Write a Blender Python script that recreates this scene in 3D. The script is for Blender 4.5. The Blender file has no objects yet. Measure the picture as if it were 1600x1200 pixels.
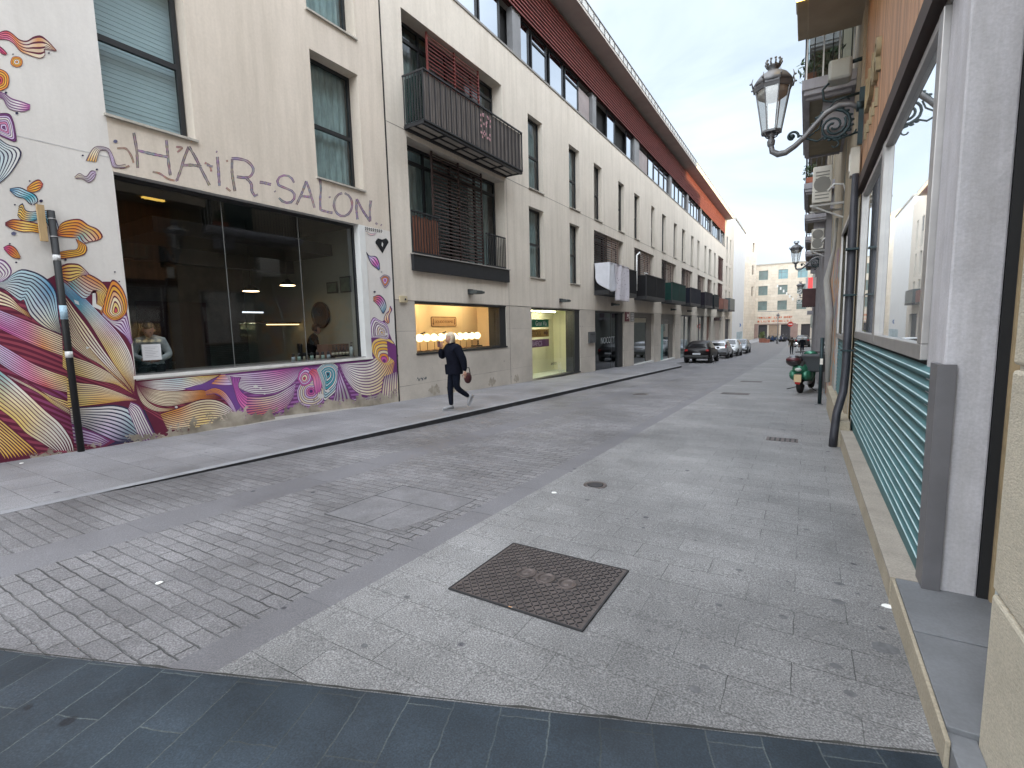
import bpy, bmesh, math, random
from mathutils import Vector, Matrix, noise
random.seed(7)
C = bpy.context.scene.collection
PI = math.pi
# ------------------------------------------------------------------ camera frame (eye at the origin, X across the street, Y along it)
F_PX = 761.14
YAW, PIT, ROL = map(math.radians, (31.13, 6.483, -1.4088))
def cam_axes():
    f0 = Vector((-math.sin(YAW), math.cos(YAW), 0)); r0 = Vector((math.cos(YAW), math.sin(YAW), 0)); u0 = Vector((0, 0, 1))
    f = f0*math.cos(PIT) - u0*math.sin(PIT); u = u0*math.cos(PIT) + f0*math.sin(PIT)
    r = r0*math.cos(ROL) + u*math.sin(ROL); u = u*math.cos(ROL) - r0*math.sin(ROL)
    return r.normalized(), u.normalized(), f.normalized()
RX, UX, FX = cam_axes()
def ray(x, y): return RX*((x-800)/F_PX) + UX*(-(y-600)/F_PX) + FX
def on_x(x, y, X): d = ray(x, y); t = X/d.x; return (d.y*t, d.z*t)     # painted art on the wall is measured on the wall's own plane
def G(y):                                                              # street level: it runs gently downhill
    if y < 60: return -1.6 - .03*y
    return -3.4 - .0015*(y-60)
# ------------------------------------------------------------------ materials
MATS = {}
def nt(name):
    m = bpy.data.materials.new(name); m.use_nodes = True; t = m.node_tree
    return m, t, t.nodes['Principled BSDF']
def N(t, kind, **kw):
    n = t.nodes.new(kind)
    for k, v in kw.items():
        if k in n.inputs.keys() if hasattr(n.inputs, 'keys') else False: n.inputs[k].default_value = v
        else: setattr(n, k, v)
    return n
def ramp(t, stops, src=None):
    r = t.nodes.new('ShaderNodeValToRGB'); e = r.color_ramp.elements
    while len(e) > 1: e.remove(e[-1])
    for i, (p, c) in enumerate(stops):
        q = e[0] if i == 0 else e.new(p)
        q.position = p; q.color = (*c, 1) if len(c) == 3 else c
    if src is not None: t.links.new(src, r.inputs[0])
    return r
def mat(name, col, rough=.7, var=.12, scale=3., fine=0., bump=0., bscale=40., metal=0., spec=.5, stain=None, stretch=(1,1,1), coat=0.):
    """plain paint, stone or metal with two scales of tone variation"""
    if name in MATS: return MATS[name]
    m, t, b = nt(name); L = t.links.new
    tc = t.nodes.new('ShaderNodeTexCoord'); mp = N(t, 'ShaderNodeMapping'); mp.inputs['Scale'].default_value = stretch
    L(tc.outputs['Object'], mp.inputs[0])
    n1 = N(t, 'ShaderNodeTexNoise'); n1.inputs['Scale'].default_value = scale; n1.inputs['Detail'].default_value = 6; n1.inputs['Roughness'].default_value = .6
    L(mp.outputs[0], n1.inputs[0])
    lo = tuple(c*(1-var) for c in col); hi = tuple(min(1, c*(1+var)) for c in col)
    r = ramp(t, [(.3, lo), (.7, hi)], n1.outputs[0]); out = r.outputs[0]
    if fine:
        n2 = N(t, 'ShaderNodeTexNoise'); n2.inputs['Scale'].default_value = scale*25; n2.inputs['Detail'].default_value = 3
        L(mp.outputs[0], n2.inputs[0])
        r2 = ramp(t, [(.35, (1-fine,)*3), (.65, (1+fine,)*3)], n2.outputs[0])
        mx = N(t, 'ShaderNodeMix', data_type='RGBA', blend_type='MULTIPLY'); mx.inputs[0].default_value = 1
        L(out, mx.inputs[6]); L(r2.outputs[0], mx.inputs[7]); out = mx.outputs[2]
    if stain:                                                     # (colour, strength): vertical run-off marks
        mp2 = N(t, 'ShaderNodeMapping'); mp2.inputs['Scale'].default_value = (2.2, 2.2, .18); L(tc.outputs['Object'], mp2.inputs[0])
        n3 = N(t, 'ShaderNodeTexNoise'); n3.inputs['Scale'].default_value = 1.6; n3.inputs['Detail'].default_value = 8; n3.inputs['Roughness'].default_value = .7
        L(mp2.outputs[0], n3.inputs[0]); r3 = ramp(t, [(.44, (0,)*3), (.72, (stain[1]*1.3,)*3)], n3.outputs[0])
        mx = N(t, 'ShaderNodeMix', data_type='RGBA'); L(r3.outputs[0], mx.inputs[0]); L(out, mx.inputs[6]); mx.inputs[7].default_value = (*stain[0], 1); out = mx.outputs[2]
    L(out, b.inputs['Base Color'])
    b.inputs['Roughness'].default_value = rough; b.inputs['Metallic'].default_value = metal; b.inputs['Specular IOR Level'].default_value = spec
    if coat: b.inputs['Coat Weight'].default_value = coat
    if bump:
        n4 = N(t, 'ShaderNodeTexNoise'); n4.inputs['Scale'].default_value = bscale; n4.inputs['Detail'].default_value = 5
        L(mp.outputs[0], n4.inputs[0]); bp = N(t, 'ShaderNodeBump'); bp.inputs['Strength'].default_value = bump; bp.inputs['Distance'].default_value = .01
        L(n4.outputs[0], bp.inputs['Height']); L(bp.outputs[0], b.inputs['Normal'])
    MATS[name] = m; return m
def emit(name, col, s):
    if name in MATS: return MATS[name]
    m, t, b = nt(name); b.inputs['Base Color'].default_value = (*col, 1); b.inputs['Emission Color'].default_value = (*col, 1); b.inputs['Emission Strength'].default_value = s
    MATS[name] = m; return m
def glass(name, tint=(.8, .86, .86), ior=1.5, rough=0., extra=0.):
    """a thin pane: sees through, mirrors more at a glancing angle"""
    if name in MATS: return MATS[name]
    m, t, b = nt(name); t.nodes.remove(b); L = t.links.new; o = t.nodes['Material Output']
    tr = N(t, 'ShaderNodeBsdfTransparent'); tr.inputs[0].default_value = (*tint, 1)
    gl = N(t, 'ShaderNodeBsdfGlossy'); gl.inputs['Roughness'].default_value = rough; gl.inputs[0].default_value = (.95, .97, 1, 1)
    fr = N(t, 'ShaderNodeLayerWeight'); fr.inputs[0].default_value = .5; r0 = ((ior-1)/(ior+1))**2*1.7        # same from either side of the pane
    pw = N(t, 'ShaderNodeMath', operation='POWER'); pw.inputs[1].default_value = 5; L(fr.outputs['Facing'], pw.inputs[0])
    ma = N(t, 'ShaderNodeMath', operation='MULTIPLY_ADD', use_clamp=True); ma.inputs[1].default_value = 1-r0; ma.inputs[2].default_value = extra+r0
    ms = N(t, 'ShaderNodeMixShader'); L(pw.outputs[0], ma.inputs[0]); L(ma.outputs[0], ms.inputs[0]); L(tr.outputs[0], ms.inputs[1]); L(gl.outputs[0], ms.inputs[2]); L(ms.outputs[0], o.inputs[0])
    MATS[name] = m; return m
def vcol(name, rough=.75, wear=None):
    """takes its colour from the painted strokes stored on the mesh; wear = plaster showing through low on the wall"""
    if name in MATS: return MATS[name]
    m, t, b = nt(name); L = t.links.new
    a = N(t, 'ShaderNodeAttribute', attribute_name='Col'); out = a.outputs['Color']
    tc = t.nodes.new('ShaderNodeTexCoord')
    n1 = N(t, 'ShaderNodeTexNoise'); n1.inputs['Scale'].default_value = 2.2; n1.inputs['Detail'].default_value = 5; L(tc.outputs['Object'], n1.inputs[0])
    r1 = ramp(t, [(.3, (.84,)*3), (.7, (1.08,)*3)], n1.outputs[0])
    mx = N(t, 'ShaderNodeMix', data_type='RGBA', blend_type='MULTIPLY'); mx.inputs[0].default_value = 1; L(out, mx.inputs[6]); L(r1.outputs[0], mx.inputs[7]); out = mx.outputs[2]
    if wear:
        sx = N(t, 'ShaderNodeSeparateXYZ'); L(tc.outputs['Object'], sx.inputs[0])
        m1 = N(t, 'ShaderNodeMath', operation='MULTIPLY_ADD'); m1.inputs[1].default_value = .0305; L(sx.outputs['Y'], m1.inputs[0]); L(sx.outputs['Z'], m1.inputs[2])   # z + .0305 y
        m2 = N(t, 'ShaderNodeMath', operation='ADD'); m2.inputs[1].default_value = 1.62; L(m1.outputs[0], m2.inputs[0])                                              # height above the pavement
        mr = N(t, 'ShaderNodeMapRange'); mr.inputs[1].default_value = 0; mr.inputs[2].default_value = .55; mr.inputs[3].default_value = .36; mr.inputs[4].default_value = -.12; L(m2.outputs[0], mr.inputs[0])
        n2 = N(t, 'ShaderNodeTexNoise'); n2.inputs['Scale'].default_value = 5.5; n2.inputs['Detail'].default_value = 9; n2.inputs['Roughness'].default_value = .72; L(tc.outputs['Object'], n2.inputs[0])
        yr = N(t, 'ShaderNodeMapRange'); yr.inputs[1].default_value = 3.3; yr.inputs[2].default_value = 4.6; yr.inputs[3].default_value = -.2; yr.inputs[4].default_value = 0.04; L(sx.outputs['Y'], yr.inputs[0])
        m3 = N(t, 'ShaderNodeMath', operation='ADD'); L(n2.outputs[0], m3.inputs[0]); L(mr.outputs[0], m3.inputs[1])
        m4 = N(t, 'ShaderNodeMath', operation='ADD'); L(m3.outputs[0], m4.inputs[0]); L(yr.outputs[0], m4.inputs[1])
        rr = ramp(t, [(.66, (0,)*3), (.68, (1,)*3)], m4.outputs[0])
        mx2 = N(t, 'ShaderNodeMix', data_type='RGBA'); L(rr.outputs[0], mx2.inputs[0]); L(out, mx2.inputs[6])
        rc = ramp(t, [(.35, (.22, .19, .15)), (.6, (.5, .44, .36))], n1.outputs[0]); L(rc.outputs[0], mx2.inputs[7]); out = mx2.outputs[2]
    L(out, b.inputs['Base Color']); b.inputs['Roughness'].default_value = rough; b.inputs['Specular IOR Level'].default_value = .3
    MATS[name] = m; return m
# ------------------------------------------------------------------ mesh building
class MB:
    def __init__(s): s.v = []; s.f = []; s.mi = []; s.col = []; s.m = 0; s.smooth = []; s.sm = False
    def vert(s, p): s.v.append(tuple(p)); return len(s.v)-1
    def face(s, ids): s.f.append(tuple(ids)); s.mi.append(s.m); s.smooth.append(s.sm)
    def poly(s, pts): i = [s.vert(p) for p in pts]; s.face(i); return i
    def box(s, x0, x1, y0, y1, z0, z1):
        x0, x1 = sorted((x0, x1)); y0, y1 = sorted((y0, y1)); z0, z1 = sorted((z0, z1))
        b = len(s.v); s.v += [(x0,y0,z0),(x1,y0,z0),(x1,y1,z0),(x0,y1,z0),(x0,y0,z1),(x1,y0,z1),(x1,y1,z1),(x0,y1,z1)]
        for f in ((0,3,2,1),(4,5,6,7),(0,1,5,4),(1,2,6,5),(2,3,7,6),(3,0,4,7)): s.face([b+i for i in f])
        return s
    def bar(s, a, b, w, h=None, up=(0,0,1)):
        a = Vector(a); b = Vector(b); h = h or w; d = (b-a).normalized(); u = Vector(up)
        if abs(d.dot(u)) > .95: u = Vector((1,0,0))
        r = d.cross(u).normalized()*w/2; u = r.cross(d).normalized()*h/2
        i = [s.vert(p) for p in (a-r-u, a+r-u, a+r+u, a-r+u, b-r-u, b+r-u, b+r+u, b-r+u)]
        for f in ((0,1,2,3),(7,6,5,4),(0,4,5,1),(1,5,6,2),(2,6,7,3),(3,7,4,0)): s.face([i[k] for k in f])
        return s
    def tube(s, pts, r, n=8, cap=True):
        pts = [Vector(p) for p in pts]; rs = r if isinstance(r, (list, tuple)) else [r]*len(pts)
        rings = []; pu = None
        for k, p in enumerate(pts):
            d = (pts[min(k+1, len(pts)-1)] - pts[max(k-1, 0)]).normalized()
            if pu is None: pu = d.orthogonal().normalized()
            u = (pu - d*pu.dot(d)).normalized(); pu = u; w = d.cross(u)
            rings.append([s.vert(p + (u*math.cos(2*PI*j/n) + w*math.sin(2*PI*j/n))*rs[k]) for j in range(n)])
        o = s.sm; s.sm = True
        for a, b in zip(rings, rings[1:]):
            for j in range(n): s.face((a[j], a[(j+1)%n], b[(j+1)%n], b[j]))
        s.sm = o
        if cap: s.face(rings[0][::-1]); s.face(rings[-1])
        return s
    def lathe(s, prof, c=(0,0,0), n=16, axis='z', a0=0):
        rings = []
        for r, h in prof:
            ring = []
            for j in range(n):
                a = 2*PI*j/n + a0; p = (r*math.cos(a), r*math.sin(a), h)
                if axis == 'x': p = (p[2], p[0], p[1])
                if axis == 'y': p = (p[0], p[2], p[1])
                ring.append(s.vert((c[0]+p[0], c[1]+p[1], c[2]+p[2])))
            rings.append(ring)
        o = s.sm; s.sm = n > 8
        for a, b in zip(rings, rings[1:]):
            for j in range(n): s.face((a[j], a[(j+1)%n], b[(j+1)%n], b[j]))
        s.sm = o
        s.face(rings[0][::-1]); s.face(rings[-1]); return s
    def ball(s, c, r, n=12, m=8):
        if not isinstance(r, (tuple, list)): r = (r, r, r)
        rings = []
        for i in range(1, m):
            a = PI*i/m; rings.append([s.vert((c[0]+r[0]*math.sin(a)*math.cos(2*PI*j/n), c[1]+r[1]*math.sin(a)*math.sin(2*PI*j/n), c[2]+r[2]*math.cos(a))) for j in range(n)])
        t = s.vert((c[0], c[1], c[2]+r[2])); b = s.vert((c[0], c[1], c[2]-r[2])); o = s.sm; s.sm = True
        for j in range(n): s.face((t, rings[0][j], rings[0][(j+1)%n])); s.face((b, rings[-1][(j+1)%n], rings[-1][j]))
        for p, q in zip(rings, rings[1:]):
            for j in range(n): s.face((p[j], q[j], q[(j+1)%n], p[(j+1)%n]))
        s.sm = o; return s
    def prism(s, poly, a, b, axis='x'):
        """extrude a 2-D outline between a and b along an axis"""
        def P(u, v, w): return {'x': (w, u, v), 'y': (u, w, v), 'z': (u, v, w)}[axis]
        i = [s.vert(P(u, v, a)) for u, v in poly]; j = [s.vert(P(u, v, b)) for u, v in poly]; n = len(poly)
        s.face(i[::-1]); s.face(j)
        for k in range(n): s.face((i[k], i[(k+1)%n], j[(k+1)%n], j[k]))
        return s
    def obj(s, name, mats, parent=None, bevel=0, fix=True):
        me = bpy.data.meshes.new(name); me.from_pydata(s.v, [], s.f)
        if not isinstance(mats, (list, tuple)): mats = [mats]
        for m in mats: me.materials.append(m)
        me.polygons.foreach_set('material_index', [min(i, len(mats)-1) for i in s.mi]); me.polygons.foreach_set('use_smooth', s.smooth)
        if s.col:
            at = me.attributes.new('Col', 'FLOAT_COLOR', 'POINT'); at.data.foreach_set('color', [c for q in s.col for c in (*q, 1)])
        if fix and not s.col:
            bm = bmesh.new(); bm.from_mesh(me); bmesh.ops.recalc_face_normals(bm, faces=bm.faces); bm.to_mesh(me); bm.free()
        me.update(); o = bpy.data.objects.new(name, me); C.objects.link(o)
        if parent: o.parent = parent
        if bevel:
            b = o.modifiers.new('b', 'BEVEL'); b.width = bevel; b.segments = 2; b.limit_method = 'ANGLE'
        return o
def tag(o, label=None, cat=None, group=None, kind=None):
    if label: o['label'] = label
    if cat: o['category'] = cat
    if group: o['group'] = group
    if kind: o['kind'] = kind
    return o
def thing(name, label, cat, loc=(0,0,0), rz=0, group=None):
    o = bpy.data.objects.new(name, None); C.objects.link(o); o.location = loc; o.rotation_euler.z = rz
    return tag(o, label, cat, group)
def dup(o, loc=None, rz=None, label=None, parent=None):
    c = o.copy(); C.objects.link(c)
    if parent is not None: c.parent = parent
    if loc is not None: c.location = loc
    if rz is not None: c.rotation_euler.z = rz
    if label: c['label'] = label
    for ch in [k for k in list(o.children)]: dup(ch, parent=c)
    return c
def text_mesh(name, body, m, parent, size, origin, ux, uy, ext=.004, align='LEFT'):
    """raised lettering: ux / uy are the writing and the up directions"""
    cu = bpy.data.curves.new(name, 'FONT'); cu.body = body; cu.size = size; cu.extrude = ext; cu.align_x = align
    t = bpy.data.objects.new('tmp_text', cu); C.objects.link(t); dg = bpy.context.evaluated_depsgraph_get(); dg.update()
    me = bpy.data.meshes.new_from_object(t.evaluated_get(dg)); bpy.data.objects.remove(t)
    ux = Vector(ux); uy = Vector(uy); uz = ux.cross(uy); M = Matrix((ux, uy, uz)).transposed().to_4x4(); M.translation = Vector(origin)
    me.transform(M); me.materials.clear(); me.materials.append(m); me.name = name
    o = bpy.data.objects.new(name, me); C.objects.link(o)
    if parent: o.parent = parent
    return o
def spline(pts, m):
    """m points along a Catmull-Rom curve through pts"""
    P = [Vector(p) for p in pts]
    if len(P) == 2: return [P[0].lerp(P[1], i/(m-1)) for i in range(m)]
    L = [0]
    for a, b in zip(P, P[1:]): L.append(L[-1] + max(1e-6, (b-a).length))
    out = []
    for i in range(m):
        d = L[-1]*i/(m-1); k = 0
        while k < len(P)-2 and L[k+1] < d: k += 1
        t = (d-L[k])/(L[k+1]-L[k]); p0 = P[k-1] if k else P[0]*2-P[1]; p1 = P[k]; p2 = P[k+1]; p3 = P[k+2] if k+2 < len(P) else P[-1]*2-P[-2]
        out.append(.5*((2*p1) + (p2-p0)*t + (2*p0-5*p1+4*p2-p3)*t*t + (3*p1-p0-3*p2+p3)*t**3))
    return out
def skin_body(name, joints, edges, mats, paint, parent=None, sub=2, root=0):
    """one continuous figure grown round a skeleton: joints = [(xyz, rx, ry)]"""
    me = bpy.data.meshes.new(name); me.from_pydata([j[0] for j in joints], edges, []); o = bpy.data.objects.new('tmp_skin', me); C.objects.link(o)
    sk = o.modifiers.new('s', 'SKIN'); sk.use_smooth_shade = True
    for i, j in enumerate(joints):
        v = me.skin_vertices[0].data[i]; v.radius = (j[1], j[2] if len(j) > 2 else j[1]); v.use_root = (i == root)
    sb = o.modifiers.new('d', 'SUBSURF'); sb.levels = sub; sb.render_levels = sub
    dg = bpy.context.evaluated_depsgraph_get(); dg.update(); r = bpy.data.meshes.new_from_object(o.evaluated_get(dg)); bpy.data.objects.remove(o)
    r.name = name; r.materials.clear()
    for m in mats: r.materials.append(m)
    for p in r.polygons: p.material_index = paint(p.center); p.use_smooth = True
    q = bpy.data.objects.new(name, r); C.objects.link(q)
    if parent: q.parent = parent
    return q
def pavers(name, c1, c2, joint, w, row, mortar=.012, rough=.6, speck=.25, sscale=170, rot=0., bump=.35, offset=.5, blotch=.2, distort=.02, jsoft=.1):
    m, t, b = nt(name); L = t.links.new
    tc = t.nodes.new('ShaderNodeTexCoord'); mp = N(t, 'ShaderNodeMapping'); mp.inputs['Rotation'].default_value = (0, 0, rot); L(tc.outputs['Object'], mp.inputs[0])
    nd = N(t, 'ShaderNodeTexNoise'); nd.inputs['Scale'].default_value = 11; nd.inputs['Detail'].default_value = 5; L(mp.outputs[0], nd.inputs[0])
    va = N(t, 'ShaderNodeVectorMath', operation='SUBTRACT'); L(nd.outputs[1], va.inputs[0]); va.inputs[1].default_value = (.5,.5,.5)
    vm = N(t, 'ShaderNodeVectorMath', operation='SCALE'); L(va.outputs[0], vm.inputs[0]); vm.inputs['Scale'].default_value = distort*4
    vb = N(t, 'ShaderNodeVectorMath', operation='ADD'); L(mp.outputs[0], vb.inputs[0]); L(vm.outputs[0], vb.inputs[1])
    br = N(t, 'ShaderNodeTexBrick', offset=offset); L(vb.outputs[0], br.inputs[0]); br.inputs['Scale'].default_value = 1; br.inputs['Brick Width'].default_value = w; br.inputs['Row Height'].default_value = row
    br.inputs['Mortar Size'].default_value = mortar; br.inputs['Mortar Smooth'].default_value = jsoft
    br.inputs['Color1'].default_value = (*c1, 1); br.inputs['Color2'].default_value = (*c2, 1); br.inputs['Mortar'].default_value = (*joint, 1)
    n1 = N(t, 'ShaderNodeTexNoise'); n1.inputs['Scale'].default_value = sscale; n1.inputs['Detail'].default_value = 2; L(tc.outputs['Object'], n1.inputs[0])
    r1 = ramp(t, [(.3, (1-speck,)*3), (.5, (1,)*3), (.72, (1+speck*1.6,)*3)], n1.outputs[0])
    n2 = N(t, 'ShaderNodeTexNoise'); n2.inputs['Scale'].default_value = .55; n2.inputs['Detail'].default_value = 8; n2.inputs['Roughness'].default_value = .68; L(tc.outputs['Object'], n2.inputs[0])
    r2 = ramp(t, [(.32, (1-blotch,)*3), (.68, (1+blotch*.6,)*3)], n2.outputs[0])
    n5 = N(t, 'ShaderNodeTexVoronoi'); n5.inputs['Scale'].default_value = 3.3; n5.inputs['Randomness'].default_value = 1; L(vb.outputs[0], n5.inputs[0])   # trodden gum spots
    sp = N(t, 'ShaderNodeSeparateXYZ'); L(n5.outputs['Color'], sp.inputs[0]); m5 = N(t, 'ShaderNodeMath', operation='MULTIPLY_ADD'); m5.inputs[1].default_value = .16; L(sp.outputs[0], m5.inputs[0]); L(n5.outputs[0], m5.inputs[2])
    r5 = ramp(t, [(.085, (.36,.36,.41)), (.115, (1,)*3)], m5.outputs[0])
    n7 = N(t, 'ShaderNodeTexNoise'); n7.inputs['Scale'].default_value = 1.3; n7.inputs['Detail'].default_value = 6; L(tc.outputs['Object'], n7.inputs[0])
    r7 = ramp(t, [(.38, tuple(c*.42 for c in joint)), (.5, joint), (.62, tuple(a*.5+b_*.42 for a, b_ in zip(joint, c1)))], n7.outputs[0]); L(r7.outputs[0], br.inputs['Mortar'])   # some joints are open and dark, others filled
    cur = br.outputs[0]
    for src in (r1, r2, r5):
        mx = N(t, 'ShaderNodeMix', data_type='RGBA', blend_type='MULTIPLY'); mx.inputs[0].default_value = 1; L(cur, mx.inputs[6]); L(src.outputs[0], mx.inputs[7]); cur = mx.outputs[2]
    L(cur, b.inputs['Base Color'])
    rr = ramp(t, [(.3, (rough-.12,)*3), (.7, (rough+.15,)*3)], n2.outputs[0]); L(rr.outputs[0], b.inputs['Roughness'])
    iv = N(t, 'ShaderNodeMath', operation='MULTIPLY'); iv.inputs[1].default_value = -1; L(br.outputs[1], iv.inputs[0])
    n6 = N(t, 'ShaderNodeTexNoise'); n6.inputs['Scale'].default_value = 28; n6.inputs['Detail'].default_value = 6; L(tc.outputs['Object'], n6.inputs[0])
    ad = N(t, 'ShaderNodeMath', operation='MULTIPLY_ADD'); ad.inputs[1].default_value = .45; L(n6.outputs[0], ad.inputs[0]); L(iv.outputs[0], ad.inputs[2])
    bp = N(t, 'ShaderNodeBump'); bp.inputs['Strength'].default_value = bump; bp.inputs['Distance'].default_value = .006; L(ad.outputs[0], bp.inputs['Height']); L(bp.outputs[0], b.inputs['Normal'])
    b.inputs['Specular IOR Level'].default_value = .4
    MATS[name] = m; return m
SLAB = pavers('granite slabs', (.192,.189,.190), (.222,.218,.219), (.13,.13,.13), .52, .262, .0026, .62, .5, 120, blotch=.42, distort=.003, bump=.3)
SETT = pavers('granite setts', (.158,.153,.160), (.198,.192,.199), (.13,.128,.132), .26, .108, .007, .6, .42, 110, blotch=.42, distort=.006, bump=1.0, offset=.5, jsoft=.6)
BAND = pavers('smooth granite band', (.148,.144,.154), (.162,.158,.169), (.13,.13,.14), 4., .9, .004, .6, .2, 130, blotch=.3, distort=.004, bump=.2)
WALK = pavers('pale pavement slabs', (.205,.20,.21), (.235,.23,.24), (.155,.153,.158), .6, .4, .005, .6, .3, 110, blotch=.36, distort=.004, bump=.2)
SLATE = pavers('dark slate slabs', (.022,.034,.047), (.036,.050,.066), (.10,.12,.125), .62, .21, .003, .42, .3, 130, rot=math.radians(-111), blotch=.75, distort=.006, bump=.4)
EARTH = mat('far asphalt', (.2,.2,.21), .85, .15, .4)
def kerb_x(y): return -6.5 if y < 31 else (-7.6 if y > 34.5 else -6.5-1.1*(y-31)/3.5)
def kerb_h(y): return 0. if y < 2.4 else min(.10, .015+.085*(y-2.4)/6) if y < 31 else max(.02, .10-.08*(y-31)/3.5)
YS = [-12,-9,-6,-4,-2,-1,0,.5,1,1.5,2,2.4,2.7,3,4,5,6,7,8.5,10,12,14,17,20,24,28,31,32,33,34.5,38,42,50,60,75,90,110,130,180]
def road_z(x, y):
    k = kerb_x(y)
    if x >= -2.4 or x < k: return G(y)
    return G(y) - kerb_h(y)*(x+2.4)/(k+2.4)
def sheet(name, xs, zf, m, ys=YS, dz=0.):
    b = MB(); rows = []
    for y in ys: rows.append([b.vert((x, y, zf(x, y)+dz)) for x in (xs(y) if callable(xs) else xs)])
    for p, q in zip(rows, rows[1:]):
        for i in range(len(p)-1): b.face((p[i], p[i+1], q[i+1], q[i]))
    return tag(b.obj(name, m), kind='structure')
sheet('ground', [-400,-60,-9,.4,60,400], lambda x, y: G(min(y, 130))-.16, EARTH, [-60,-12,0,10,30,60,130,200,900])
sheet('pavement', lambda y: [-9.7, -8, kerb_x(y)-.13], lambda x, y: G(y), WALK)
# the left kerb: a pale stone edge whose dark face shows over the gutter
b = MB()
for y0, y1 in zip(YS, YS[1:]):
    for x0, x1, o0, o1 in ((-.13, 0., 0, 0),):
        b.poly([(kerb_x(y0)+x0, y0, G(y0)+.003), (kerb_x(y0)+x1, y0, G(y0)+.003), (kerb_x(y1)+x1, y1, G(y1)+.003), (kerb_x(y1)+x0, y1, G(y1)+.003)])
tag(b.obj('kerb', mat('kerb stone top', (.25,.25,.265), .7, .15, 4, .1)), kind='structure')
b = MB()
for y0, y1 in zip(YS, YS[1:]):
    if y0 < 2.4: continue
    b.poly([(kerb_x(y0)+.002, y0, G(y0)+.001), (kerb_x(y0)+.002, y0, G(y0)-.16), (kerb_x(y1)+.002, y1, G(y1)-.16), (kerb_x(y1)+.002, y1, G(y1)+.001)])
tag(b.obj('kerb_face', mat('dark kerb face', (.03,.03,.034), .85, .3, 4)), kind='structure')
sheet('road', lambda y: [kerb_x(y)+.0, -5.19], road_z, SETT)
sheet('road', [-4.7,-3.5,-2.67], road_z, SETT)
sheet('road_band', [-5.19,-4.7], road_z, BAND)
sheet('road_band', [-2.67,-2.42], road_z, BAND)
sheet('footpath', [-2.42,-1,0,.8], road_z, SLAB)
# the dark slate crossing strip in front
b = MB(); d = Vector((4.11, 1.647)).normalized(); nrm = Vector((d.y, -d.x)); p0 = Vector((-3.552, .636))
pts = []
for u in (-9, 4.34):
    for v in (0, 2.4): q = p0 + d*u + nrm*v; pts.append(q)
def zz(q): return road_z(q.x, q.y)+.013
ids = []; nu = 40; rows = []
for v in (0, .8, 1.6, 2.4):
    rows.append([b.vert((*(p0+d*(-9+13.45*i/nu)+nrm*v), zz(p0+d*(-9+13.45*i/nu)+nrm*v))) for i in range(nu+1)])
for p, q in zip(rows, rows[1:]):
    for i in range(nu): b.face((p[i], q[i], q[i+1], p[i+1]))
tag(b.obj('crossing_strip', SLATE), kind='structure')
b = MB(); random.seed(17); prev = None
for i in range(140):                                               # ragged dirty joint along the slate edge
    q = p0+d*(-9+13.4*i/139)+nrm*(.004*random.random()-.004); w_ = .006+.012*random.random()**2; a_ = b.vert((q.x, q.y, zz(q)+.003)); q2 = q-nrm*w_; c_ = b.vert((q2.x, q2.y, zz(q2)+.003))
    if prev: b.face((prev[0], a_, c_, prev[1]))
    prev = (a_, c_)
tag(b.obj('pavement_joint', mat('dirty joint', (.035,.035,.033), .95, .6, 9)), kind='structure')
def on_g(x, y):
    d = ray(x, y); t = 1.6/-d.z
    for _ in range(40): p = d*t; t = t*road_z(p.x, p.y)/p.z if p.z else t
    return d*t
# --- covers let into the ground
RUST = mat('worn cast iron', (.105,.085,.08), .55, .3, 9, .2, .3, 60, metal=.35)
IRON = mat('dark iron', (.035,.034,.036), .6, .25, 12, metal=.3)
mh = thing('manhole_cover', 'large rusty rectangular chequer plate cover with three round caps in the granite slabs', 'manhole cover', (-1.46, 2.74, road_z(-1.46, 2.74)+.003)); mh.rotation_euler.x = -.03; mh.scale = (1.05, 1.10, 1)
b = MB(); b.box(-.435,.435,-.365,.365,-.02,.006); b.obj('plate', RUST, mh)
b = MB()
for i in range(27):
    for j in range(23):
        x = -.405+.031*i; y = -.345+.0314*j; s = 1 if (i+j) % 2 else -1
        if min(math.hypot(x-cx, y-cy) for cx, cy in ((-.12,.02),(.02,.02),(.17,.02))) < .07: continue
        b.bar((x-.010, y-.010*s, .0075), (x+.010, y+.010*s, .0075), .007, .005)
b.obj('tread', IRON, mh)
for cx in (-.12,.02,.17):
    b = MB(); b.lathe([(.062,.004),(.062,.011),(.05,.011),(.05,.008),(.02,.008),(.018,.011),(.001,.011)], (cx,.02,0), 24); b.obj('cap', RUST, mh)
b = MB()
for a in ((-.445,-.435,-.375,.375),(.435,.445,-.375,.375),(-.435,.435,-.375,-.365),(-.435,.435,.365,.375)): b.box(a[0],a[1],a[2],a[3],-.02,.008)
b.obj('rim', IRON, mh)
hc = thing('inspection_hatch', 'stone filled square inspection hatch with thin dark rim in the setts of the roadway', 'inspection hatch', (-3.32, 3.38, road_z(-3.32, 3.38)+.001)); hc.scale = (1, 1.1, .6); hc.rotation_euler.x = -.03
b = MB(); b.box(-.5,.5,-.47,.47,-.02,.004); b.obj('stone_lid', mat('hatch stone', (.165,.160,.168), .7, .25, 3, .15, .3, 30), hc)
b = MB()
for a in ((-.507,-.5,-.477,.477),(.5,.507,-.477,.477),(-.5,.5,-.477,-.47),(-.5,.5,.47,.477)): b.box(a[0],a[1],a[2],a[3],-.02,.007)
b.bar((-.5,.1,.005),(.5,.1,.005),.006,.004); b.bar((.02,-.47,.005),(.02,.1,.005),.005,.003); b.obj('rim', mat('dirty hatch gap', (.075,.072,.075), .9, .6, 6), hc)
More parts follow.
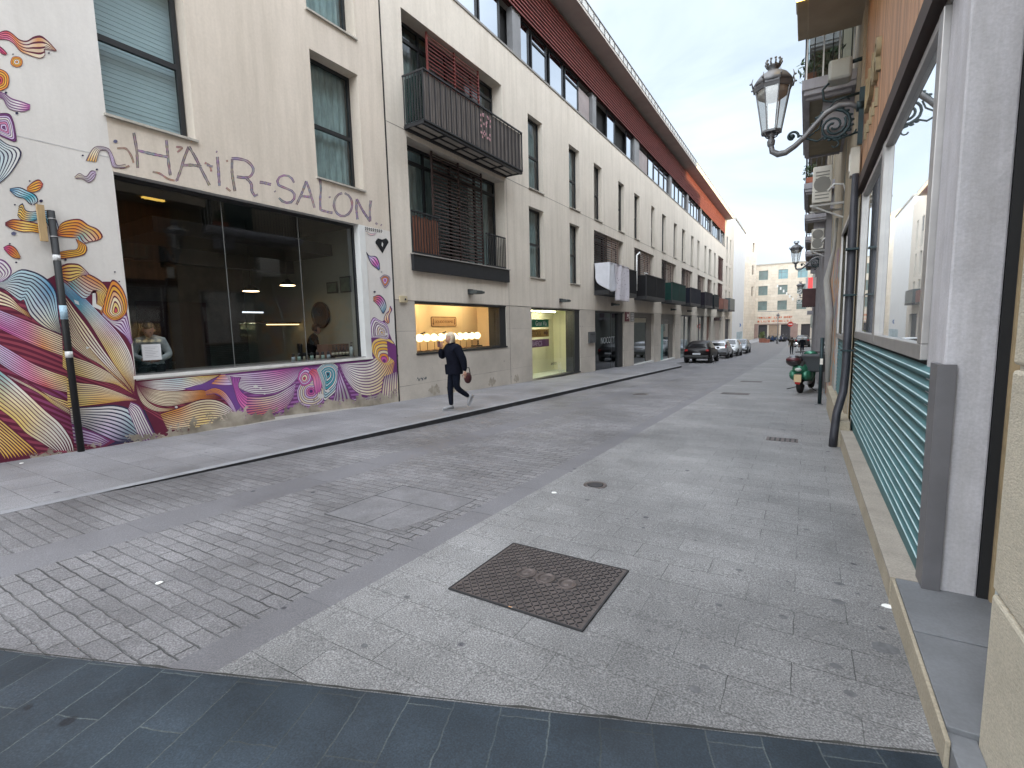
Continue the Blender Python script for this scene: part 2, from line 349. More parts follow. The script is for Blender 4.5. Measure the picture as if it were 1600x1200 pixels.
def drain(label, x, y, w, l, group=None):
    p = on_g(x, y); d = thing('drain_grate', label, 'drain', tuple(p), 0, group); d.rotation_euler.x = -.03
    b = MB(); b.box(-w/2,w/2,-l/2,l/2,-.02,.004); b.obj('plate', RUST, d)
    b = MB()
    for i in range(int(w/.07)): b.box(-w/2+.04+i*.07,-w/2+.065+i*.07,-l/2+.03,l/2-.03,.002,.0065)
    b.obj('slots', IRON, d)
drain('long drain grate in the pavement near the dark downpipe', 1222, 687, .44, .3)
drain('dark drain cover beyond the long grate, nearer of the two before the scooter', 1149, 615, .75, .5)
drain('dark drain cover level with the green scooter, farther of the pair', 1174, 596, .72, .5)
drain('small dark drain cover in the middle of the roadway', 1003, 616, .42, .42)
p = on_g(930, 758); d = thing('water_valve_cover', 'small round iron valve cover in a patched stretch of pavement', 'valve cover', tuple(p))
b = MB(); b.lathe([(.085,-.01),(.085,.005),(.07,.006),(.001,.006)], n=20); b.obj('lid', IRON, d)
b = MB(); b.lathe([(.13,-.01),(.13,.003),(.09,.003),(.088,-.01)], n=20); b.obj('rim', RUST, d)
BUTT = mat('orange filter paper', (.75,.38,.16), .8); ASH = mat('cigarette paper', (.75,.72,.66), .8); LIT = mat('white litter paper', (.8,.8,.78), .8)
for (x, y, a, dz, lab) in ((798, 951, .1, .008, 'cigarette butt on the near edge of the chequer plate cover'), (922, 1167, .9, .007, 'orange cigarette butt on the dark slate strip')):
    p = on_g(x, y); c = thing('cigarette_butt', lab, 'cigarette butt', (p.x, p.y, p.z+dz), a)
    b = MB(); b.tube([(-.014,0,0),(.006,0,0)], .0045, 8); b.obj('filter', BUTT, c)
    b = MB(); b.tube([(.006,0,0),(.013,.001,0)], [.0044,.003], 8); b.obj('stub', ASH, c)
random.seed(13); b = MB()
SP = [(395,412,9),(540,510,10),(472,625,11),(685,665,12),(425,830,14),(870,555,15),(868,615,18),(1025,770,30),(930,588,8),(905,918,16),(972,562,8),(520,373,7),(763,376,9),(920,327,9),(170,340,9),(182,385,7),(628,362,6),(700,548,7),(740,343,7),(860,828,12),(38,278,16),(385,515,8),(960,452,9),(785,432,7),(395,905,15),(240,712,9),(885,190,7),(-560,600,10),(-700,760,12),(-150,380,8),(-320,300,9),(-640,330,12),(940,460,6),(905,440,5),(575,343,5),(545,130,7),(690,245,8),(1010,700,9),(990,640,6),(300,770,7),(640,440,5)]
for x, y, r in SP:
    p = on_g(900+x*.4725, 650+y*.4727); rr = r*.0014*(.7+.6*random.random()); n = 12; b.poly([(p.x+rr*(1.1+.35*random.random())*math.cos(2*PI*k/n), p.y+rr*(.8+.4*random.random())*math.sin(2*PI*k/n), p.z+.0025) for k in range(n)])
tag(b.obj('gum_spots', mat('trodden gum', (.11,.11,.115), .7, .3, 30)), kind='stuff')
random.seed(3)
for i, (x, y, lab) in enumerate(((249, 911, 'white torn paper scrap on the setts of the roadway'), (33, 724, 'flat white paper scrap by the foot of the mural wall'), (1386, 948, 'white scrap of paper by the right stone ledge'), (866, 770, 'pale paper scrap near the round valve cover'))):
    p = on_g(x, y); b = MB(); n = 7
    b.prism([((.016+.02*random.random())*math.cos(2*PI*k/n), (.016+.014*random.random())*math.sin(2*PI*k/n)) for k in range(n)], .001, .005, 'z')
    o = b.obj('paper_scrap', LIT); o.location = p; tag(o, lab, 'litter')
XW = -9.4
CREAM = mat('cream render', (.64,.56,.475), .85, .05, .8, .03, .12, 60, stain=((.40,.34,.27), .35))
CREAM2 = mat('pale cream render', (.665,.60,.52), .85, .05, .7, .03, .12, 60, stain=((.42,.37,.30), .32))
WPAINT = mat('off white wall paint', (.68,.645,.61), .8, .05, 1.1, .02, .1, 50, stain=((.5,.46,.42), .25))
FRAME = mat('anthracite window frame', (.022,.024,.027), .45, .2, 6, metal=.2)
DARK = mat('dark void lining', (.012,.012,.013), .9)
STONE_SILL = mat('stone sill', (.42,.39,.34), .8, .15, 8, .1)
PANE = glass('clear pane', (.72,.8,.8), 1.5)
def facade(b, x, y0, y1, z0f, z1, holes, dep, side=1):
    """a wall face on the plane X = x with openings and their reveals going back by dep; z0f gives the foot level"""
    ys = sorted({y0, y1, *[h[0] for h in holes], *[h[1] for h in holes]}); 
    for a, c in zip(ys, ys[1:]):
        hs = sorted([h for h in holes if h[0] < (a+c)/2 < h[1]], key=lambda h: h[2]); lo0, lo1 = z0f(a), z0f(c)
        for h in hs + [None]:
            t = z1 if h is None else h[2]
            if h is None or h[2] > max(lo0, lo1)+1e-4: b.poly([(x,a,lo0),(x,c,lo1),(x,c,t),(x,a,t)])
            if h: lo0 = lo1 = h[3]
    for h in holes:
        a, c, p, q = h[:4]; d = h[4] if len(h) > 4 else dep; xb = x - d*side
        p0 = max(p, z0f(a)-.3); p1 = max(p, z0f(c)-.3)
        b.poly([(x,a,p0),(xb,a,p0),(xb,a,q),(x,a,q)]); b.poly([(x,c,p1),(x,c,q),(xb,c,q),(xb,c,p1)])
        b.poly([(x,a,q),(xb,a,q),(xb,c,q),(x,c,q)]); b.poly([(x,a,p0),(x,c,p1),(xb,c,p1),(xb,a,p0)])
def shell(b, xf, xb, y0, y1, z0, z1):
    """the rest of a building's box behind its street face"""
    b.poly([(xf,y0,z0),(xb,y0,z0),(xb,y0,z1),(xf,y0,z1)]); b.poly([(xf,y1,z0),(xf,y1,z1),(xb,y1,z1),(xb,y1,z0)])
    b.poly([(xb,y0,z0),(xb,y1,z0),(xb,y1,z1),(xb,y0,z1)]); b.poly([(xf,y0,z1),(xb,y0,z1),(xb,y1,z1),(xf,y1,z1)])
def window(parent, x, y0, y1, z0, z1, side=1, fw=.06, transom=None, mull=None, curtain=None, cmat=None, name='window', gap=.12, pane=None, depth=.06, post=()):
    """frame with transoms and posts; its panes and the cloth behind are sub-parts"""
    s = side; b = MB(); xi = x - depth*s
    b.box(xi,x,y0,y0+fw,z0,z1); b.box(xi,x,y1-fw,y1,z0,z1); b.box(xi,x,y0+fw,y1-fw,z0,z0+fw); b.box(xi,x,y0+fw,y1-fw,z1-fw,z1)
    for t in (transom or ()): b.box(xi-.004,x+.004,y0+fw,y1-fw,t-fw*.6,t+fw*.6)
    for q in post: b.box(xi-.002,x+.002,q-fw*.5,q+fw*.5,z0+fw,z1-fw)
    w = b.obj(name, FRAME, parent)
    p = MB(); xm = x-depth*.5*s; p.poly([(xm,y0+fw*.5,z0+fw*.5),(xm,y1-fw*.5,z0+fw*.5),(xm,y1-fw*.5,z1-fw*.5),(xm,y0+fw*.5,z1-fw*.5)]); p.obj('pane', pane or PANE, w)
    if cmat:
        c = MB(); xc = x-(depth+gap)*s; n = max(4, int((y1-y0)/.05)); c.sm = False
        if curtain == 'blind':
            k = int((z1-z0)/.075)
            for i in range(k):
                za = z0+(z1-z0)*i/k; zb = z0+(z1-z0)*(i+1)/k; c.poly([(xc,y0,za),(xc,y1,za),(xc-.006*s,y1,zb-.006),(xc-.006*s,y0,zb-.006)]); c.poly([(xc-.006*s,y0,zb-.006),(xc-.006*s,y1,zb-.006),(xc,y1,zb),(xc,y0,zb)])
        else:
            pr = [(y0+(y1-y0)*i/n, .016*math.sin(i*1.9)+.01*math.sin(i*.7)) for i in range(n+1)]
            for (a, u), (e, v) in zip(pr, pr[1:]): c.poly([(xc+u,a,z0),(xc+v,e,z0),(xc+v,e,z1),(xc+u,a,z1)])
        c.obj('blind' if curtain == 'blind' else 'curtain', cmat, w)
    return w
def sill(parent, x, y0, y1, z, side=1, m=None, over=.05, dep=.5):
    b = MB(); b.box(x-dep*side, x+over*side, y0-.03, y1+.03, z-.035, z+.002); return b.obj('sill', m or STONE_SILL, parent)
# ================================================================== hair salon building
SB = thing('salon_building', 'cream rendered building with the hair salon and its swirling painted mural', 'building', (0,0,0))
HA = (3.63, 4.93, 3.45, 6.1, .30); HB = (7.46, 8.79, 6.9, 9.6, .38); HC = (7.46, 8.79, 3.44, 6.10, .38); HS = (3.64, 8.72, -.66, 2.6, .26)
HU = (3.63, 4.93, 6.9, 9.6, .38)
# the wall is cream above and painted off white below and on its near end
b = MB(); facade(b, XW, 3.63, 9.6, lambda y: 2.6, 13.0, [HA, HB, HC, HU], .3); shell(b, XW, -22, -9, 9.6, -5, 13.0); w = b.obj('wall', CREAM, SB, fix=False)
b = MB(); facade(b, XW, -9, 3.63, lambda y: G(y)-.4, 13.0, [(-1.2,.1,3.44,6.1),(-1.2,.1,6.9,9.6)], .38); b.m = 0
facade(b, XW, 3.63, 9.6, lambda y: G(y)-.4, 2.6, [HS], .26); b.obj('painted_wall', WPAINT, SB, fix=False)
BLIND = mat('pale blue roller blind', (.56,.64,.68), .85, .08, 2, stretch=(1,1,6)); CURT = mat('green grey curtain', (.38,.45,.46), .9, .3, 2.5, stretch=(1,4,1)); CURT2 = mat('grey blue curtain', (.30,.38,.40), .9, .3, 2.5, stretch=(1,4,1))
window(SB, XW-.24, HA[0], HA[1]-.02, HA[2], HA[3], transom=(4.69,), curtain='blind', cmat=BLIND, fw=.075)
window(SB, XW-.30, HC[0], HC[1], HC[2], HC[3], transom=(4.67,), curtain='c', cmat=CURT, fw=.07)
window(SB, XW-.30, HB[0], HB[1], HB[2], HB[3], transom=(8.2,), curtain='c', cmat=CURT, fw=.07)
window(SB, XW-.30, HU[0], HU[1], HU[2], HU[3], transom=(8.2,), curtain='blind', cmat=BLIND, fw=.07)
window(SB, XW-.30, -1.2, .1, 3.44, 6.1, transom=(4.67,), curtain='blind', cmat=BLIND, fw=.07); window(SB, XW-.30, -1.2, .1, 6.9, 9.6, transom=(8.2,), curtain='blind', cmat=BLIND, fw=.07)
for h in (HA, HB, HC, HU, (-1.2,.1,3.44), (-1.2,.1,6.9)): sill(SB, XW, h[0], h[1], h[2], dep=.24)
# shop window: white lining on the right, grey sill, three panes
b = MB(); b.box(XW-.2,XW+.012,8.55,8.74,-.66,2.6); b.obj('window_lining', mat('white gloss lining', (.72,.72,.7), .5, .05), SB)
b = MB(); b.box(XW-.9,XW-.01,3.64,8.56,-.675,-.605); b.m = 1; b.box(XW-.01,XW+.02,3.6,8.76,-.675,-.62); b.obj('window_sill', [mat('grey stone ledge', (.13,.125,.12), .7, .15, 5, .1), mat('white sill edge', (.75,.73,.7), .6)], SB)
sw = MB()
for y in (3.64, 8.5): sw.box(XW-.23,XW-.17,y,y+.05,-.605,2.6)
sw.box(XW-.23,XW-.17,3.69,8.5,2.53,2.6); sw = sw.obj('shop_window', FRAME, SB)
SGL = glass('shop pane', (.70,.72,.72), 1.5)
for a, c in ((3.69,5.375),(5.385,7.005),(7.015,8.5)):
    p = MB(); p.poly([(XW-.2,a,-.605),(XW-.2,c,-.605),(XW-.2,c,2.53),(XW-.2,a,2.53)]); p.obj('pane', SGL, sw)
b = MB()
for y in (5.38, 7.01): b.box(XW-.206,XW-.19,y-.004,y+.004,-.605,2.53)
b.obj('pane_joint', mat('grey silicone joint', (.16,.16,.155), .5), sw)
# the room behind
b = MB(); R0, R1, RB = 2.6, 9.25, -15.6
b.poly([(RB,R0,-1.75),(RB,R1,-1.75),(RB,R1,2.75),(RB,R0,2.75)]); b.poly([(RB,R0,-1.75),(-9.62,R0,-1.75),(-9.62,R0,2.75),(RB,R0,2.75)])
b.m = 1; b.poly([(RB,R1,-1.75),(RB,R1,2.75),(-9.62,R1,2.75),(-9.62,R1,-1.75)])
b.m = 2; b.poly([(RB,R0,-1.75),(-9.62,R0,-1.75),(-9.62,R1,-1.75),(RB,R1,-1.75)]); b.m = 3; b.poly([(RB,R0,2.75),(RB,R1,2.75),(-9.62,R1,2.75),(-9.62,R0,2.75)])
b.m = 0; b.poly([(-9.62,R0,-1.75),(-9.62,R1,-1.75),(-9.62,R1,-.67),(-9.62,R0,-.67)])
b.obj('salon_room', [mat('brown salon wall', (.10,.075,.06), .7, .4, 1.5), mat('olive white salon wall', (.42,.43,.36), .8, .1, 1.2), mat('dark wood floor', (.06,.045,.035), .5), mat('black ceiling', (.02,.02,.02), .9)], SB, fix=False)
b = MB()
for y0, y1, z0, z1 in ((3.6,4.9,-1.7,1.05),(6.2,8.0,-1.7,1.0)): b.box(RB+.01,RB+.06,y0,y1,z0,z1)
b.obj('doorway', mat('deep red curtain', (.05,.012,.012), .8), SB)
b = MB(); b.box(-14.6,-11.2,4.9,9.2,2.1,2.4); b.box(-13.2,-12.9,2.7,9.2,1.75,2.1); b.obj('ceiling_duct', mat('grey duct', (.05,.052,.055), .6), SB)
WARM = emit('warm lamp glow', (1,.72,.4), 5); WARML = emit('warm shelf light', (1,.68,.3), 1.6); SHADE = mat('black lamp shade', (.03,.03,.03), .5)
def pend(x, y, z, lab):
    t = thing('pendant_lamp', lab, 'lamp', (x,y,z), 0)
    b = MB(); b.lathe([(.20,0),(.19,.03),(.07,.13),(.03,.16)], n=20); b.obj('shade', SHADE, t)
    b = MB(); b.lathe([(.18,-.006),(.18,.004)], n=20); b.obj('diffuser', WARM, t)
    b = MB(); b.tube([(0,0,.15),(0,0,2.72-z)], .006, 6); b.obj('cord', SHADE, t)
pend(-11.6, 7.05, 1.06, 'lower of two lit pendant lamps, over the middle of the hair salon'); pend(-11.6, 8.05, 1.26, 'higher lit pendant lamp, closer to the wall clock in the salon')
b = MB(); b.box(-13.5,-13.46,7.9,8.5,.62,.66); tag(b.obj('strip_light', emit('cool strip', (.8,.9,1), .8)), 'short white strip light deep inside the salon', 'light')
b = MB(); b.box(-12.9,-12.85,8.2,9.2,.265,.29); sl = b.obj('shelf_light', WARML); tag(sl, 'thin warm strip light over the salon counter behind the seated person', 'light')
b = MB(); b.box(-13.2,-12.83,7.6,9.23,.3,.35); tag(b.obj('wall_shelf', mat('dark oak', (.06,.04,.03), .6)), 'thin dark shelf above the warm strip light inside the salon', 'shelf')
b = MB(); b.box(-13.2,-12.83,7.6,9.23,-.9,-.85); b.box(-13.2,-12.83,7.6,7.66,-.9,-1.72); b.box(-13.2,-12.83,9.15,9.21,-.9,-1.72); tag(b.obj('salon_counter', mat('dark oak', (.06,.04,.03), .6)), 'dark counter shelf under the clock inside the salon', 'counter')
ck = thing('wall_clock', 'round dark rimmed wall clock above the counter inside the salon', 'clock', (-11.85, 9.22, .52))
b = MB(); b.lathe([(.37,0),(.37,-.06),(.30,-.06),(.30,-.03)], n=32, axis='y'); b.obj('rim', mat('blue black rim', (.015,.025,.04), .4), ck)
b = MB(); b.lathe([(.30,-.01),(.30,-.025),(.001,-.025)], n=32, axis='y'); b.obj('dial', mat('grey dial', (.26,.27,.25), .6, .1), ck)
b = MB(); b.bar((0,-.04,0),(-.12,-.04,.10),.02,.008); b.bar((0,-.04,0),(.10,-.04,.2),.014,.008); b.obj('hands', mat('red brown hands', (.1,.03,.02), .5), ck)
for i, (x, z, w, h, lab) in enumerate(((-11.3, 1.25, .42,.3,'small dark framed print above the salon clock'), (-10.75, 1.3, .42,.42,'larger framed print near the salon window, above the clock'))):
    t = thing('framed_print', lab, 'picture', (x, 9.22, z)); b = MB(); b.box(-w/2,w/2,-.03,0,-h/2,h/2); b.obj('frame', SHADE, t); b = MB(); b.box(-w/2+.03,w/2-.03,-.035,-.029,-h/2+.03,h/2-.03); b.obj('sheet', mat('print %d' % i, (.16,.2,.15), .8, .4, 6), t)
# things on the ledge
GL = mat('brown bottle glass', (.03,.016,.008), .2); LBL = [mat('mint label', (.45,.62,.55), .7), mat('pale blue label', (.5,.6,.66), .7), mat('cream label', (.6,.55,.42), .7)]
for i, px in enumerate((458, 467, 475, 487, 496, 504, 513)):
    y, z = on_x(px, 556-(px-458)*.1, -9.72); z = -.605; names = ('blue', 'mint', 'cream', 'mint', 'cream', 'pale mint', 'pale blue')
    t = thing('product_jar', 'small jar with %s label on the salon ledge, %s of seven towards the bottles' % (names[i], ('first','second','third','fourth','fifth','sixth','seventh')[i]), 'jar', (-9.72, y, z), 0, 'jars on the salon window ledge')
    w = .04 if i != 2 else .025
    b = MB(); b.lathe([(w,.0),(w,.085),(w*.9,.1)], n=14); b.obj('body', LBL[(1,0,2,0,2,0,1)[i]], t)
    b = MB(); b.lathe([(w*.8,.1),(w*.8,.16),(w*.3,.18)], n=14); b.obj('lid', SHADE, t)
tr = thing('bottle_tray', 'black tray holding the brown bottles at the end of the salon ledge', 'tray', (-9.85, 8.14, -.605)); b = MB(); b.box(-.08,.08,-.28,.28,.0,.02); b.box(-.08,-.07,-.28,.28,.02,.07); b.box(.07,.08,-.28,.28,.02,.04); b.obj('tray', SHADE, tr); b = MB(); b.box(.081,.084,-.22,.22,.005,.02); b.obj('label_strip', LBL[2], tr)
for i in range(5):
    t = thing('pump_bottle', 'brown pump bottle in the tray on the salon ledge, %s along from the jars' % ('first','second','third','fourth','fifth')[i], 'bottle', (-9.85, 7.93+.105*i, -.584), 0, 'bottles in the tray')
    b = MB(); b.lathe([(.038,0),(.038,.15),(.014,.19),(.014,.21)], n=12); b.obj('body', GL, t); b = MB(); b.lathe([(.016,.21),(.016,.23),(.005,.24),(.005,.28)], n=8); b.box(-.01,.04,-.005,.005,.272,.285); b.obj('pump', SHADE, t); b = MB(); b.lathe([(.0385,.04),(.0385,.11)], n=12); b.obj('label', LBL[2], t)
t = thing('soap_dispenser', 'tall white dispenser bottle with black pump ending the salon ledge beside the bottles', 'dispenser', (-9.75, 8.40, -.605)); b = MB(); b.lathe([(.042,0),(.042,.24),(.02,.26)], n=14); b.obj('body', mat('white plastic', (.6,.68,.68), .4), t); b = MB(); b.lathe([(.018,.26),(.018,.29),(.006,.3),(.006,.35)], n=8); b.box(-.01,.05,-.008,.008,.34,.36); b.obj('pump', SHADE, t)
t = thing('storage_box', 'brown cardboard box behind the bottles in the salon window', 'box', (-10.3, 8.3, -.62)); b = MB(); b.box(-.2,.2,-.33,.33,0,.34); b.obj('carton', mat('cardboard', (.22,.12,.075), .8, .15), t, bevel=.01); b = MB(); b.box(-.02,.02,-.331,.331,.338,.343); b.obj('tape', mat('brown tape', (.3,.18,.1), .4), t)
b = MB(); b.box(-10.55,-10.05,7.9,8.95,-.68,-.62); b.box(-10.3,-10.25,8.4,8.45,-1.74,-.68); tag(b.obj('side_table', mat('dark oak', (.06,.04,.03))), 'small dark table carrying the cardboard box in the salon', 'table')
b = MB(); b.box(XW-.198,XW-.194,3.84,4.125,-.385,-.115); nt_ = b.obj('paper_notice', mat('white notice paper', (.78,.78,.8), .7, .03)); tag(nt_, 'square white paper notice taped inside the salon window before the seated person', 'notice')
b = MB()
for i in range(7): b.box(XW-.1935,XW-.1925,3.88,4.08-.04*((i*7) % 3),-.16-.028*i,-.165-.028*i)
b.obj('print_lines', mat('grey print', (.4,.4,.43), .8), nt_)
# ================================================================== long apartment building
AB = thing('apartment_building', 'long pale cream apartment building with red louvred top floor and slot windows above the shops', 'building')
YU = [(17.2,18.4),(20.97,22.15),(23.98,25.1),(27.7,28.75),(30.7,31.85),(34.57,35.5),(37.5,38.7),(41.25,42.4),(44.3,45.6),(48.1,49.3),(51.13,52.25),(55.05,56.2),(57.8,59.3),(61.25,62.5)]
HOL = [(a,c,5.42,8.14,.24) for a, c in YU] + [(17.15,18.4,2.02,4.72,.24),(20.97,22.1,2.02,4.72,.24),(61.3,62.4,2.02,4.72,.24)]
OPN = [(23.95,28.65),(30.75,35.4),(37.5,42.3),(44.3,49.0),(51.5,55.8),(57.2,60.1)]
HOL += [(a,c,1.85,4.87,.45) for a, c in OPN] + [(10.4,15.35,2.12,5.2,.45),(10.4,15.35,5.45,8.42,.45),(64.3,68.5,5.3,8.15,.4),(64.3,68.5,2.0,4.95,.4)]
SH = [(10.42,15.28,-.64,.82,.5),(17.2,22.1,-2.17,.82,.5),(24.05,28.8,-9,.82,.5),(30.75,35.5,-9,.82,.5),(37.5,42.2,-9,.82,.5),(44.3,49.0,-9,.82,.5),(51.5,55.8,-9,.82,.5),(57.3,60.0,-9,.82,.5),(63.0,67.8,-9,.82,.5)]
b = MB(); facade(b, XW, 9.64, 69.6, lambda y: .84, 9.85, HOL, .24); b.obj('wall', CREAM2, AB, fix=False)
CLAD = pavers('pale stone cladding', (.54,.49,.43), (.58,.53,.47), (.42,.38,.34), 1.5, .56, .006, .75, .06, 60, blotch=.2, distort=.0, bump=.1)
t_ = CLAD.node_tree
for n_ in t_.nodes:                                                # courses run up the wall
    if n_.type == 'MAPPING': n_.inputs['Rotation'].default_value = (math.radians(90), 0, math.radians(90))
b = MB(); facade(b, XW-.004, 9.64, 69.6, lambda y: G(y)-.4, .84, SH, .5); b.obj('ground_floor_wall', CLAD, AB, fix=False)
# damp patches low on the cladding
b = MB(); random.seed(11)
for y in (11.1, 12.0, 14.2, 15.9):
    w = .3+.25*random.random(); n = 40; pts = []
    for k in range(n):
        a = 2*PI*k/n; pts.append((XW+.0, y+w*(math.cos(a)*(.6+.1*math.sin(a*5+y))+.05*random.random()), G(y)+.17+.14*math.sin(a)*(1+.3*math.sin(a*7))+.03*random.random()))
    b.poly(pts)
b.obj('damp_stain', mat('damp stone', (.40,.355,.295), .85, .25, 7, .1), AB)
b = MB()
for i in range(9):
    y = 10.35+.05*i; z = -1.36+.04*math.sin(i*2.3); b.box(XW-.003,XW+.001,y-.018,y+.022,z-.02,z+.03*((i % 3)-.4))
b.obj('graffiti_tag', mat('dark spray paint', (.12,.14,.16), .6), AB)
b = MB(); shell(b, XW, -24, 9.66, 69.6, -5, 9.8); b.obj('building_shell', CREAM, AB, fix=False)
# joints in the render
JN = mat('dark render joint', (.22,.20,.18), .9)
b = MB(); b.box(XW-.01,XW+.003,9.66,69.5,5.345,5.362); b.box(XW-.01,XW+.0025,9.66,69.5,.835,.85); b.box(XW-.01,XW+.002,15.5,15.512,-2.05,5.34); b.obj('render_joint', JN, AB)
b = MB(); b.box(XW-.05,XW+.012,9.602,9.64,G(9.6)-.2,13); b.obj('party_joint', mat('black joint', (.02,.018,.018), .9), AB)
# windows
VC = [mat('curtain a', (.35,.40,.40), .9, .3, 2, stretch=(1,5,1)), mat('curtain b', (.22,.27,.28), .9, .3, 2, stretch=(1,5,1)), mat('curtain c', (.44,.45,.43), .9, .2, 2, stretch=(1,5,1)), mat('brown shutter', (.10,.05,.035), .7, .2, 5)]
for i, (a, c) in enumerate(YU):
    window(AB, XW-.2, a, c, 5.42, 8.14, transom=(6.72,), curtain='c', cmat=VC[(1,0,3,1,2,2,0,1,2,0,1,2,0,1)[i]], fw=.07, pane=PANE); sill(AB, XW, a, c, 5.42, dep=.2)
for a, c in ((17.15,18.4),(20.97,22.1),(61.3,62.4)): window(AB, XW-.2, a, c, 2.02, 4.72, transom=(3.35,), curtain='c', cmat=VC[1 if a > 20 else 0], fw=.07); sill(AB, XW, a, c, 2.02, dep=.2)
WD = mat('weathered balcony board', (.115,.098,.09), .75, .4, 2.5, .15, stretch=(6,6,.5)); WDR = mat('red brown boards', (.21,.085,.05), .7, .35, 2.5, .1, stretch=(6,6,.5)); LOU = mat('dark brown louvre', (.05,.03,.027), .6, .3, 4); LOUR = mat('oxblood louvre', (.19,.042,.036), .6, .25, 3); BLK = mat('black steel', (.018,.019,.022), .5, .2, 8)
def louvre(parent, x, y0, y1, z0, z1, m, pitch=.105, stile=3):
    b = MB(); n = int((z1-z0)/pitch)
    for i in range(n): z = z0+.03+i*pitch; b.poly([(x+.045,y0,z-.02),(x+.045,y1,z-.02),(x-.01,y1,z+.045),(x-.01,y0,z+.045)]); b.box(x+.035,x+.05,y0,y1,z-.03,z-.012)
    for k in range(stile): y = y0+(y1-y0)*k/(stile-1); b.box(x-.02,x+.03,y-.025,y+.025,z0,z1)
    return b.obj('louvre_screen', m, parent)
def bars(b, x, y0, y1, z0, z1, step=.11, r=.012):
    n = int((y1-y0)/step)
    for i in range(n+1): y = y0+(y1-y0)*i/n; b.box(x-r,x+r,y-r*.7,y+r*.7,z0,z1)
    b.box(x-.025,x+.025,y0,y1,z1-.02,z1+.02); b.box(x-.02,x+.02,y0,y1,z0-.02,z0+.02)
for z0, z1, m in ((2.12,5.2,LOU),(5.45,8.42,LOUR)):
    window(AB, XW-.4, 10.4, 15.35, z0, z1, transom=(z1-.45,), post=(11.5,12.75,14.1), curtain='c', cmat=VC[0], fw=.08, gap=.25); louvre(AB, XW-.14, 11.56, 14.1, z0, z1-.02, m)
b = MB(); b.box(XW-.4,XW+.1,10.36,15.42,1.67,2.1); b.m = 1; b.box(XW-.02,XW+.13,10.33,15.45,2.1,2.13); b.obj('sill_beam', [BLK, mat('worn grey coping', (.3,.28,.26), .7)], AB)
b = MB(); bars(b, XW+.02, 10.44, 11.6, 2.18, 3.28); bars(b, XW+.02, 14.08, 15.3, 2.18, 3.22); b.obj('railing', BLK, AB)
b = MB()
for i in range(9): y = 10.47+i*.125; b.box(XW-.03,XW-.012,y,y+.115,2.15,3.16+.02*((i*5) % 3))
b.obj('board_screen', WDR, AB)
# first timber balcony
tb = MB(); tb.box(XW,-8.72,10.33,15.45,5.42,5.47); bal = tb.obj('timber_balcony', BLK, AB)
b = MB()
for k in range(6): y = 10.33+k*1.024; b.box(XW,-8.7,y-.02,y+.02,5.36,5.42)
b.box(-8.78,-8.7,10.33,15.45,5.34,5.43); b.box(XW,XW+.07,10.33,15.45,5.34,5.43); b.box(-9.1,-9.06,10.33,15.45,5.37,5.43); b.obj('floor_beams', BLK, bal)
b = MB()
for k in range(5): y = 10.36+k*1.024; b.box(XW+.08,-8.8,y,y+.965,5.4,5.417)
b.obj('soffit_panel', mat('dirty soffit board', (.42,.38,.33), .8, .2, 3), bal)
b = MB(); n = 44
for i in range(n):
    y = 10.36+i*(5.06/n); b.box(-8.735,-8.712,y,y+.088,5.46,6.66)
b.obj('boards', WD, bal)
b = MB(); bars(b, -8.69, 10.33, 15.45, 5.44, 6.7, .23, .011)
for yy in (10.33, 15.43):
    for i in range(8): x = XW+.03+i*.095; b.box(x-.01,x+.01,yy-.012,yy+.012,5.45,6.68)
    b.box(XW,-8.69,yy-.015,yy+.015,6.66,6.7)
b.obj('railing', BLK, bal)
b = MB(); b.box(XW+.05,-8.75,10.36,10.37,5.5,6.6); b.obj('side_glass', glass('green side glass', (.25,.42,.40), 1.5, .05, .05), bal)
b = MB(); random.seed(5)
for i in range(26): y = 12.9+random.random()*.55; z = 5.75+random.random()*.75; b.box(-8.685,-8.68,y,y+.05,z,z+.07)
b.obj('tied_cloth', mat('pink patterned cloth', (.5,.28,.3), .9, .5, 30), bal)
# glazed balconies, one per bay
BCOL = [mat('black panel glass', (.010,.010,.012), .7, .2, 3, spec=.15), mat('black panel glass two', (.012,.012,.014), .7, spec=.15), mat('deep green panel', (.006,.035,.03), .7, .2, 2, spec=.2), mat('navy panel', (.008,.010,.020), .7, spec=.2), mat('plum panel', (.013,.010,.018), .7, spec=.2), mat('slate panel', (.010,.014,.018), .7, spec=.2)]
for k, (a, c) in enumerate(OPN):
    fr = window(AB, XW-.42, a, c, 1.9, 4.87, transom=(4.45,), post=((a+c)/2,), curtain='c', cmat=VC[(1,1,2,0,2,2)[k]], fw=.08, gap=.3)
    louvre(AB, XW-.08, a+.06, a+(c-a)*(.42 if k < 1 else .3), 1.95, 4.84, LOU, .12, 2); louvre(AB, XW-.13, a+(c-a)*(.4 if k < 1 else .3), a+(c-a)*.86, 1.95, 4.84, mat('pale brown louvre', (.33,.25,.21), .7, .2, 4), .12, 3)  # second screen of each bay is a paler brown
    s_ = MB(); s_.box(XW,-8.62,a,c,1.62,1.84); bo = s_.obj('balcony', BLK, AB)
    b = MB(); b.m = 0
    b.box(-8.66,-8.635,a+.02,c-.02,1.84,3.12); b.box(XW,-8.66,a+.01,a+.035,1.84,3.12); b.box(XW,-8.66,c-.035,c-.01,1.84,3.12); b.obj('panel', BCOL[k], bo)
    b = MB(); b.box(-8.69,-8.61,a,c,3.12,3.16)
    for q in (a, (a+c)/2, c): b.box(-8.68,-8.625,q-.02,q+.02,1.84,3.13)
    b.obj('handrail', BLK, bo)
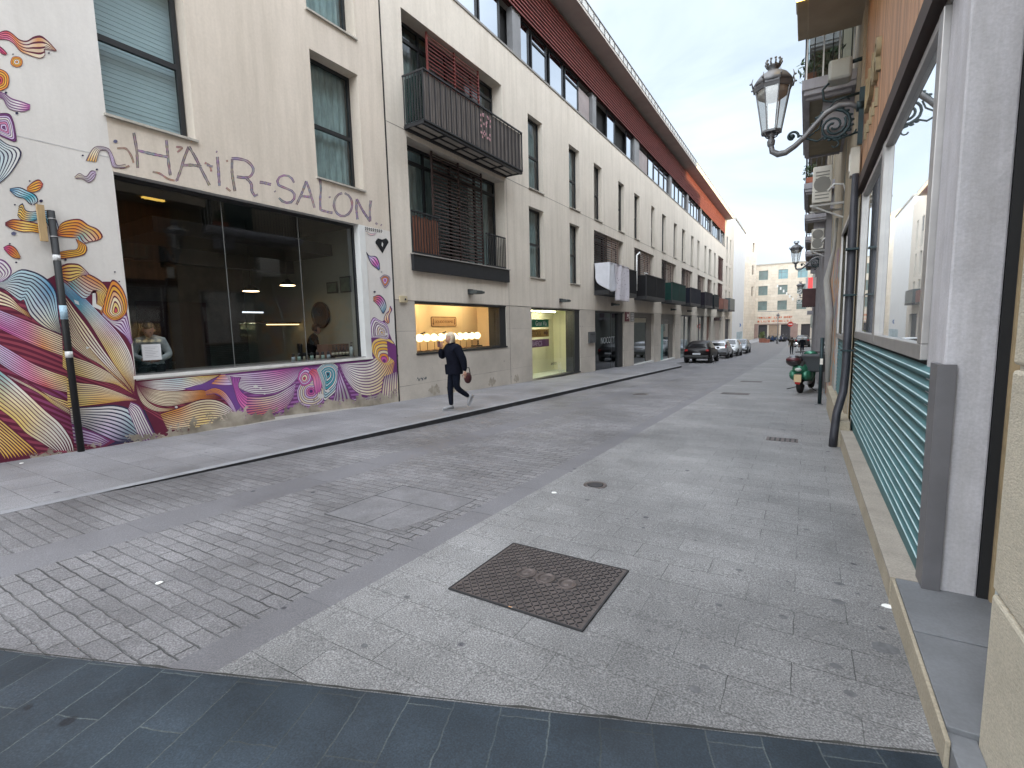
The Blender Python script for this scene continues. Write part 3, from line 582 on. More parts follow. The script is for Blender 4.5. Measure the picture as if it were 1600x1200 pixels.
# last balcony pair with red louvres
for z0, z1 in ((2.0,4.95),(5.3,8.15)): window(AB, XW-.36, 64.3, 68.5, z0, z1, fw=.08, curtain='c', cmat=VC[3]); louvre(AB, XW-.1, 64.4, 68.4, z0+.02, z1, mat('dusty red louvre', (.16,.065,.06), .7, .3, 3), .15, 3)
b = MB(); b.box(XW,-8.7,64.3,68.5,1.5,1.75); bo = b.obj('balcony', BLK, AB); b = MB(); b.box(-8.74,-8.71,64.3,68.5,1.75,3.0); b.box(XW,-8.7,64.3,64.34,1.75,3.0); b.obj('panel', mat('rust red panel', (.2,.09,.07), .7), bo)
# top floor: glazing strip, oxblood louvres, deep eaves
b = MB(); b.box(XW-.5,XW+.03,9.66,69.6,9.79,9.86); b.obj('string_course', mat('grey coping', (.25,.235,.22), .7, .1, 2), AB)
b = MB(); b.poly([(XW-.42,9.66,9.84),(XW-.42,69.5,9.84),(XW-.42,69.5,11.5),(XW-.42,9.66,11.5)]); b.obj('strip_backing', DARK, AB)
STR = glass('strip pane', (.35,.38,.4), 1.6, .02, .6); GP = mat('grey infill panel', (.20,.20,.205), .6, .15, 1.5)
y = 10.0; k = 0; random.seed(21)
PAT = [(14.3,15.6,0),(12.7,14.2,0),(11.1,12.6,0),(15.65,16.25,3),(16.3,16.9,1),(16.95,17.7,0),(17.9,19.2,0),(19.45,20.8,0),(21.0,22.5,0),(22.6,23.9,2),(24.0,24.5,1),(24.6,26.2,3),(26.3,27.6,0),(27.7,29.5,3),(29.6,30.8,0),(30.9,31.9,1),(32.0,34.2,2)]
yy = 34.3
while yy < 68.5:
    for w in (1.45,1.45,1.45,1.3,.75):
        PAT.append((yy, yy+w-.08, 1 if w == .75 else 0)); yy += w
for a, c, q in PAT:
    if q == 0: window(AB, XW-.16, a, c, 9.86, 11.47, fw=.06, transom=(11.05,) if (int(a*3) % 2) else (), name='strip_window', pane=STR, depth=.07)
    elif q == 1: b = MB(); b.box(XW-.3,XW-.06,a,c,9.86,11.47); b.obj('pillar', GP, AB)
    elif q == 2: b = MB(); b.box(XW-.24,XW-.2,a,c,9.86,11.2); b.obj('infill_panel', mat('rosy grey panel', (.30,.255,.25), .7, .15, 1.5), AB)
b = MB(); b.box(XW-.2,XW-.12,10,69.5,11.47,13.3); b.obj('louvre_backing', mat('dark red board', (.06,.018,.016), .8), AB)  # plain dark red backing behind the slats
b = MB(); n = 12; pz = (13.22-11.45)/n
for i in range(n): z = 11.45+i*pz; b.poly([(XW+.02,9.9,z),(XW+.02,69.5,z),(XW-.09,69.5,z+.10),(XW-.09,9.9,z+.10)]); b.box(XW-.005,XW+.03,9.9,69.5,z-.012,z+.035)
b.obj('red_louvre_band', LOUR, AB)
b = MB(); b.box(-12,-8.56,9.66,70.4,13.3,13.42); b.obj('eaves', mat('grey soffit', (.36,.335,.31), .8, .1, 1), AB)
b = MB(); b.box(-8.6,-8.54,9.66,70.42,13.43,13.72); b.obj('gutter_fascia', mat('pale zinc fascia', (.46,.47,.46), .5, .15, 2, metal=.2), AB)
b = MB()
for i in range(90): yv = 9.7+i*.675; b.box(-8.53,-8.515,yv,yv+.05,13.42,13.74)
b.box(-8.6,-8.51,9.66,70.42,13.72,13.76); b.obj('fascia_clips', mat('dark zinc', (.10,.10,.105), .6), AB)
b = MB(); b.poly([(-8.56,9.66,13.74),(-8.56,70.42,13.74),(-16,70.42,16.2),(-16,9.66,16.2)]); b.poly([(-16,9.66,16.2),(-16,70.42,16.2),(-24,70.42,13.4),(-24,9.66,13.4)]); b.poly([(-8.56,70.42,13.42),(-24,70.42,13.4),(-16,70.42,16.2)]); b.poly([(-8.56,9.66,13.42),(-16,9.66,16.2),(-24,9.66,13.4)]); b.obj('roof', mat('zinc roof', (.3,.3,.3), .6), AB)
# little wall lamps over the shop windows
for i, (y, z, lab) in enumerate(((13.06,1.2,'dark wall spotlight above the yellow lit shop window'),(19.9,1.17,'dark wall spotlight above the pale green lit shop window'),(26.6,1.2,'dark wall spotlight over the black glass shop door'),(40.6,1.2,'small wall spotlight over the shop with the rolled shutter'),(47,1.2,'small wall spotlight beyond the rolled shutter shop'))):
    t = thing('wall_spotlight', lab, 'lamp', (XW, y, z), 0, 'spotlights over the shops')
    b = MB(); b.box(0,.06,-.12,.12,-.07,.1); b.bar((.05,0,.06),(.26,0,.04),.05); b.obj('bracket', FRAME, t)
    b = MB(); b.box(.1,.38,-.16,.2,-.06,.045); b.box(.12,.36,.2,.34,-.04,.03); b.obj('lamp_head', mat('grey green lamp metal', (.055,.065,.065), .5), t, bevel=.015)
t = thing('junction_box', 'small yellowed junction box beside the joint of the salon building', 'junction box', (XW, 9.95, .86)); b = MB(); b.box(0,.05,-.14,.14,-.09,.09); b.obj('box', mat('yellowed plate', (.5,.42,.28), .7), t, bevel=.008); b = MB(); b.ball((.05,.05,0), .03, 8, 6); b.obj('knob', BLK, t)
# --- lit shop windows
GPV = 0
def room(parent, y0, y1, z0, z1, depth, wm, fm, name='display_room', wm2=None):
    b = MB(); xb = XW-.45-depth; xf = XW-.45
    b.poly([(xb,y0,z0),(xb,y1,z0),(xb,y1,z1),(xb,y0,z1)]); b.poly([(xb,y0,z0),(xf,y0,z0),(xf,y0,z1),(xb,y0,z1)]); b.poly([(xb,y0,z1),(xf,y0,z1),(xf,y1,z1),(xb,y1,z1)])
    b.m = 2 if wm2 else 0; b.poly([(xb,y1,z0),(xb,y1,z1),(xf,y1,z1),(xf,y1,z0)]); b.m = 1; b.poly([(xb,y0,z0),(xf,y0,z0),(xf,y1,z0),(xb,y1,z0)])
    return b.obj(name, [wm, fm, wm2 or wm], parent, fix=False)
AMB = mat('amber display wall', (.74,.60,.40), .85, .04, 1); PALE = mat('pale green white wall', (.80,.80,.63), .85, .04, 1)
room(AB, 10.1, 15.15, -.62, 1.15, .75, AMB, mat('brown shelf', (.25,.14,.08), .6))
for q_, (y_, w_) in enumerate(((11.4,1.6),(13.6,1.6))):
    t = thing('fill_light', 'added unseen warm fill light over the amber shop window, %s half' % ('salon side','far')[q_], 'light', (XW-.62, y_, 1.08)); b = MB(); b.box(-.03,.03,-w_/2,w_/2,-.02,0); b.obj('tube', emit('amber fill glow', (1,.76,.42), 26), t); b = MB(); b.box(-.04,.05,-w_/2,w_/2,0,.02); b.obj('batten', BLK, t)  # added emitters kept out of sight to brighten the amber display
fr = window(AB, XW-.06, 10.45, 15.25, -.62, .80, fw=.035, depth=.05, name='display_window', pane=glass('display pane', (.94,.95,.93), 1.42)); 
b = MB(); b.box(XW-.5,XW-.03,14.86,15.27,-.62,.8); b.box(XW-.5,XW-.0,10.42,15.28,.78,.83); b.box(XW-.02,XW+.015,10.4,15.3,-.68,-.62); b.obj('display_lining', FRAME, AB)
pq = thing('wall_plaque', 'rounded rectangular plaque with tools and lettering in the amber shop window', 'sign', (XW-1.19, 13.15, .29))
def rrect(w, h, r, n=5):
    p = []
    for cx, cy, a in ((w-r,h-r,0),(-w+r,h-r,90),(-w+r,-h+r,180),(w-r,-h+r,270)):
        for k in range(n+1): q = math.radians(a+90*k/n); p.append((cx+r*math.cos(q), cy+r*math.sin(q)))
    return p
b = MB(); b.prism(rrect(.68,.17,.06), 0, .012, 'x'); b.obj('board', mat('plaque border', (.12,.05,.02), .7), pq); b = MB(); b.prism(rrect(.65,.145,.05), .012, .016, 'x'); b.obj('face', mat('plaque face', (.45,.29,.16), .8), pq)
tx = text_mesh('lettering', 'LIQUIDO FORMES', MATS['plaque border'], pq, .125, (.018, -.5, -.045), (0,1,0), (0,0,1), .002)
b = MB()
for s in (-1, 1): b.bar((.02,.57*s,-.09),(.02,.57*s,.1),.03,.006,up=(1,0,0)); b.prism([(.57*s-.04,-.05),(.57*s,-.12),(.57*s+.04,-.05),(.57*s,-.02)], .016, .02, 'x')
b.obj('tool_mark', MATS['plaque border'], pq)
GLOW = emit('frosted globe glow', (1,.80,.42), 1.3); BRASS = mat('dark brass', (.10,.06,.03), .4, metal=.5)
ordn = ('first','second','third','fourth','fifth','sixth','seventh','eighth','ninth','tenth')
for i in range(10):
    y = 11.03+.33*i; t = thing('globe_lamp', 'lit globe lamp in the amber shop window, %s of ten from the salon side' % ordn[i], 'lamp', (XW-.42, y, -.60), 0, 'globe lamps in the amber shop window')
    b = MB(); b.ball((0,0,.39), .118, 16, 10); b.obj('globe', GLOW, t); b = MB(); b.tube([(0,0,0),(0,0,.28)], .008, 6); b.lathe([(.07,0),(.07,.012),(.02,.02)], n=12); b.obj('stalk', BRASS, t)
    if i in (0,2,3,5,7): b = MB(); b.bar((.02,.02,.5),(.13,.11,.56-.07*(i % 3)),.035); b.obj('finial', BLK, t)
t = thing('display_tools', 'small dark tool display past the last of the globe lamps', 'display', (XW-.6, 14.3, -.60)); b = MB(); b.box(-.1,.1,-.3,.12,0,.05); b.obj('stand', BLK, t); b = MB(); b.bar((0,-.05,.04),(0,.02,.22),.03); b.bar((0,.05,.04),(.02,-.03,.16),.02); b.obj('tool', BLK, t)
# pale green shop
room(AB, 17.1, 22.6, -2.15, .86, 1.25, PALE, mat('green white floor', (.5,.56,.5), .5))
window(AB, XW-.06, 17.25, 21.55, -2.15, .80, fw=.03, depth=.05, name='display_window', pane=glass('display pane')); b = MB(); b.box(XW-.5,XW-.04,21.5,22.08,-2.17,.80); b.box(XW-.5,XW-.02,17.2,22.1,.78,.83); b.box(XW-.5,XW+.01,17.2,22.1,-2.2,-2.14); b.obj('display_lining', FRAME, AB)
for i, (y, w, lab) in enumerate(((17.9,.5,'short fluorescent tube above the green sign in the pale green shop'),(19.1,1.3,'middle fluorescent tube at the ceiling of the pale green shop'),(20.7,1.3,'fluorescent tube farthest from the green sign in the pale green shop'))):
    t = thing('tube_light', lab, 'light', (XW-1.0, y, .77), 0); b = MB(); b.box(-.04,.04,-w/2,w/2,-.03,.0); b.obj('tube', emit('tube glow', (1,.92,.62), 22), t); b = MB(); b.box(-.06,.06,-w/2-.03,w/2+.03,0,.05); b.obj('batten', GP, t)
for i, (z, body, c, c2, lab) in enumerate(((.20,'Gran Vía',(.0,.22,.12),(.8,.85,.8),'green street sign reading Gran Vía in the pale green shop'),(-.22,'RETOLS',(.42,.24,.05),(.16,.07,.02),'ochre sign with an arrow mark, middle of three in the pale green shop'),(-.65,'GRAFICS',(.17,.06,.14),(.6,.45,.58),'purple sign, lowest of the three in the pale green shop'))):
    t = thing('shop_sign', lab, 'sign', (XW-.42, 18.4, z)); b = MB(); b.box(0,.05,-1.0,1.05,-.165,.165); b.obj('board', mat('sign ground %d' % i, c, .5, .1), t, bevel=.01)
    text_mesh('lettering', body, mat('sign letter %d' % i, c2, .6), t, .29, (.053, -.2 if i == 0 else -.75, -.1), (0,1,0), (0,0,1), .002)
    b = MB(); b.box(.05,.054,-1.0,-.9,-.13,.13) if i != 1 else b.prism([(.55,-.06),(.8,-.06),(.8,-.13),(.98,0),(.8,.13),(.8,.06),(.55,.06)], .05, .055, 'x'); b.obj('sign_mark', MATS['sign letter %d' % i], t)
t = tag(text_mesh('window_lettering', 'avinco', mat('dark vinyl', (.03,.05,.05), .6), None, .22, (XW-.075, 19.0, -1.62), (0,1,0), (0,0,1), .001), 'small dark lettering stuck on the pale green shop glass', 'lettering')
t = thing('wire_easel', 'small white wire stand on the floor behind the pale green shop window', 'stand', (XW-.5, 20.75, -2.14)); b = MB()
b.tube([(0,-.12,.48),(0,.05,.44),(0,-.05,.32),(0,.12,.25),(0,.0,.1),(0,.18,.05),(0,.2,.0)], .012, 6); b.tube([(0,-.15,.5),(0,-.02,0)], .012, 6); b.tube([(0,.12,.5),(0,.22,0)], .012, 6); b.obj('frame', mat('white wire', (.8,.8,.75), .5), t)
b = MB(); b.tube([(-.1,-.05,0),(.08,-.05,0)], .01, 6); b.obj('foot', MATS['white wire'], t)
# black glass shop door bay
b = MB(); b.box(XW-.5,XW-.06,24.05,24.25,-2.6,.82); b.box(XW-.5,XW-.1,28.0,28.8,-2.6,.82); b.box(XW-.5,XW-.02,24.05,28.8,.74,.83); b.box(XW-.3,XW-.26,27.15,27.25,-2.6,.75); b.obj('shop_frame', BLK, AB)
room(AB, 24.1, 28.7, -2.7, .8, 4, mat('dim shop wall', (.13,.15,.16), .7, .3, 1), DARK, 'shop_interior')
b = MB(); b.poly([(XW-.2,24.25,-2.6),(XW-.2,28.0,-2.6),(XW-.2,28.0,.75),(XW-.2,24.25,.75)]); b.obj('shop_glass', glass('dark shop glass', (.4,.45,.48), 1.5), AB)
text_mesh('shop_lettering', 'NOCOTT', mat('grey vinyl letters', (.42,.46,.48), .6), AB, .52, (XW-.19, 25.35, -.95), (0,1,0), (0,0,1), .002)
t = thing('letter_box', 'dark metal box fixed to the cladding beside the black glass shop', 'letter box', (XW, 23.5, -.54)); b = MB(); b.box(0,.09,-.42,.42,-.28,.28); b.obj('box', mat('dark grey metal', (.075,.08,.085), .5), t, bevel=.012); b = MB(); b.box(.09,.1,-.3,.3,.14,.17); b.obj('slot', BLK, t)
t = thing('parking_plate', 'small maroon plate with white symbols on the pier after the black glass shop', 'sign', (XW, 29.3, .55)); b = MB(); b.box(0,.03,-.42,.42,-.28,.28); b.obj('plate', mat('maroon plate', (.13,.03,.04), .6), t); b = MB(); b.lathe([(.1,.031),(.1,.036)], (0,.1,.08), 14, 'x'); b.bar((.033,-.25,-.15),(.033,.3,-.05),.06,.006); b.obj('symbol', ASH, t)
t = thing('notice_plate', 'grey notice plate with lines of text next to the maroon plate', 'sign', (XW, 30.35, .55)); b = MB(); b.box(0,.03,-.36,.36,-.28,.28); b.obj('plate', mat('grey plate', (.16,.15,.15), .6), t); b = MB()
for i in range(5): b.box(.03,.034,-.28,.24-.05*(i % 2),.2-.1*i,.16-.1*i)
b.obj('text_lines', mat('pale print', (.5,.48,.46), .7), t)
# the other shop bays
TEAL = mat('teal glass film', (.12,.30,.30), .3, .15, 2); DG = glass('shop glass plain', (.62,.68,.68), 1.55)
for k, (a, c, kind) in enumerate(((30.75,35.5,'lit'),(37.5,42.2,'teal'),(44.3,49,'blind'),(51.5,55.8,'blind'),(57.3,60,'door'),(63,67.8,'plain'))):
    zb = G(c)-.15
    if kind in ('lit', 'teal'):
        room(AB, a, c, zb, .82, 3, mat('shop wall %s' % kind, (.36,.35,.30) if kind == 'lit' else (.16,.24,.25), .8, .2, 1), mat('shop floor', (.3,.34,.33), .5), 'shop_interior')
        b = MB(); b.poly([(XW-.25,a,zb),(XW-.25,c-1.2,zb),(XW-.25,c-1.2,.8),(XW-.25,a,.8)]); b.obj('shop_glass', DG, AB)
        b = MB(); b.box(XW-.3,XW-.2,c-1.25,c,zb,.8); b.box(XW-.3,XW-.18,a,c,.55,.82); b.obj('shop_frame', mat('bronze frame', (.17,.155,.14), .5), AB)
        b = MB(); b.box(XW-.3,XW+.02,a,c,zb,G(c)+.14); b.obj('threshold', mat('white threshold', (.62,.62,.6), .6), AB)
        if kind == 'teal':
            b = MB()
            for i in range(6): b.box(XW-.2,XW-.15-.015*(i % 2),a,c,.78-.12*i-.1,.78-.12*i)
            b.obj('rolled_shutter', mat('grey shutter slats', (.2,.195,.19), .5, .1, 3, metal=.3), AB)
            b = MB(); b.box(XW-.24,XW-.2,a+.05,a+1.5,zb,.05); b.obj('door_leaf', TEAL, AB)
        else:
            b = MB(); b.box(XW-.24,XW-.22,a+.1,c-1.3,.2,.5); b.obj('shop_header', mat('cream header', (.5,.47,.38), .7), AB)
    elif kind == 'blind':
        b = MB(); n = 14
        for i in range(n): y = a+.1+(c-a-.2)*i/n; b.poly([(XW-.32,y,zb),(XW-.28,y+(c-a-.2)/n*.8,zb),(XW-.28,y+(c-a-.2)/n*.8,.75),(XW-.32,y,.75)])
        b.obj('vertical_blind', mat('grey green blind', (.36,.40,.37), .8, .15, 3), AB)
        b = MB(); b.poly([(XW-.2,a,zb),(XW-.2,c,zb),(XW-.2,c,.8),(XW-.2,a,.8)]); b.obj('shop_glass', DG, AB); b = MB(); b.box(XW-.5,XW-.15,a,c,.72,.82); [b.box(XW-.25,XW-.15,q-.04,q+.04,zb,.8) for q in (a+.05,(a+c)/2,c-.05)]; b.obj('shop_frame', GP, AB)
    elif kind == 'door':
        b = MB(); b.box(XW-.3,XW-.24,a,c,zb,.8); b.obj('garage_door', mat('brown timber door', (.17,.085,.06), .7, .3, 2, stretch=(1,6,1)), AB); b = MB(); b.box(XW-.235,XW-.2,c-.3,c-.26,-1.9,-1.6); b.obj('door_handle', ASH, AB)
    else:
        b = MB(); b.box(XW-.3,XW-.24,a,c,zb,.8); b.obj('shutter_door', mat('beige shutter', (.45,.38,.33), .7, .1, 2), AB)
t = thing('shop_canopy_sign', 'dark projecting sign board over the beige shuttered bay at the far end', 'sign', (XW, 62.9, .55)); b = MB(); b.box(0,.6,-.9,.9,-.2,.16); b.obj('board', mat('dark brown board', (.05,.03,.03), .6), t); b = MB(); b.box(.61,.62,-.7,.7,-.08,.06); b.obj('lettering', GP, t)
# laundry
def cloth(name, y0, y1, zt, zb, x, m, lab, fold=6, round_=0., seed=1, side=0.):
    random.seed(seed); b = MB(); b.sm = True; n, k = 40, 26; g = []
    for j in range(k+1):
        row = []
        for i in range(n+1):
            u = i/n; v = j/k; s_ = u*(side+y1-y0)-side; y = y0+max(0., s_); dx = min(0., s_); hang = 1 - round_*(abs(u-.62)*1.7)**2.2; z = zt-(zt-zb)*v*hang
            row.append(b.vert((x+dx+.05*math.sin(u*fold*2.1+seed)*v**.5+.02*math.sin(u*19+v*3), y+(.05*v*math.sin(u*5+seed) if dx == 0 else -.035-.03*v*math.sin(u*19)), z)))
        g.append(row)
    for p, q in zip(g, g[1:]):
        for i in range(n): b.face((p[i], q[i], q[i+1], p[i+1]))
    b.sm = False; b.box(x-.08,x+.03,y0,y1,zt-.005,zt+.014); b.box(x-side-.02,x+.02,y0-.05,y0+.06,zt-.005,zt+.012) if side else None
    o = b.obj(name, m); s = o.modifiers.new('t', 'SOLIDIFY'); s.thickness = .008; tag(o, lab, 'laundry', 'washing hung over the balcony'); return o
cloth('bed_sheet', 23.9, 25.0, 3.18, 1.75, -8.58, mat('white sheet cotton', (.62,.63,.68), .9, .06, 3), 'plain white sheet hung over the corner of the first black balcony', 7, .45, 2, .78)
pm, pt, pb = nt('flowered cotton'); tc = pt.nodes.new('ShaderNodeTexCoord'); vo = N(pt, 'ShaderNodeTexVoronoi'); vo.inputs['Scale'].default_value = 6.5; pt.links.new(tc.outputs['Object'], vo.inputs[0]); rp = ramp(pt, [(.13, (.25,.2,.26)), (.24, (.60,.57,.62))], vo.outputs[0]); pt.links.new(rp.outputs[0], pb.inputs['Base Color']); pb.inputs['Roughness'].default_value = .9
cloth('patterned_sheet', 24.6, 26.9, 3.17, 1.32, -8.53, pm, 'patterned white and purple sheet hung lower over the first black balcony', 6, .0, 3)
t = thing('balcony_chair', 'white folded chair and frames standing behind the second balcony opening', 'chair', (-8.95, 31.1, 1.86)); wm = mat('white tube', (.75,.75,.74), .5)
b = MB()
for q in (0,.5): b.tube([(0,q,0),(.05,q+.25,.75),(.05,q+.2,1.5)], .02, 6); b.tube([(.1,q+.3,0),(.05,q,.8)], .02, 6)
b.obj('frame', wm, t); b = MB()
for z in (.7,.85,1.4,1.25): b.box(.04,.08,.1,.8,z,z+.05)
b.obj('seat', wm, t)
b = MB(); b.tube([(-8.9,29.6,2.1),(-8.9,29.6,4.2),(-8.82,29.9,4.38),(-8.8,30.05,4.3)], .05, 8); tag(b.obj('white_flue', wm), 'tall white hooked flue pipe between the first two balconies', 'pipe')
# --- ends of the street on the left
W2 = thing('corner_building', 'narrow cream building with paired slot windows past the long apartment block', 'building')
hs = [(71.0,72.3,z0,z1,.3) for z0, z1 in ((8.0,11.4),(4.9,7.6),(2.0,4.4))] + [(74.3,75.4,z0,z1,.3) for z0, z1 in ((8.0,11.4),(4.9,7.6),(2.0,4.4))] + [(71.5,76.5,-9,.6,.3)]
b = MB(); facade(b, XW, 69.62, 78.5, lambda y: G(y)-.4, 13.9, hs, .3); shell(b, XW, -20, 69.62, 78.5, -5, 13.9); b.obj('wall', CREAM2, W2, fix=False)
for h in hs[:6]: window(W2, XW-.25, h[0], h[1], h[2], h[3], fw=.08, curtain='c', cmat=VC[1])
b = MB(); b.box(XW-.3,XW-.25,71.5,76.5,-4,.6); b.obj('garage_door', mat('black garage door', (.03,.032,.04), .6), W2)
b = MB(); b.box(XW,-8.7,70.3,75.2,1.6,1.8); bo = b.obj('balcony', BLK, W2); b = MB(); b.box(-8.75,-8.71,70.3,75.2,1.8,3.3); b.box(XW,-8.75,70.3,70.34,1.8,3.3); b.obj('panel', mat('grey glass panel', (.07,.085,.09), .4), bo)
W3 = thing('white_building', 'plain bright white end wall beyond the narrow cream building', 'building'); b = MB(); b.box(-22,XW+.04,78.52,93,-5,14.9); b.obj('wall', mat('bright white render', (.78,.79,.80), .85, .04, 1), W3); b = MB(); b.box(-22.1,XW+.14,78.42,93.1,14.9,15.15); b.obj('coping', STONE_SILL, W3); b = MB(); b.box(XW+.04,XW+.055,84,92,-3.5,-1.4); b.obj('graffiti_panel', mat('faded blue graffiti', (.45,.55,.6), .8, .35, 2.5), W3)
STN = pavers('honey limestone courses', (.70,.62,.51), (.75,.68,.58), (.5,.43,.34), 1.6, .62, .01, .8, .05, 40, blotch=.15, distort=0., bump=.1)
for n_ in STN.node_tree.nodes:
    if n_.type == 'MAPPING': n_.inputs['Rotation'].default_value = (math.radians(90), 0, 0)
W4 = thing('limestone_building', 'tall plain honey limestone building with three small windows stacked near one edge', 'building', (-12.9, 107, 0), math.radians(76.5))
b = MB(); b.box(-26,0.0,0,26,-5,18.9)                                   # local -y faces the street after turning
b = MB(); W, D, Ht = 13.2, 14, 18.9; hs = [(10.7,11.9,z,z+2.0,.3) for z in (5.7,10.2,14.9)] + [(3.4,4.7,z,z+2.0,.3) for z in (5.7,10.2,14.9)]
f_ = MB(); facade(f_, 0, 0, W, lambda y: -5, Ht, hs, .3); f_.v = [(p[1], p[0]*-1, p[2]) for p in f_.v]
k0 = len(f_.v); f_.box(.0,W,.32,D,-5,Ht); f_.obj('wall', STN, W4)
for h in hs: b = MB(); b.box(h[0],h[1],.26,.3,h[2],h[3]); b.obj('window', mat('brown grey window', (.13,.10,.08), .5), W4)
b = MB(); b.box(-.1,W+.1,-.1,D,Ht,Ht+.25); b.obj('coping', STONE_SILL, W4)
b = MB(); b.box(2.2,4.3,-.03,.0,-3.7,-.9); b.obj('door', mat('ochre door', (.5,.33,.14), .7), W4)
FB = thing('market_building', 'four storey honey stone building closing the street, with red lettering over its ground floor', 'building', (0, 125, 0))
hs = [(a, a+1.85, z, z+2.05, .25) for a in (-9.65,-5.75,-2.05,1.8,5.6) for z in (9.5,6.1,2.7)]
gh = [(-9.4,-7.6,-9,-.55,.4),(-4.9,-3.0,-9,-.55,.4),(-1.0,1.1,-9,-.55,.4),(-7.3,-5.2,-9,-.55,.2)]
f_ = MB(); facade(f_, 0, -14, 12, lambda y: -5, 12.75, hs+gh, .25); f_.v = [(p[1], -p[0], p[2]) for p in f_.v]; f_.box(-14,12,.45,14,-5,12.75); f_.obj('wall', STN, FB)
WB = [mat('grey green far pane', (.16,.22,.21), .3, .2, 1), mat('blue far pane', (.22,.38,.42), .3, .2, 1)]
for i, h in enumerate(hs):
    b = MB(); b.box(h[0],h[1],.2,.24,h[2],h[3]); b.m = 1; b.box(h[0],h[1],.17,.2,h[2]+1.35,h[2]+1.42); b.box(h[0]+.6,h[0]+.66,.17,.2,h[2],h[3]); b.obj('window', [WB[1 if i % 3 == 0 and i > 2 else 0], GP], FB)
b = MB()
for h in gh[:3]: b.box(h[0],h[1],.35,.4,-4,-.55)
b.obj('dark_opening', mat('dark shop inside', (.045,.04,.045), .5), FB)
b = MB(); b.box(-7.3,-5.2,.15,.2,-4,-.55); b.obj('stone_infill', mat('tan stone infill', (.36,.27,.20), .8, .1), FB)
b = MB(); b.box(-10.2,-2.0,-.06,0,-.5,-.3); b.box(-10.5,-9.45,-.05,0,-4,-.5); b.box(-3.0,-1.6,-.05,0,-4,-.5); b.obj('stone_trim', mat('pinkish stone', (.36,.25,.22), .8, .15, 1), FB)
random.seed(4); b = MB()
for z, x1 in ((.85,-2.6),(.02,-3.0)):
    x = -9.6
    while x < x1:
        w = .16+.2*random.random(); b.box(x,x+w*.3,-.06,-.005,z,z+.42); b.box(x,x+w,-.06,-.005,z+(.0 if random.random() > .5 else .36),z+.06+(.0 if random.random() > .5 else .36)); x += w+.12+(.3 if random.random() < .12 else 0)
b.obj('red_lettering', mat('orange red letters', (.75,.17,.05), .6), FB)
b = MB(); b.box(-14,12,-.12,.02,12.75,13.0); b.obj('coping', STONE_SILL, FB)
# ================================================================== right-hand side
BST = mat('rough beige stone', (.47,.42,.335), .85, .08, 2.5, .12, .5, 55, stretch=(1,1,3))
NB = thing('stone_building', 'rough beige stone wall with horizontal grooves beside the grey threshold step', 'building')
b = MB(); zs = [-3,-.965,-.17,.62,1.42,2.22,3.02,13]
for a, c in zip(zs, zs[1:]): b.box(.6,9,-14,2.27,a+.008,c-.008)
b.obj('wall', BST, NB, bevel=.012); b = MB(); b.box(.615,8.9,-14,2.255,-3,12.9); b.obj('groove', mat('pale mortar', (.55,.52,.45), .9), NB)
RS = thing('shop_building', 'shop with big aluminium windows over a teal ribbed shutter and timber boards above', 'building')
PLS = mat('lilac white plaster', (.50,.485,.51), .8, .13, 3.2, .07, .35, 25, stain=((.30,.28,.27), .6)); ALU = mat('brushed aluminium', (.38,.36,.35), .4, .1, 5, metal=.6); RIB = mat('teal shutter paint', (.045,.125,.135), .6, .22, 2.2, .06, stretch=(1,1,4)); RIBL = mat('painted shutter highlight', (.42,.55,.57), .5, .2, 4)  # the pale shutter tone is a highlight line painted onto the ribs
TIM = mat('orange varnished timber', (.38,.20,.105), .5, .5, 2.2, .15, .15, 30, stretch=(5,5,.16))
b = MB(); b.box(.65,.86,3.48,3.92,-1.55,6); b.box(.67,.86,3.93,9.3,-1.9,1.99); b.obj('pillar', PLS, RS, bevel=.01)
b = MB(); b.box(.861,.905,3.47,3.6,-1.55,6); b.obj('black_gap', mat('gap black', (.008,.008,.009), .7), RS)  # solid black strip filling the gap beside the pillar
b = MB(); b.box(.906,1.3,3.44,3.6,-1.55,6); b.obj('reveal_wall', mat('ochre reveal', (.35,.26,.15), .8, .3, 3), RS)
b = MB(); b.box(.618,.70,3.45,3.475,-1.536,-.25); b.box(.618,.649,3.476,3.62,-1.545,-.25); b.obj('shutter_guide', mat('grey steel guide', (.17,.165,.175), .45, .15, 3, metal=.5), RS)
b = MB(); b.box(.64,.86,3.9,9.3,1.8,1.86); b.obj('beam_flashing', ALU, RS); b = MB(); b.box(.565,.86,3.62,9.25,1.86,2.02); b.obj('brown_beam', mat('dark brown beam', (.035,.018,.014), .6, .2, 5), RS)
# windows and their frames
b = MB(); b.box(.615,.7,3.93,9.0,-.26,-.16); b.box(.615,.7,3.93,4.05,-.16,1.8)
for y in (6.42, 8.72): b.box(.612,.7,y,y+.16 if y < 8 else y+.28,-.26,1.8)
b.box(.618,.7,4.05,9.0,1.74,1.8); b.obj('window_frame', ALU, RS, bevel=.006)
MIR = bpy.data.materials.new('mirror coated glass'); MIR.use_nodes = True; q = MIR.node_tree.nodes['Principled BSDF']; q.inputs['Base Color'].default_value = (.80,.84,.86,1); q.inputs['Metallic'].default_value = .85; q.inputs['Roughness'].default_value = .015
for i, (a, c) in enumerate(((4.05,6.42),(6.58,8.72))):
    b = MB(); b.poly([(.655,a,-.16),(.655,c,-.16),(.655,c,1.74),(.655,a,1.74)]); b.obj('window_pane', MIR, RS)
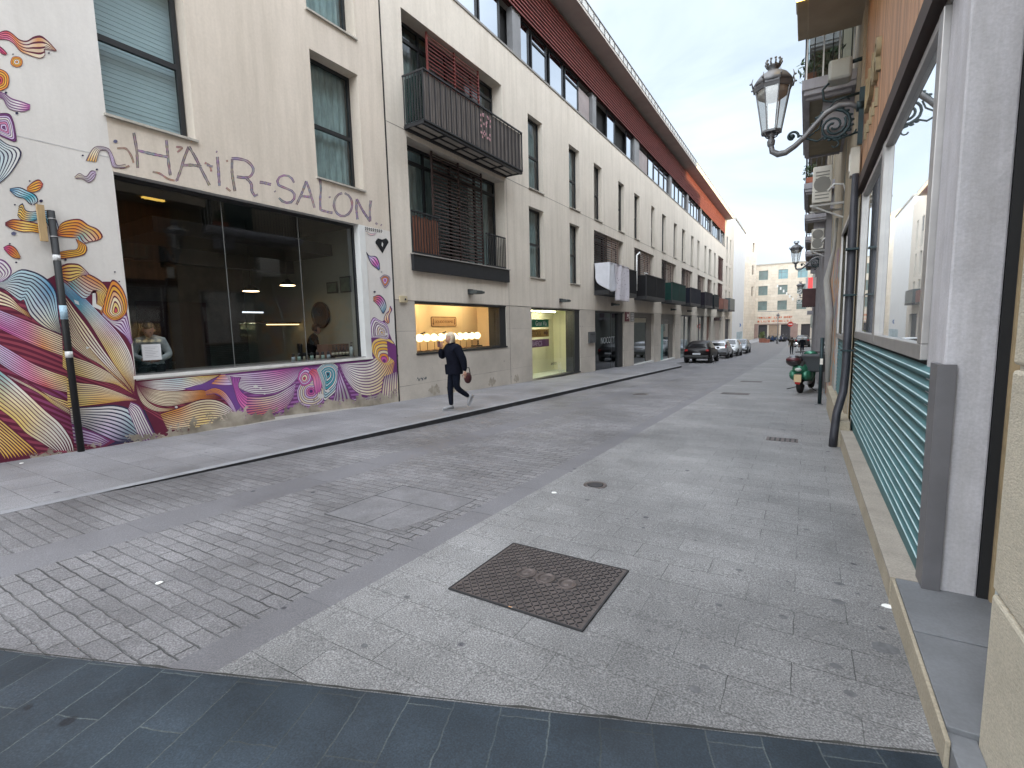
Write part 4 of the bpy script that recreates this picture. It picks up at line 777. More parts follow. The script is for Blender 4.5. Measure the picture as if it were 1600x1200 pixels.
# ribbed shutter
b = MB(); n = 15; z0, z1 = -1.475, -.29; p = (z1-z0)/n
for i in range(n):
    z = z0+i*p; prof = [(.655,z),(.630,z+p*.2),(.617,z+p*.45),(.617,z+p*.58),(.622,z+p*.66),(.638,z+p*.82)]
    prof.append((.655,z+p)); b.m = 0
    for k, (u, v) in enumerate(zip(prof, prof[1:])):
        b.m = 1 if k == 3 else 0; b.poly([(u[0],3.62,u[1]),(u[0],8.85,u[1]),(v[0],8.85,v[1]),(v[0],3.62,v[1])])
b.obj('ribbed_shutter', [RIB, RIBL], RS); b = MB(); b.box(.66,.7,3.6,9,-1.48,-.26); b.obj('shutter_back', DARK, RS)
b = MB(); b.box(.60,.86,8.86,9.25,-1.7,1.8); b.m = 1; b.box(.595,.62,8.86,8.92,-1.65,1.8); b.obj('end_pier', [mat('pale green pier', (.36,.35,.30), .8, .15, 2), mat('ochre edge', (.45,.34,.2), .8)], RS)
# timber boards above
b = MB(); y = 3.62
while y < 9.3:
    w = .115; b.box(.60,.62,y,y+w-.008,2.02,4.66); y += w
b.obj('timber_boards', TIM, RS, bevel=.004); b = MB(); b.box(.62,.9,3.62,9.32,2.02,6); b.obj('board_backing', mat('dark board backing', (.1,.045,.025), .8), RS)  # boards sit on a darker brown backing
# raised wooden letters on the boards
WL = mat('carved wooden letter', (.30,.24,.14), .6, .2, 6)
text_mesh('raised_letters', 'LLAR', WL, RS, .62, (.585, 8.45, 2.75), (0,-1,0), (0,0,1), .03)
b = MB(); [b.box(.57,.6,7.2+.3*i,7.24+.3*i,2.42,2.62-.05*(i % 2)) for i in range(5)]; b.obj('small_letters', WL, RS)
# stone ledge and threshold
LED = mat('sandstone ledge', (.31,.275,.235), .8, .15, 3.5, .12, .3, 40); LEDF = mat('yellow stone face', (.33,.285,.215), .85, .15, 3, .12, .3, 40); SLB = mat('grey threshold stone', (.145,.15,.16), .6, .2, 2.5, .06, .15, 30)
b = MB(); L0, L1 = -1.535, -1.60
b.poly([(.487,3.53,L0),(.70,3.53,L0),(.70,8.5,L1),(.487,8.5,L1)]); b.poly([(.487,3.53,L0),(.487,8.5,L1),(.487,8.5,L1-.02),(.487,3.53,L0-.02)])
b.m = 1; b.poly([(.494,3.53,L0-.02),(.494,8.5,L1-.02),(.494,8.5,-2.4),(.494,3.53,-2.4)]); b.poly([(.494,8.5,L1),(.70,8.5,L1),(.70,8.5,-2.4),(.494,8.5,-2.4)]); b.poly([(.487,3.53,L0),(.70,3.53,L0),(.70,3.53,-1.9),(.487,3.53,-1.9)]); b.poly([(.487,3.53,L0-.02),(.487,8.5,L1-.02),(.494,8.5,L1-.02),(.494,3.53,L0-.02)]); b.obj('stone_ledge', [LED, LEDF], RS)
b = MB(); b.box(.632,.655,3.62,8.85,-1.61,-1.474); b.obj('shutter_foot', RIB, RS)
b = MB(); b.box(.512,1.2,2.95,3.527,-1.8,-1.534); b.box(.512,1.2,2.28,2.944,-1.8,-1.537); b.m = 1; b.box(.494,.511,2.2,3.528,-1.9,-1.543); b.m = 0; b.box(.512,.6,1.95,2.28,-1.8,-1.56); b.obj('threshold_step', [SLB, LEDF], RS, bevel=.004)
b = MB(); b.box(.9,.945,3.30,3.36,-1.534,-1.42); tag(b.obj('wall_plate', mat('white enamel plate', (.55,.58,.56), .5)), 'tiny white plate at the foot of the black gap by the beige wall', 'plate')
# ---- the older building beyond
OB = thing('old_building', 'old ochre building with moulded balconies, air conditioners and a painted strip at street level', 'building')
OCH = mat('ochre plaster', (.36,.30,.215), .85, .15, 1.6, .08, .2, 30, stain=((.16,.14,.12), .5)); GRN = mat('grey green plaster', (.26,.28,.255), .8, .15, 1.5, .05, stain=((.12,.12,.12), .4))
hs = [(9.95,12.2,-1.45,1.75,.12),(17.2,18.3,-9,1.2,.25),(20.3,21.6,-9,1.2,.25),(24,26,-9,1.2,.25),(30,32,-9,1.2,.25),(36,38.5,-9,1.2,.25),(43,46,-9,1.2,.25)]
hs += [(y, y+1.25, 4.1, 6.9, .25) for y in (11.2,18.4,23.4,29.3,35,41.2)] + [(y, y+1.25, 8.2, 10.9, .25) for y in (11.2,18.4,23.4,29.3,35,41.2)]
b = MB(); facade(b, .56, 9.25, 46.5, lambda y: G(y)-.3, 15.4, hs, .2, side=-1); shell(b, .56, 12, 9.25, 46.5, -5, 15.4); b.obj('wall', OCH, OB, fix=False)
b = MB(); b.box(.50,.56,9.25,46.5,15.2,15.5); b.box(.2,.5,9.25,46.5,15.35,15.6); b.obj('cornice', PLS, OB)
for h in hs:
    if h[3] > 2: b = MB(); b.box(.78,.82,h[0],h[1],h[2],h[3]); b.obj('balcony_door', mat('dark green shutter', (.05,.075,.065), .6, .2, 3), OB)
    elif h[2] < -5: b = MB(); b.box(.78,.82,h[0],h[1],-4,h[3]); b.m = 1; b.box(.6,.8,h[0]+.5,h[0]+.58,-4,h[3]); b.box(.7,.8,h[0],h[1],-.4,-.32); b.obj('street_door', [mat('dark plum door', (.06,.035,.045), .5), GP], OB)
b = MB(); b.box(.54,.575,9.95,10.02,-1.45,1.75); b.box(.54,.575,12.13,12.2,-1.45,1.75); b.box(.54,.575,10.0,12.2,-.34,-.26); b.box(.54,.575,10,12.2,1.7,1.76); b.obj('window_frame', ALU, OB)
b = MB(); b.poly([(.6,10.0,-.3),(.6,12.2,-.3),(.6,12.2,1.72),(.6,10.0,1.72)]); b.obj('window_pane', MIR, OB)
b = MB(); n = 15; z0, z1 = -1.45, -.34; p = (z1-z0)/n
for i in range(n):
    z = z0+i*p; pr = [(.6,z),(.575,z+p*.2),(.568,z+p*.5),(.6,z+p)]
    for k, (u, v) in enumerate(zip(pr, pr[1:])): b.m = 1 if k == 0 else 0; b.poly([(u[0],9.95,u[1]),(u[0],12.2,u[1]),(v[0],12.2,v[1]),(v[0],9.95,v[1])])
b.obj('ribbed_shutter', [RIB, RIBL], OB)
b = MB(); b.box(.46,.6,8.5,13.2,-2.4,-1.47); b.obj('stone_plinth', LEDF, OB, bevel=.006)
# painted street art strip
pm, pt, pb = nt('faded street art'); tc = pt.nodes.new('ShaderNodeTexCoord'); n1 = N(pt, 'ShaderNodeTexNoise'); n1.inputs['Scale'].default_value = .9; n1.inputs['Detail'].default_value = 3; n1.inputs['Distortion'].default_value = 1.2; pt.links.new(tc.outputs['Object'], n1.inputs[0])
rp = ramp(pt, [(.3, (.10,.22,.26)), (.42, (.3,.34,.33)), (.5, (.50,.22,.08)), (.56, (.36,.33,.3)), (.66, (.28,.14,.22)), (.75, (.2,.3,.32))], n1.outputs[0]); pt.links.new(rp.outputs[0], pb.inputs['Base Color']); pb.inputs['Roughness'].default_value = .8
b = MB(); b.box(.548,.559,12.35,17.1,G(17)-.1,1.6); b.obj('street_art', pm, OB); b = MB(); b.box(.546,.559,17.1,17.2,-2.3,3.6); b.box(.55,.559,12.25,12.35,-2.1,3.6); b.obj('pilaster', GRN, OB)
b = MB()
for y in (18.4,20.1,21.8,22.6,26.2,27.5,29,32.4,34,39,41,46): b.box(.40,.56,y,y+.16,-4,3.4)
b.obj('downpipe_row', mat('grey pipe', (.2,.19,.2), .6), OB)
# balconies
MOU = mat('grey moulded balcony', (.33,.32,.345), .8, .15, 2, stain=((.15,.14,.15), .5)); SOF = mat('olive soffit', (.22,.19,.135), .85, .2, 2)
def old_balcony(y0, y1, zb, xf=-.22, parent=OB, pots=0):
    b = MB(); b.box(xf,.56,y0,y1,zb+.08,zb+.25); b.box(xf+.03,.56,y0+.03,y1-.03,zb,zb+.08); bo = b.obj('balcony', MOU, parent, bevel=.01)
    b = MB(); b.box(xf+.12,.5,y0+.2,y1-.2,zb-.012,zb+.0); b.obj('soffit', SOF, bo)
    b = MB()
    for a in ((xf+.06,xf+.12,y0+.12,y1-.12),(xf+.12,.5,y0+.12,y0+.2),(xf+.12,.5,y1-.2,y1-.12)): b.box(*a,zb-.05,zb)
    b.obj('soffit_moulding', MOU, bo)
    b = MB(); zt = zb+1.2; k = int((y1-y0)/.13)
    for i in range(k+1): y = y0+.04+(y1-y0-.08)*i/k; b.box(xf+.03,xf+.045,y-.008,y+.008,zb+.25,zt)
    for yy in (y0+.04, y1-.04):
        for i in range(6): x = xf+.04+i*.13; b.box(x-.007,x+.007,yy-.008,yy+.008,zb+.25,zt)
        b.box(xf+.02,.56,yy-.015,yy+.015,zt,zt+.03)
    b.box(xf+.015,xf+.06,y0+.03,y1-.03,zt,zt+.03); b.obj('railing', BLK, bo)
    return bo
bays = ((10.25,14.1,3.86),(17.6,20.8,3.86),(22.6,25.6,3.86),(28.4,31.6,3.86),(34.2,37.4,3.86),(40.4,43.6,3.86))
for y0, y1, z in bays: old_balcony(y0, y1, z)
for y0, y1, z in bays: old_balcony(y0, y1, 7.9)
b = MB()
for i, (y0, y1, z) in enumerate(bays):
    b.box(.1,.56,y0+.4,y0+1.0,z-.5,z)
b.obj('corbel', MOU, OB)
# glazed side of the first balcony
b = MB(); b.poly([(-.15,10.3,4.12),(.5,10.3,4.12),(.5,10.3,6.6),(-.15,10.3,6.6)]); b.obj('side_screen', glass('balcony screen glass', (.6,.68,.66), 1.5, .1, .1), OB)
b = MB(); [b.box(x-.012,x+.012,10.28,10.31,4.1,6.6) for x in (-.16,.08,.3,.5)]; b.obj('screen_post', wm, OB)
# bay overhead on the shop building: moulded underside and its lamp
b = MB(); b.box(-.30,.62,2.6,10.05,4.66,5.1); b.box(-.34,.62,2.6,10.08,5.1,5.22); b.box(-.16,.62,2.7,9.95,4.6,4.66); b.obj('bay_floor', mat('tan soffit plaster', (.33,.27,.195), .85, .15, 1.5), RS, bevel=.015)
b = MB(); b.box(-.26,.62,2.7,9.9,5.22,11); b.obj('bay_window_front', PLS, RS)
b = MB(); b.box(.62,9,2.3,9.24,4.7,15.5); b.obj('upper_wall', OCH, RS)
b = MB(); b.box(.9,9,3.62,9.24,-3,4.69); b.box(1.31,9,2.29,3.6,-3,4.69); b.obj('lower_block_sun_fill', OCH, RS)  # rear mass of the shop, plus unseen fill that stops sun leaking through
t = thing('soffit_lamp', 'lit yellow lamp on the outer corner of the tan bay overhead', 'lamp', (-.25, 8.4, 4.62)); b = MB(); b.box(-.05,.09,-.32,.32,-.03,.02); b.obj('diffuser', emit('yellow lamp glow', (1,.62,.12), 4), t); b = MB(); b.box(-.06,.1,-.34,.34,.02,.05); b.obj('housing', ALU, t)
# lantern brackets ------------------------------------------------------------
LGT = mat('lantern grey paint', (.15,.15,.155), .5, .2, 9, metal=.3); LGD = mat('green black ironwork', (.018,.035,.04), .5, .3, 12, metal=.4); LGP = glass('frosted lantern glass', (.82,.82,.80), 1.5, .25, .12)
WHT = mat('white reflector', (.55,.53,.50), .7)
def spiral(cx, cz, r0, r1, a0, a1, n=26): return [(cx+(r0+(r1-r0)*i/n)*math.cos(a0+(a1-a0)*i/n), 0, cz+(r0+(r1-r0)*i/n)*math.sin(a0+(a1-a0)*i/n)) for i in range(n+1)]
def lantern_head(t, x=0., z=0.):
    b = MB(); nn = 8; a0 = PI/8                                             # glazed body, wider at the top
    b.lathe([(.12,.0),(.215,.60)], (x,0,z), nn, a0=a0); b.obj('glazing', LGP, t)
    b = MB()
    for j in range(nn):
        a = 2*PI*j/nn+a0; b.bar((x+.123*math.cos(a),.123*math.sin(a),z-.01),(x+.22*math.cos(a),.22*math.sin(a),z+.6),.014)
    b.lathe([(.132,-.03),(.132,.0),(.11,.0)], (x,0,z), nn, a0=a0); b.lathe([(.225,.57),(.235,.60),(.245,.62),(.245,.645),(.21,.66)], (x,0,z), nn, a0=a0); b.obj('lantern_frame', LGT, t)
    b = MB(); b.lathe([(.24,.64),(.225,.70),(.17,.78),(.10,.83),(.06,.85),(.05,.875),(.085,.90),(.09,.915),(.05,.92)], (x,0,z), 20); b.obj('lantern_roof', LGT, t)
    b = MB()
    for j in range(nn):
        a = 2*PI*j/nn+a0; c, s = math.cos(a), math.sin(a); cx, cy = x+.25*c, .25*s
        b.tube([(cx,cy,z+.62),(cx+.02*c,cy+.02*s,z+.70),(cx+.005*c,cy+.005*s,z+.76)], [.012,.008,.004], 6); b.ball((cx+.035*c,cy+.035*s,z+.685), .014, 8, 6)
    for j in range(10):
        a = 2*PI*j/10; c, s = math.cos(a), math.sin(a); b.tube([(x+.075*c,.075*s,z+.90),(x+.10*c,.10*s,z+.95),(x+.085*c,.085*s,z+.985)], .011, 6); b.ball((x+.088*c,.088*s,z+.99), .016, 8, 6)
    b.obj('crown_finials', LGT, t)
    b = MB(); b.lathe([(.19,.60),(.185,.50),(.10,.44),(.05,.44)], (x,0,z), 16); b.obj('reflector', WHT, t)
    b = MB(); b.lathe([(.02,-.24),(.045,-.2),(.05,-.14),(.03,-.10),(.055,-.06),(.05,-.03)], (x,0,z), 12)
    for j in range(4): a = PI/2*j+PI/4; b.tube([(x+.03*math.cos(a),.03*math.sin(a),z-.1),(x+.09*math.cos(a),.09*math.sin(a),z-.06),(x+.125*math.cos(a),.125*math.sin(a),z)], .009, 6)
    b.obj('socket', LGT, t)
def bracket(t, W=1.12):
    """scrolled arm from the lantern (x = 0) to the wall (x = W)"""
    b = MB(); b.tube([(0,0,-.2),(.02,0,-.30),(.10,0,-.355),(.2,0,-.35),(.32,0,-.28),(.46,0,-.16),(.58,0,-.02),(.70,0,.10),(.86,0,.17),(1.0,0,.15),(W,0,.05)], [.036,.042,.046,.044,.04,.038,.036,.038,.04,.036,.03], 10); b.obj('arm', LGT, t)
    b = MB(); b.tube(spiral(.80,-.10,.25,.03,PI*.9,-PI*2.8), [.027-.0006*i for i in range(27)], 8); b.tube(spiral(.80,-.10,.16,.03,PI*.2,-PI*1.5), .018, 8); b.tube(spiral(.28,-.14,.085,.03,-PI*.1,PI*1.6), .018, 8)
    b.tube([(.36,0,-.14),(.5,0,-.18),(.62,0,-.10),(.66,0,.0)], .012, 6); b.tube([(.46,0,-.20),(.60,0,-.27),(.72,0,-.22),(.86,0,-.30),(W,0,-.24)], .014, 8); b.tube(spiral(.82,-.36,.06,.03,PI/2,-PI*.9), .011, 6)
    b.tube([(.70,0,.1),(.80,0,.24),(.92,0,.27),(.98,0,.22)], .010, 6); b.tube(spiral(.98,-.2,.09,.02,0,-PI*2), .012, 6)
    random.seed(8)
    for i in range(16):                                                    # acanthus leaves along the scrolls
        a = PI*.9-i*.33; r = .27-.006*i; cx, cz = .80+r*math.cos(a), -.10+r*math.sin(a); b.ball((cx, 0, cz), (.032,.014,.02), 8, 5)
    b.ball((.28,0,-.14), .04, 8, 6); b.obj('scrollwork', LGD, t)
    b = MB(); b.box(W-.03,W+.03,-.04,.04,-.42,.34); b.lathe([(.07,W-.06),(.07,W+.02)], (0,0,.1), 12, 'x'); b.obj('wall_plate', LGD, t)
t1 = thing('street_lantern', 'largest wrought iron wall lantern, against the sky beside the timber boards', 'street lamp', (-.57, 8.8, 2.9), 0, 'wall lanterns on the right side'); lantern_head(t1); [setattr(o, 'scale', (1.13,1.13,1.02)) for o in t1.children]; bracket(t1)
for lab, y, in (('second wall lantern along, above the parked green scooter', 28.3), ('third wall lantern along, beside the vertical white letters', 49)):
    dup(t1, (-.57, y, 2.9 if y < 40 else 2.38), 0, lab)
pl = thing('post_lantern', 'lantern on a slim post in front of the far stone building', 'street lamp', (-3.97, 90, G(90)))
lantern_head(pl, 0, 3.9); b = MB(); b.tube([(0,0,0),(0,0,3.7)], [.07,.045], 10); b.lathe([(.14,0),(.14,.3),(.08,.5)], n=12); b.obj('post', LGT, pl)
# fittings on the wall
t = thing('floodlight', 'grey box floodlight on a bent arm above the wall lantern bracket', 'floodlight', (.30, 9.3, 3.72)); b = MB(); b.box(-.16,.14,-.12,.16,-.14,.16); b.obj('lamp_body', mat('pale grey casting', (.30,.31,.29), .5), t, bevel=.04); b = MB(); b.tube([(.1,0,.1),(.3,0,.12)], .03, 8); b.tube([(-.12,0,-.1),(-.22,0,-.2),(-.2,0,-.36),(-.1,0,-.4),(.25,0,-.36)], .018, 8); b.obj('arm', LGD, t)
t = thing('cable_box', 'small white cable box above the charcoal downpipe, at its top end', 'junction box', (.52, 9.05, 2.3)); b = MB(); b.box(-.06,.06,-.1,.1,-.2,.2); b.obj('box', mat('aged white plastic', (.55,.52,.45), .6), t, bevel=.015); b = MB(); b.box(-.07,-.06,-.06,.06,-.12,.12); b.obj('cover', ASH, t)
b = MB(); b.tube([(.40,8.5,G(8.5)),(.405,8.5,-1.7),(.43,8.52,-1.35),(.50,8.62,-1.05),(.52,8.66,-.7),(.52,8.72,.4),(.52,8.78,1.3),(.53,8.9,2.1)], [.055,.055,.055,.055,.055,.055,.055,.045], 12)
dp = b.obj('downpipe', mat('charcoal pipe', (.045,.045,.055), .5, .25, 5, metal=.3)); tag(dp, 'charcoal downpipe with a bent foot standing on the pavement by the sandstone ledge', 'pipe')
b = MB(); [b.box(.44,.60,8.6,8.74,z,z+.025) for z in (1.0,.35,-.45)]; b.obj('clamp', LGD, dp)
def aircon(x, y, z, w, h, lab, fans=1):
    t = thing('air_conditioner', lab, 'air conditioner', (x, y, z), 0, 'air conditioning units on the old building')
    b = MB(); b.box(-.17,.17,-w/2,w/2,0,h); b.obj('casing', mat('cream metal casing', (.58,.55,.49), .5, .1, 3), t, bevel=.02)
    b = MB(); [b.lathe([(.15,-.005),(.15,.012),(.13,.012)], (0,-w/2,h*(.5 if fans == 1 else .27+.46*i)), 20, 'y') for i in range(fans)]; [b.box(-.12,.12,-w/2-.01,-w/2+.003,h*.1+k*h*.09,h*.1+k*h*.09+.02) for k in range(9)]; b.obj('grille', mat('grille grey', (.2,.19,.17), .6), t)
    b = MB(); b.box(-.2,.45,-w/2+.05,-w/2+.1,-.06,-.02); b.box(-.2,.45,w/2-.1,w/2-.05,-.06,-.02); b.bar((-.15,-w/2+.08,-.05),(.42,-w/2+.08,-.35),.03); b.obj('bracket', mat('pale steel', (.45,.44,.42), .5), t)
    b = MB(); b.tube([(.1,-w/2,.2),(.2,-w/2-.05,.32),(.36,-w/2-.02,.3),(.42,-w/2,.1)], .018, 6); b.obj('hose', wm, t)
aircon(.17, 12.6, 2.42, .85, .72, 'larger cream air conditioner hung under the first moulded balcony'); aircon(.2, 19.0, 2.28, .8, .62, 'smaller cream air conditioner farther along below the second balcony', 2)
b = MB(); b.tube([(.48,12.9,2.2),(.46,13.0,1.6),(.36,13.2,.9),(.44,13.3,.2),(.46,13.3,-1.4)], [.03,.03,.07,.08,.05], 8); tag(b.obj('drain_hose', mat('dull grey hose', (.38,.37,.35), .7)), 'pale drain hose hanging from the larger air conditioner', 'pipe')
LEAF = mat('leaf green', (.05,.09,.03), .7, .4, 20)
def pot(x, y, z, lab, w=.3, seed=1, h=.35):
    t = thing('potted_plant', lab, 'plant', (x, y, z), 0); b = MB(); b.box(-.09,.09,-w/2,w/2,0,.16); b.obj('pot', mat('terracotta', (.32,.11,.065), .8, .2, 6), t, bevel=.01)
    random.seed(seed); b = MB()
    for i in range(110):
        a = random.random()*2*PI; r = random.random()**.6*.2; px, py, pz = r*math.cos(a), r*math.sin(a)*w*2.2, .16+random.random()*h; l = .035+.03*random.random(); u = Vector((random.uniform(-1,1), random.uniform(-1,1), random.uniform(-.3,1))).normalized()*l; v = u.orthogonal().normalized()*l*.45
        c = Vector((px,py,pz)); b.poly([c-u, c+v, c+u, c-v])
    for i in range(6): b.tube([(0,(i-3)*w/8,.1),(.03*(i-3),(i-3)*w/6,.16+h*.8)], .005, 5)
    b.obj('leaves', LEAF, t); return t
pot(-.1, 10.65, 4.11, 'terracotta trough with a grey green plant on the first moulded balcony', .5, 2); pot(-.08, 17.85, 4.11, 'reddish trough with trailing green plant on the second moulded balcony', .5, 3, .45); pot(.2, 10.8, 4.11, 'small dark potted shrub behind the trough on the first balcony', .2, 4, .5)
# hanging signs
t = thing('hanging_sign', 'red and white lit projecting sign above the dark red awning box', 'sign', (.05, 38, 2.5)); b = MB(); b.box(-.2,.45,-.08,.08,-.36,.36); b.obj('case', wm, t); b = MB(); b.box(-.06,.19,-.09,.09,-.34,.34); b.obj('red_face', emit('red sign', (.9,.08,.08), .4), t)
t = thing('awning_box', 'dark red brown awning box under the red sign', 'awning', (.0, 38, 1.5)); b = MB(); b.box(-.3,.5,-1.6,.9,-.55,.55); b.obj('box', mat('oxblood awning', (.06,.025,.025), .7, .2, 3), t); b = MB(); [b.box(-.3+.12*i,-.26+.12*i,-1.62,-1.6,-.62,-.5) for i in range(7)]; b.obj('fringe', MATS['oxblood awning'], t)
text_mesh('white_letters', 'JOYAS', wm, None, .34, (-.36, 37.2, 1.15), (0,0,1), (-1,0,0), .03); o = [k for k in C.objects if k.name.startswith('white_letters')][0]; tag(o, 'white vertical letters projecting beside the dark awning box', 'lettering')
# building masses further along, at a slant, heights set to shade the far street
FR = thing('plastered_house', 'plain grey plastered house beyond the old ochre building', 'building'); b = MB(); b.box(.6,12,46.6,53,-5,14.0); b.box(.6,12,53,72,-5,12.9); b.obj('wall', GRN, FR); b = MB(); [b.box(.5,.62,y,y+1.2,1,3.2) for y in (48,52,56,60,64,68)]; b.obj('shutter', mat('plum shutter', (.08,.05,.07), .6), FR)
b = MB(); [b.box(.0,.6,y-.3,y+1.6,.7,.95) for y in (52,60)]; b.obj('balcony', MOU, FR)
F2 = thing('tall_shade_house', 'added tall cream house shading the far end, beyond the grey plastered house', 'building'); b = MB(); b.box(.7,12,72.1,124.5,-5,20); b.obj('wall', CREAM, F2); b = MB(); [b.box(.62,.71,y,y+1.3,z,z+2) for y in range(76,116,5) for z in (-1,2.5,6,9.5)]; b.obj('shutter', GRN, F2)  # added mass, tall enough to keep sun off the far buildings
# ================================================================== mural: each lock of hair is a ribbon of painted strands on the wall
MU = MB(); LAY = [0]
MAR = (.125,.018,.042); PUR = (.085,.035,.18); NAV = (.035,.03,.07); PLM = (.17,.05,.18)
WHI = (.74,.72,.69); CRM = (.78,.68,.48); YEL = (.82,.60,.18); GLD = (.78,.44,.06); ORA = (.74,.28,.05); LBL_ = (.50,.68,.74); TEA = (.07,.42,.50); BLU = (.05,.28,.52); PNK = (.74,.27,.45); MAG = (.62,.12,.40); LIL = (.64,.50,.72); RED = (.64,.09,.10); GRY = (.40,.37,.38)
def lerp3(a, b, t): return tuple(p+(q-p)*t for p, q in zip(a, b))
def grad(cs, t):
    t = min(max(t, 0), 1)*(len(cs)-1); i = min(int(t), len(cs)-2) if len(cs) > 1 else 0
    return cs[0] if len(cs) == 1 else lerp3(cs[i], cs[i+1], t-i)
def wp(p):
    y, z = on_x(p[0], p[1], XW); return (XW+.0015+LAY[0], y, z)
def mpoly(pts, col):
    LAY[0] += .00004; MU.poly([wp(p) for p in pts]); MU.col += [col]*len(pts)
def mquad(a, b, c, d, ca, cb, cc, cd):
    MU.poly([wp(a), wp(b), wp(c), wp(d)]); MU.col += [ca, cb, cc, cd]
def lock(A, B, n, ca, cb=None, line=MAR, f=.36, ends=(.75,.8), m=22, outline=True):
    """A, B: the two edges; ca, cb: colours along each edge; f: share of each strand that is the dark line"""
    LAY[0] += .00004; cb = cb or ca; n = max(1, round(n*.9)); f = min(.5, f*1.05)
    P = spline([(x, y, 0) for x, y in A], m); Q = spline([(x, y, 0) for x, y in B], m)
    def pt(i, s): return P[i].lerp(Q[i], s)
    def ff(i):
        t = i/(m-1); e = 0
        if t < .22: e = ends[0]*(1-t/.22)**1.5
        if t > .78: e = max(e, ends[1]*((t-.78)/.22)**1.5)
        return f+(1-f)*e
    for k in range(n):
        s0 = k/n; s1 = (k+1)/n; jit = .9+.2*random.random()
        for i in range(m-1):
            g0, g1 = ff(i)*(s1-s0), ff(i+1)*(s1-s0)
            mquad(pt(i,s0), pt(i,s0+g0), pt(i+1,s0+g1), pt(i+1,s0), line, line, line, line)
            sm = (s0+s1)/2; c0 = tuple(c*jit for c in lerp3(grad(ca, i/(m-1)), grad(cb, i/(m-1)), sm)); c1 = tuple(c*jit for c in lerp3(grad(ca, (i+1)/(m-1)), grad(cb, (i+1)/(m-1)), sm))
            mquad(pt(i,s0+g0), pt(i,s1), pt(i+1,s1), pt(i+1,s0+g1), c0, c0, c1, c1)
    if outline: stroke([(p.x, p.y) for p in P], 1.1, line, sm=False); stroke([(p.x, p.y) for p in Q], 1.1, line, sm=False)
def stroke(pts, w, col, sm=True, m=16, w2=None):
    LAY[0] += .00003
    P = spline([(x, y, 0) for x, y in pts], m) if sm else [Vector((x, y, 0)) for x, y in pts]; n = len(P)
    for i in range(n-1):
        d0 = (P[min(i+1,n-1)]-P[max(i-1,0)]); d1 = (P[min(i+2,n-1)]-P[i]); 
        n0 = Vector((-d0.y, d0.x, 0)).normalized()*w/2; n1 = Vector((-d1.y, d1.x, 0)).normalized()*w/2
        mquad(P[i]-n0, P[i]+n0, P[i+1]+n1, P[i+1]-n1, col, col, col, col)
def rings(O, c, n, cols, line=MAR, f=.36, m=44):
    LAY[0] += .00004; P = spline([(x, y, 0) for x, y in list(O)+[O[0]]], m); c = Vector((c[0], c[1], 0))
    for k in range(n):
        r1 = 1-k/n; r0 = 1-(k+1)/n; rm = r1-(r1-r0)*f; j = .92+.16*random.random()
        for i in range(m-1):
            ca = tuple(q*j for q in grad(cols, k/(n-1) if n > 1 else 0))
            mquad(c.lerp(P[i],rm), c.lerp(P[i],r1), c.lerp(P[i+1],r1), c.lerp(P[i+1],rm), line, line, line, line); mquad(c.lerp(P[i],r0), c.lerp(P[i],rm), c.lerp(P[i+1],rm), c.lerp(P[i+1],r0), ca, ca, ca, ca)
def dot(x, y, r, col=NAV): mpoly([(x+r*math.cos(a*PI/4), y+r*.8*math.sin(a*PI/4)) for a in range(8)], col)
random.seed(31)
# ground colours under the locks
mpoly([(-40,448),(0,440),(40,440),(66,440),(95,425),(118,415),(150,440),(176,440),(196,470),(213,596),(228,640),(250,686),(224,688),(120,706),(-40,730)], MAR)
for q in [[(212,595),(345,584),(352,600),(360,630),(378,660),(330,672),(250,686),(222,640)]]: mpoly(q, MAR)
mpoly([(340,585),(580,561),(579,545),(577,520),(600,500),(612,530),(621,560),(623,600),(624,629),(560,636),(440,650),(376,660),(352,620)], PLM)
mpoly([(30,590),(112,620),(124,700),(70,640)], PUR)
mpoly([(122,640),(226,640),(246,684),(122,704)], NAV)
# deep strands flowing through the maroon and plum ground between the locks
DR1 = (.30,.055,.085); DR2 = (.22,.05,.16)
lock([(-20,440),(60,452),(140,520),(211,610)], [(-20,560),(60,585),(140,605),(212,618)], 17, [DR1,DR1,DR1], None, MAR, .55, (.1,.6), 22, False)
lock([(-20,562),(60,590),(120,625),(150,660),(180,690)], [(-30,700),(10,705),(60,710),(110,712),(160,700)], 16, [DR1,DR2,DR2], [DR1,DR1,DR1], MAR, .55, (.1,.3), 22, False)
lock([(214,598),(280,606),(350,600),(420,612)], [(226,640),(280,668),(350,668),(430,655)], 12, [DR1,DR1,DR2], None, MAR, .55, (.2,.3), 20, False)
lock([(350,590),(430,580),(520,568),(610,560)], [(370,655),(440,650),(530,638),(622,632)], 13, [(.34,.12,.36),(.40,.16,.42),(.30,.14,.36)], None, PLM, .5, (.2,.3), 26, False)
# left part
lock([(-14,432),(5,440),(20,428),(34,421),(50,424),(66,431),(80,443),(88,458),(90,480),(92,500),(96,519)], [(-14,448),(5,451),(20,462),(31,470),(37,468),(41,478),(46,490),(55,500),(68,510),(80,516),(95,522)], 10, [WHI,LBL_,LBL_,BLU,LBL_,CRM], [WHI,WHI,LBL_,WHI,CRM,CRM], NAV, .34, (.3,.7), 28)
lock([(-10,403),(6,407),(15,416),(18,424),(15,431),(6,438),(-4,442)], [(-10,420),(-6,422),(-3,427),(0,430),(-2,434),(-6,436),(-10,440)], 5, [LIL,WHI,WHI,LIL], None, PLM, .36, (.1,.5), 16)
lock([(-14,446),(14,461),(30,478),(45,488)], [(-14,474),(12,479),(30,487),(50,500)], 5, [CRM,CRM,GLD], None, MAR, .4, (.0,.9), 14)
lock([(-16,478),(20,492),(50,504),(97,524)], [(-16,506),(20,524),(50,538),(75,548),(98,556)], 11, [LIL,LIL,PNK,CRM,CRM], [MAG,MAG,PNK,ORA,CRM], MAR, .36, (.0,.1), 20)
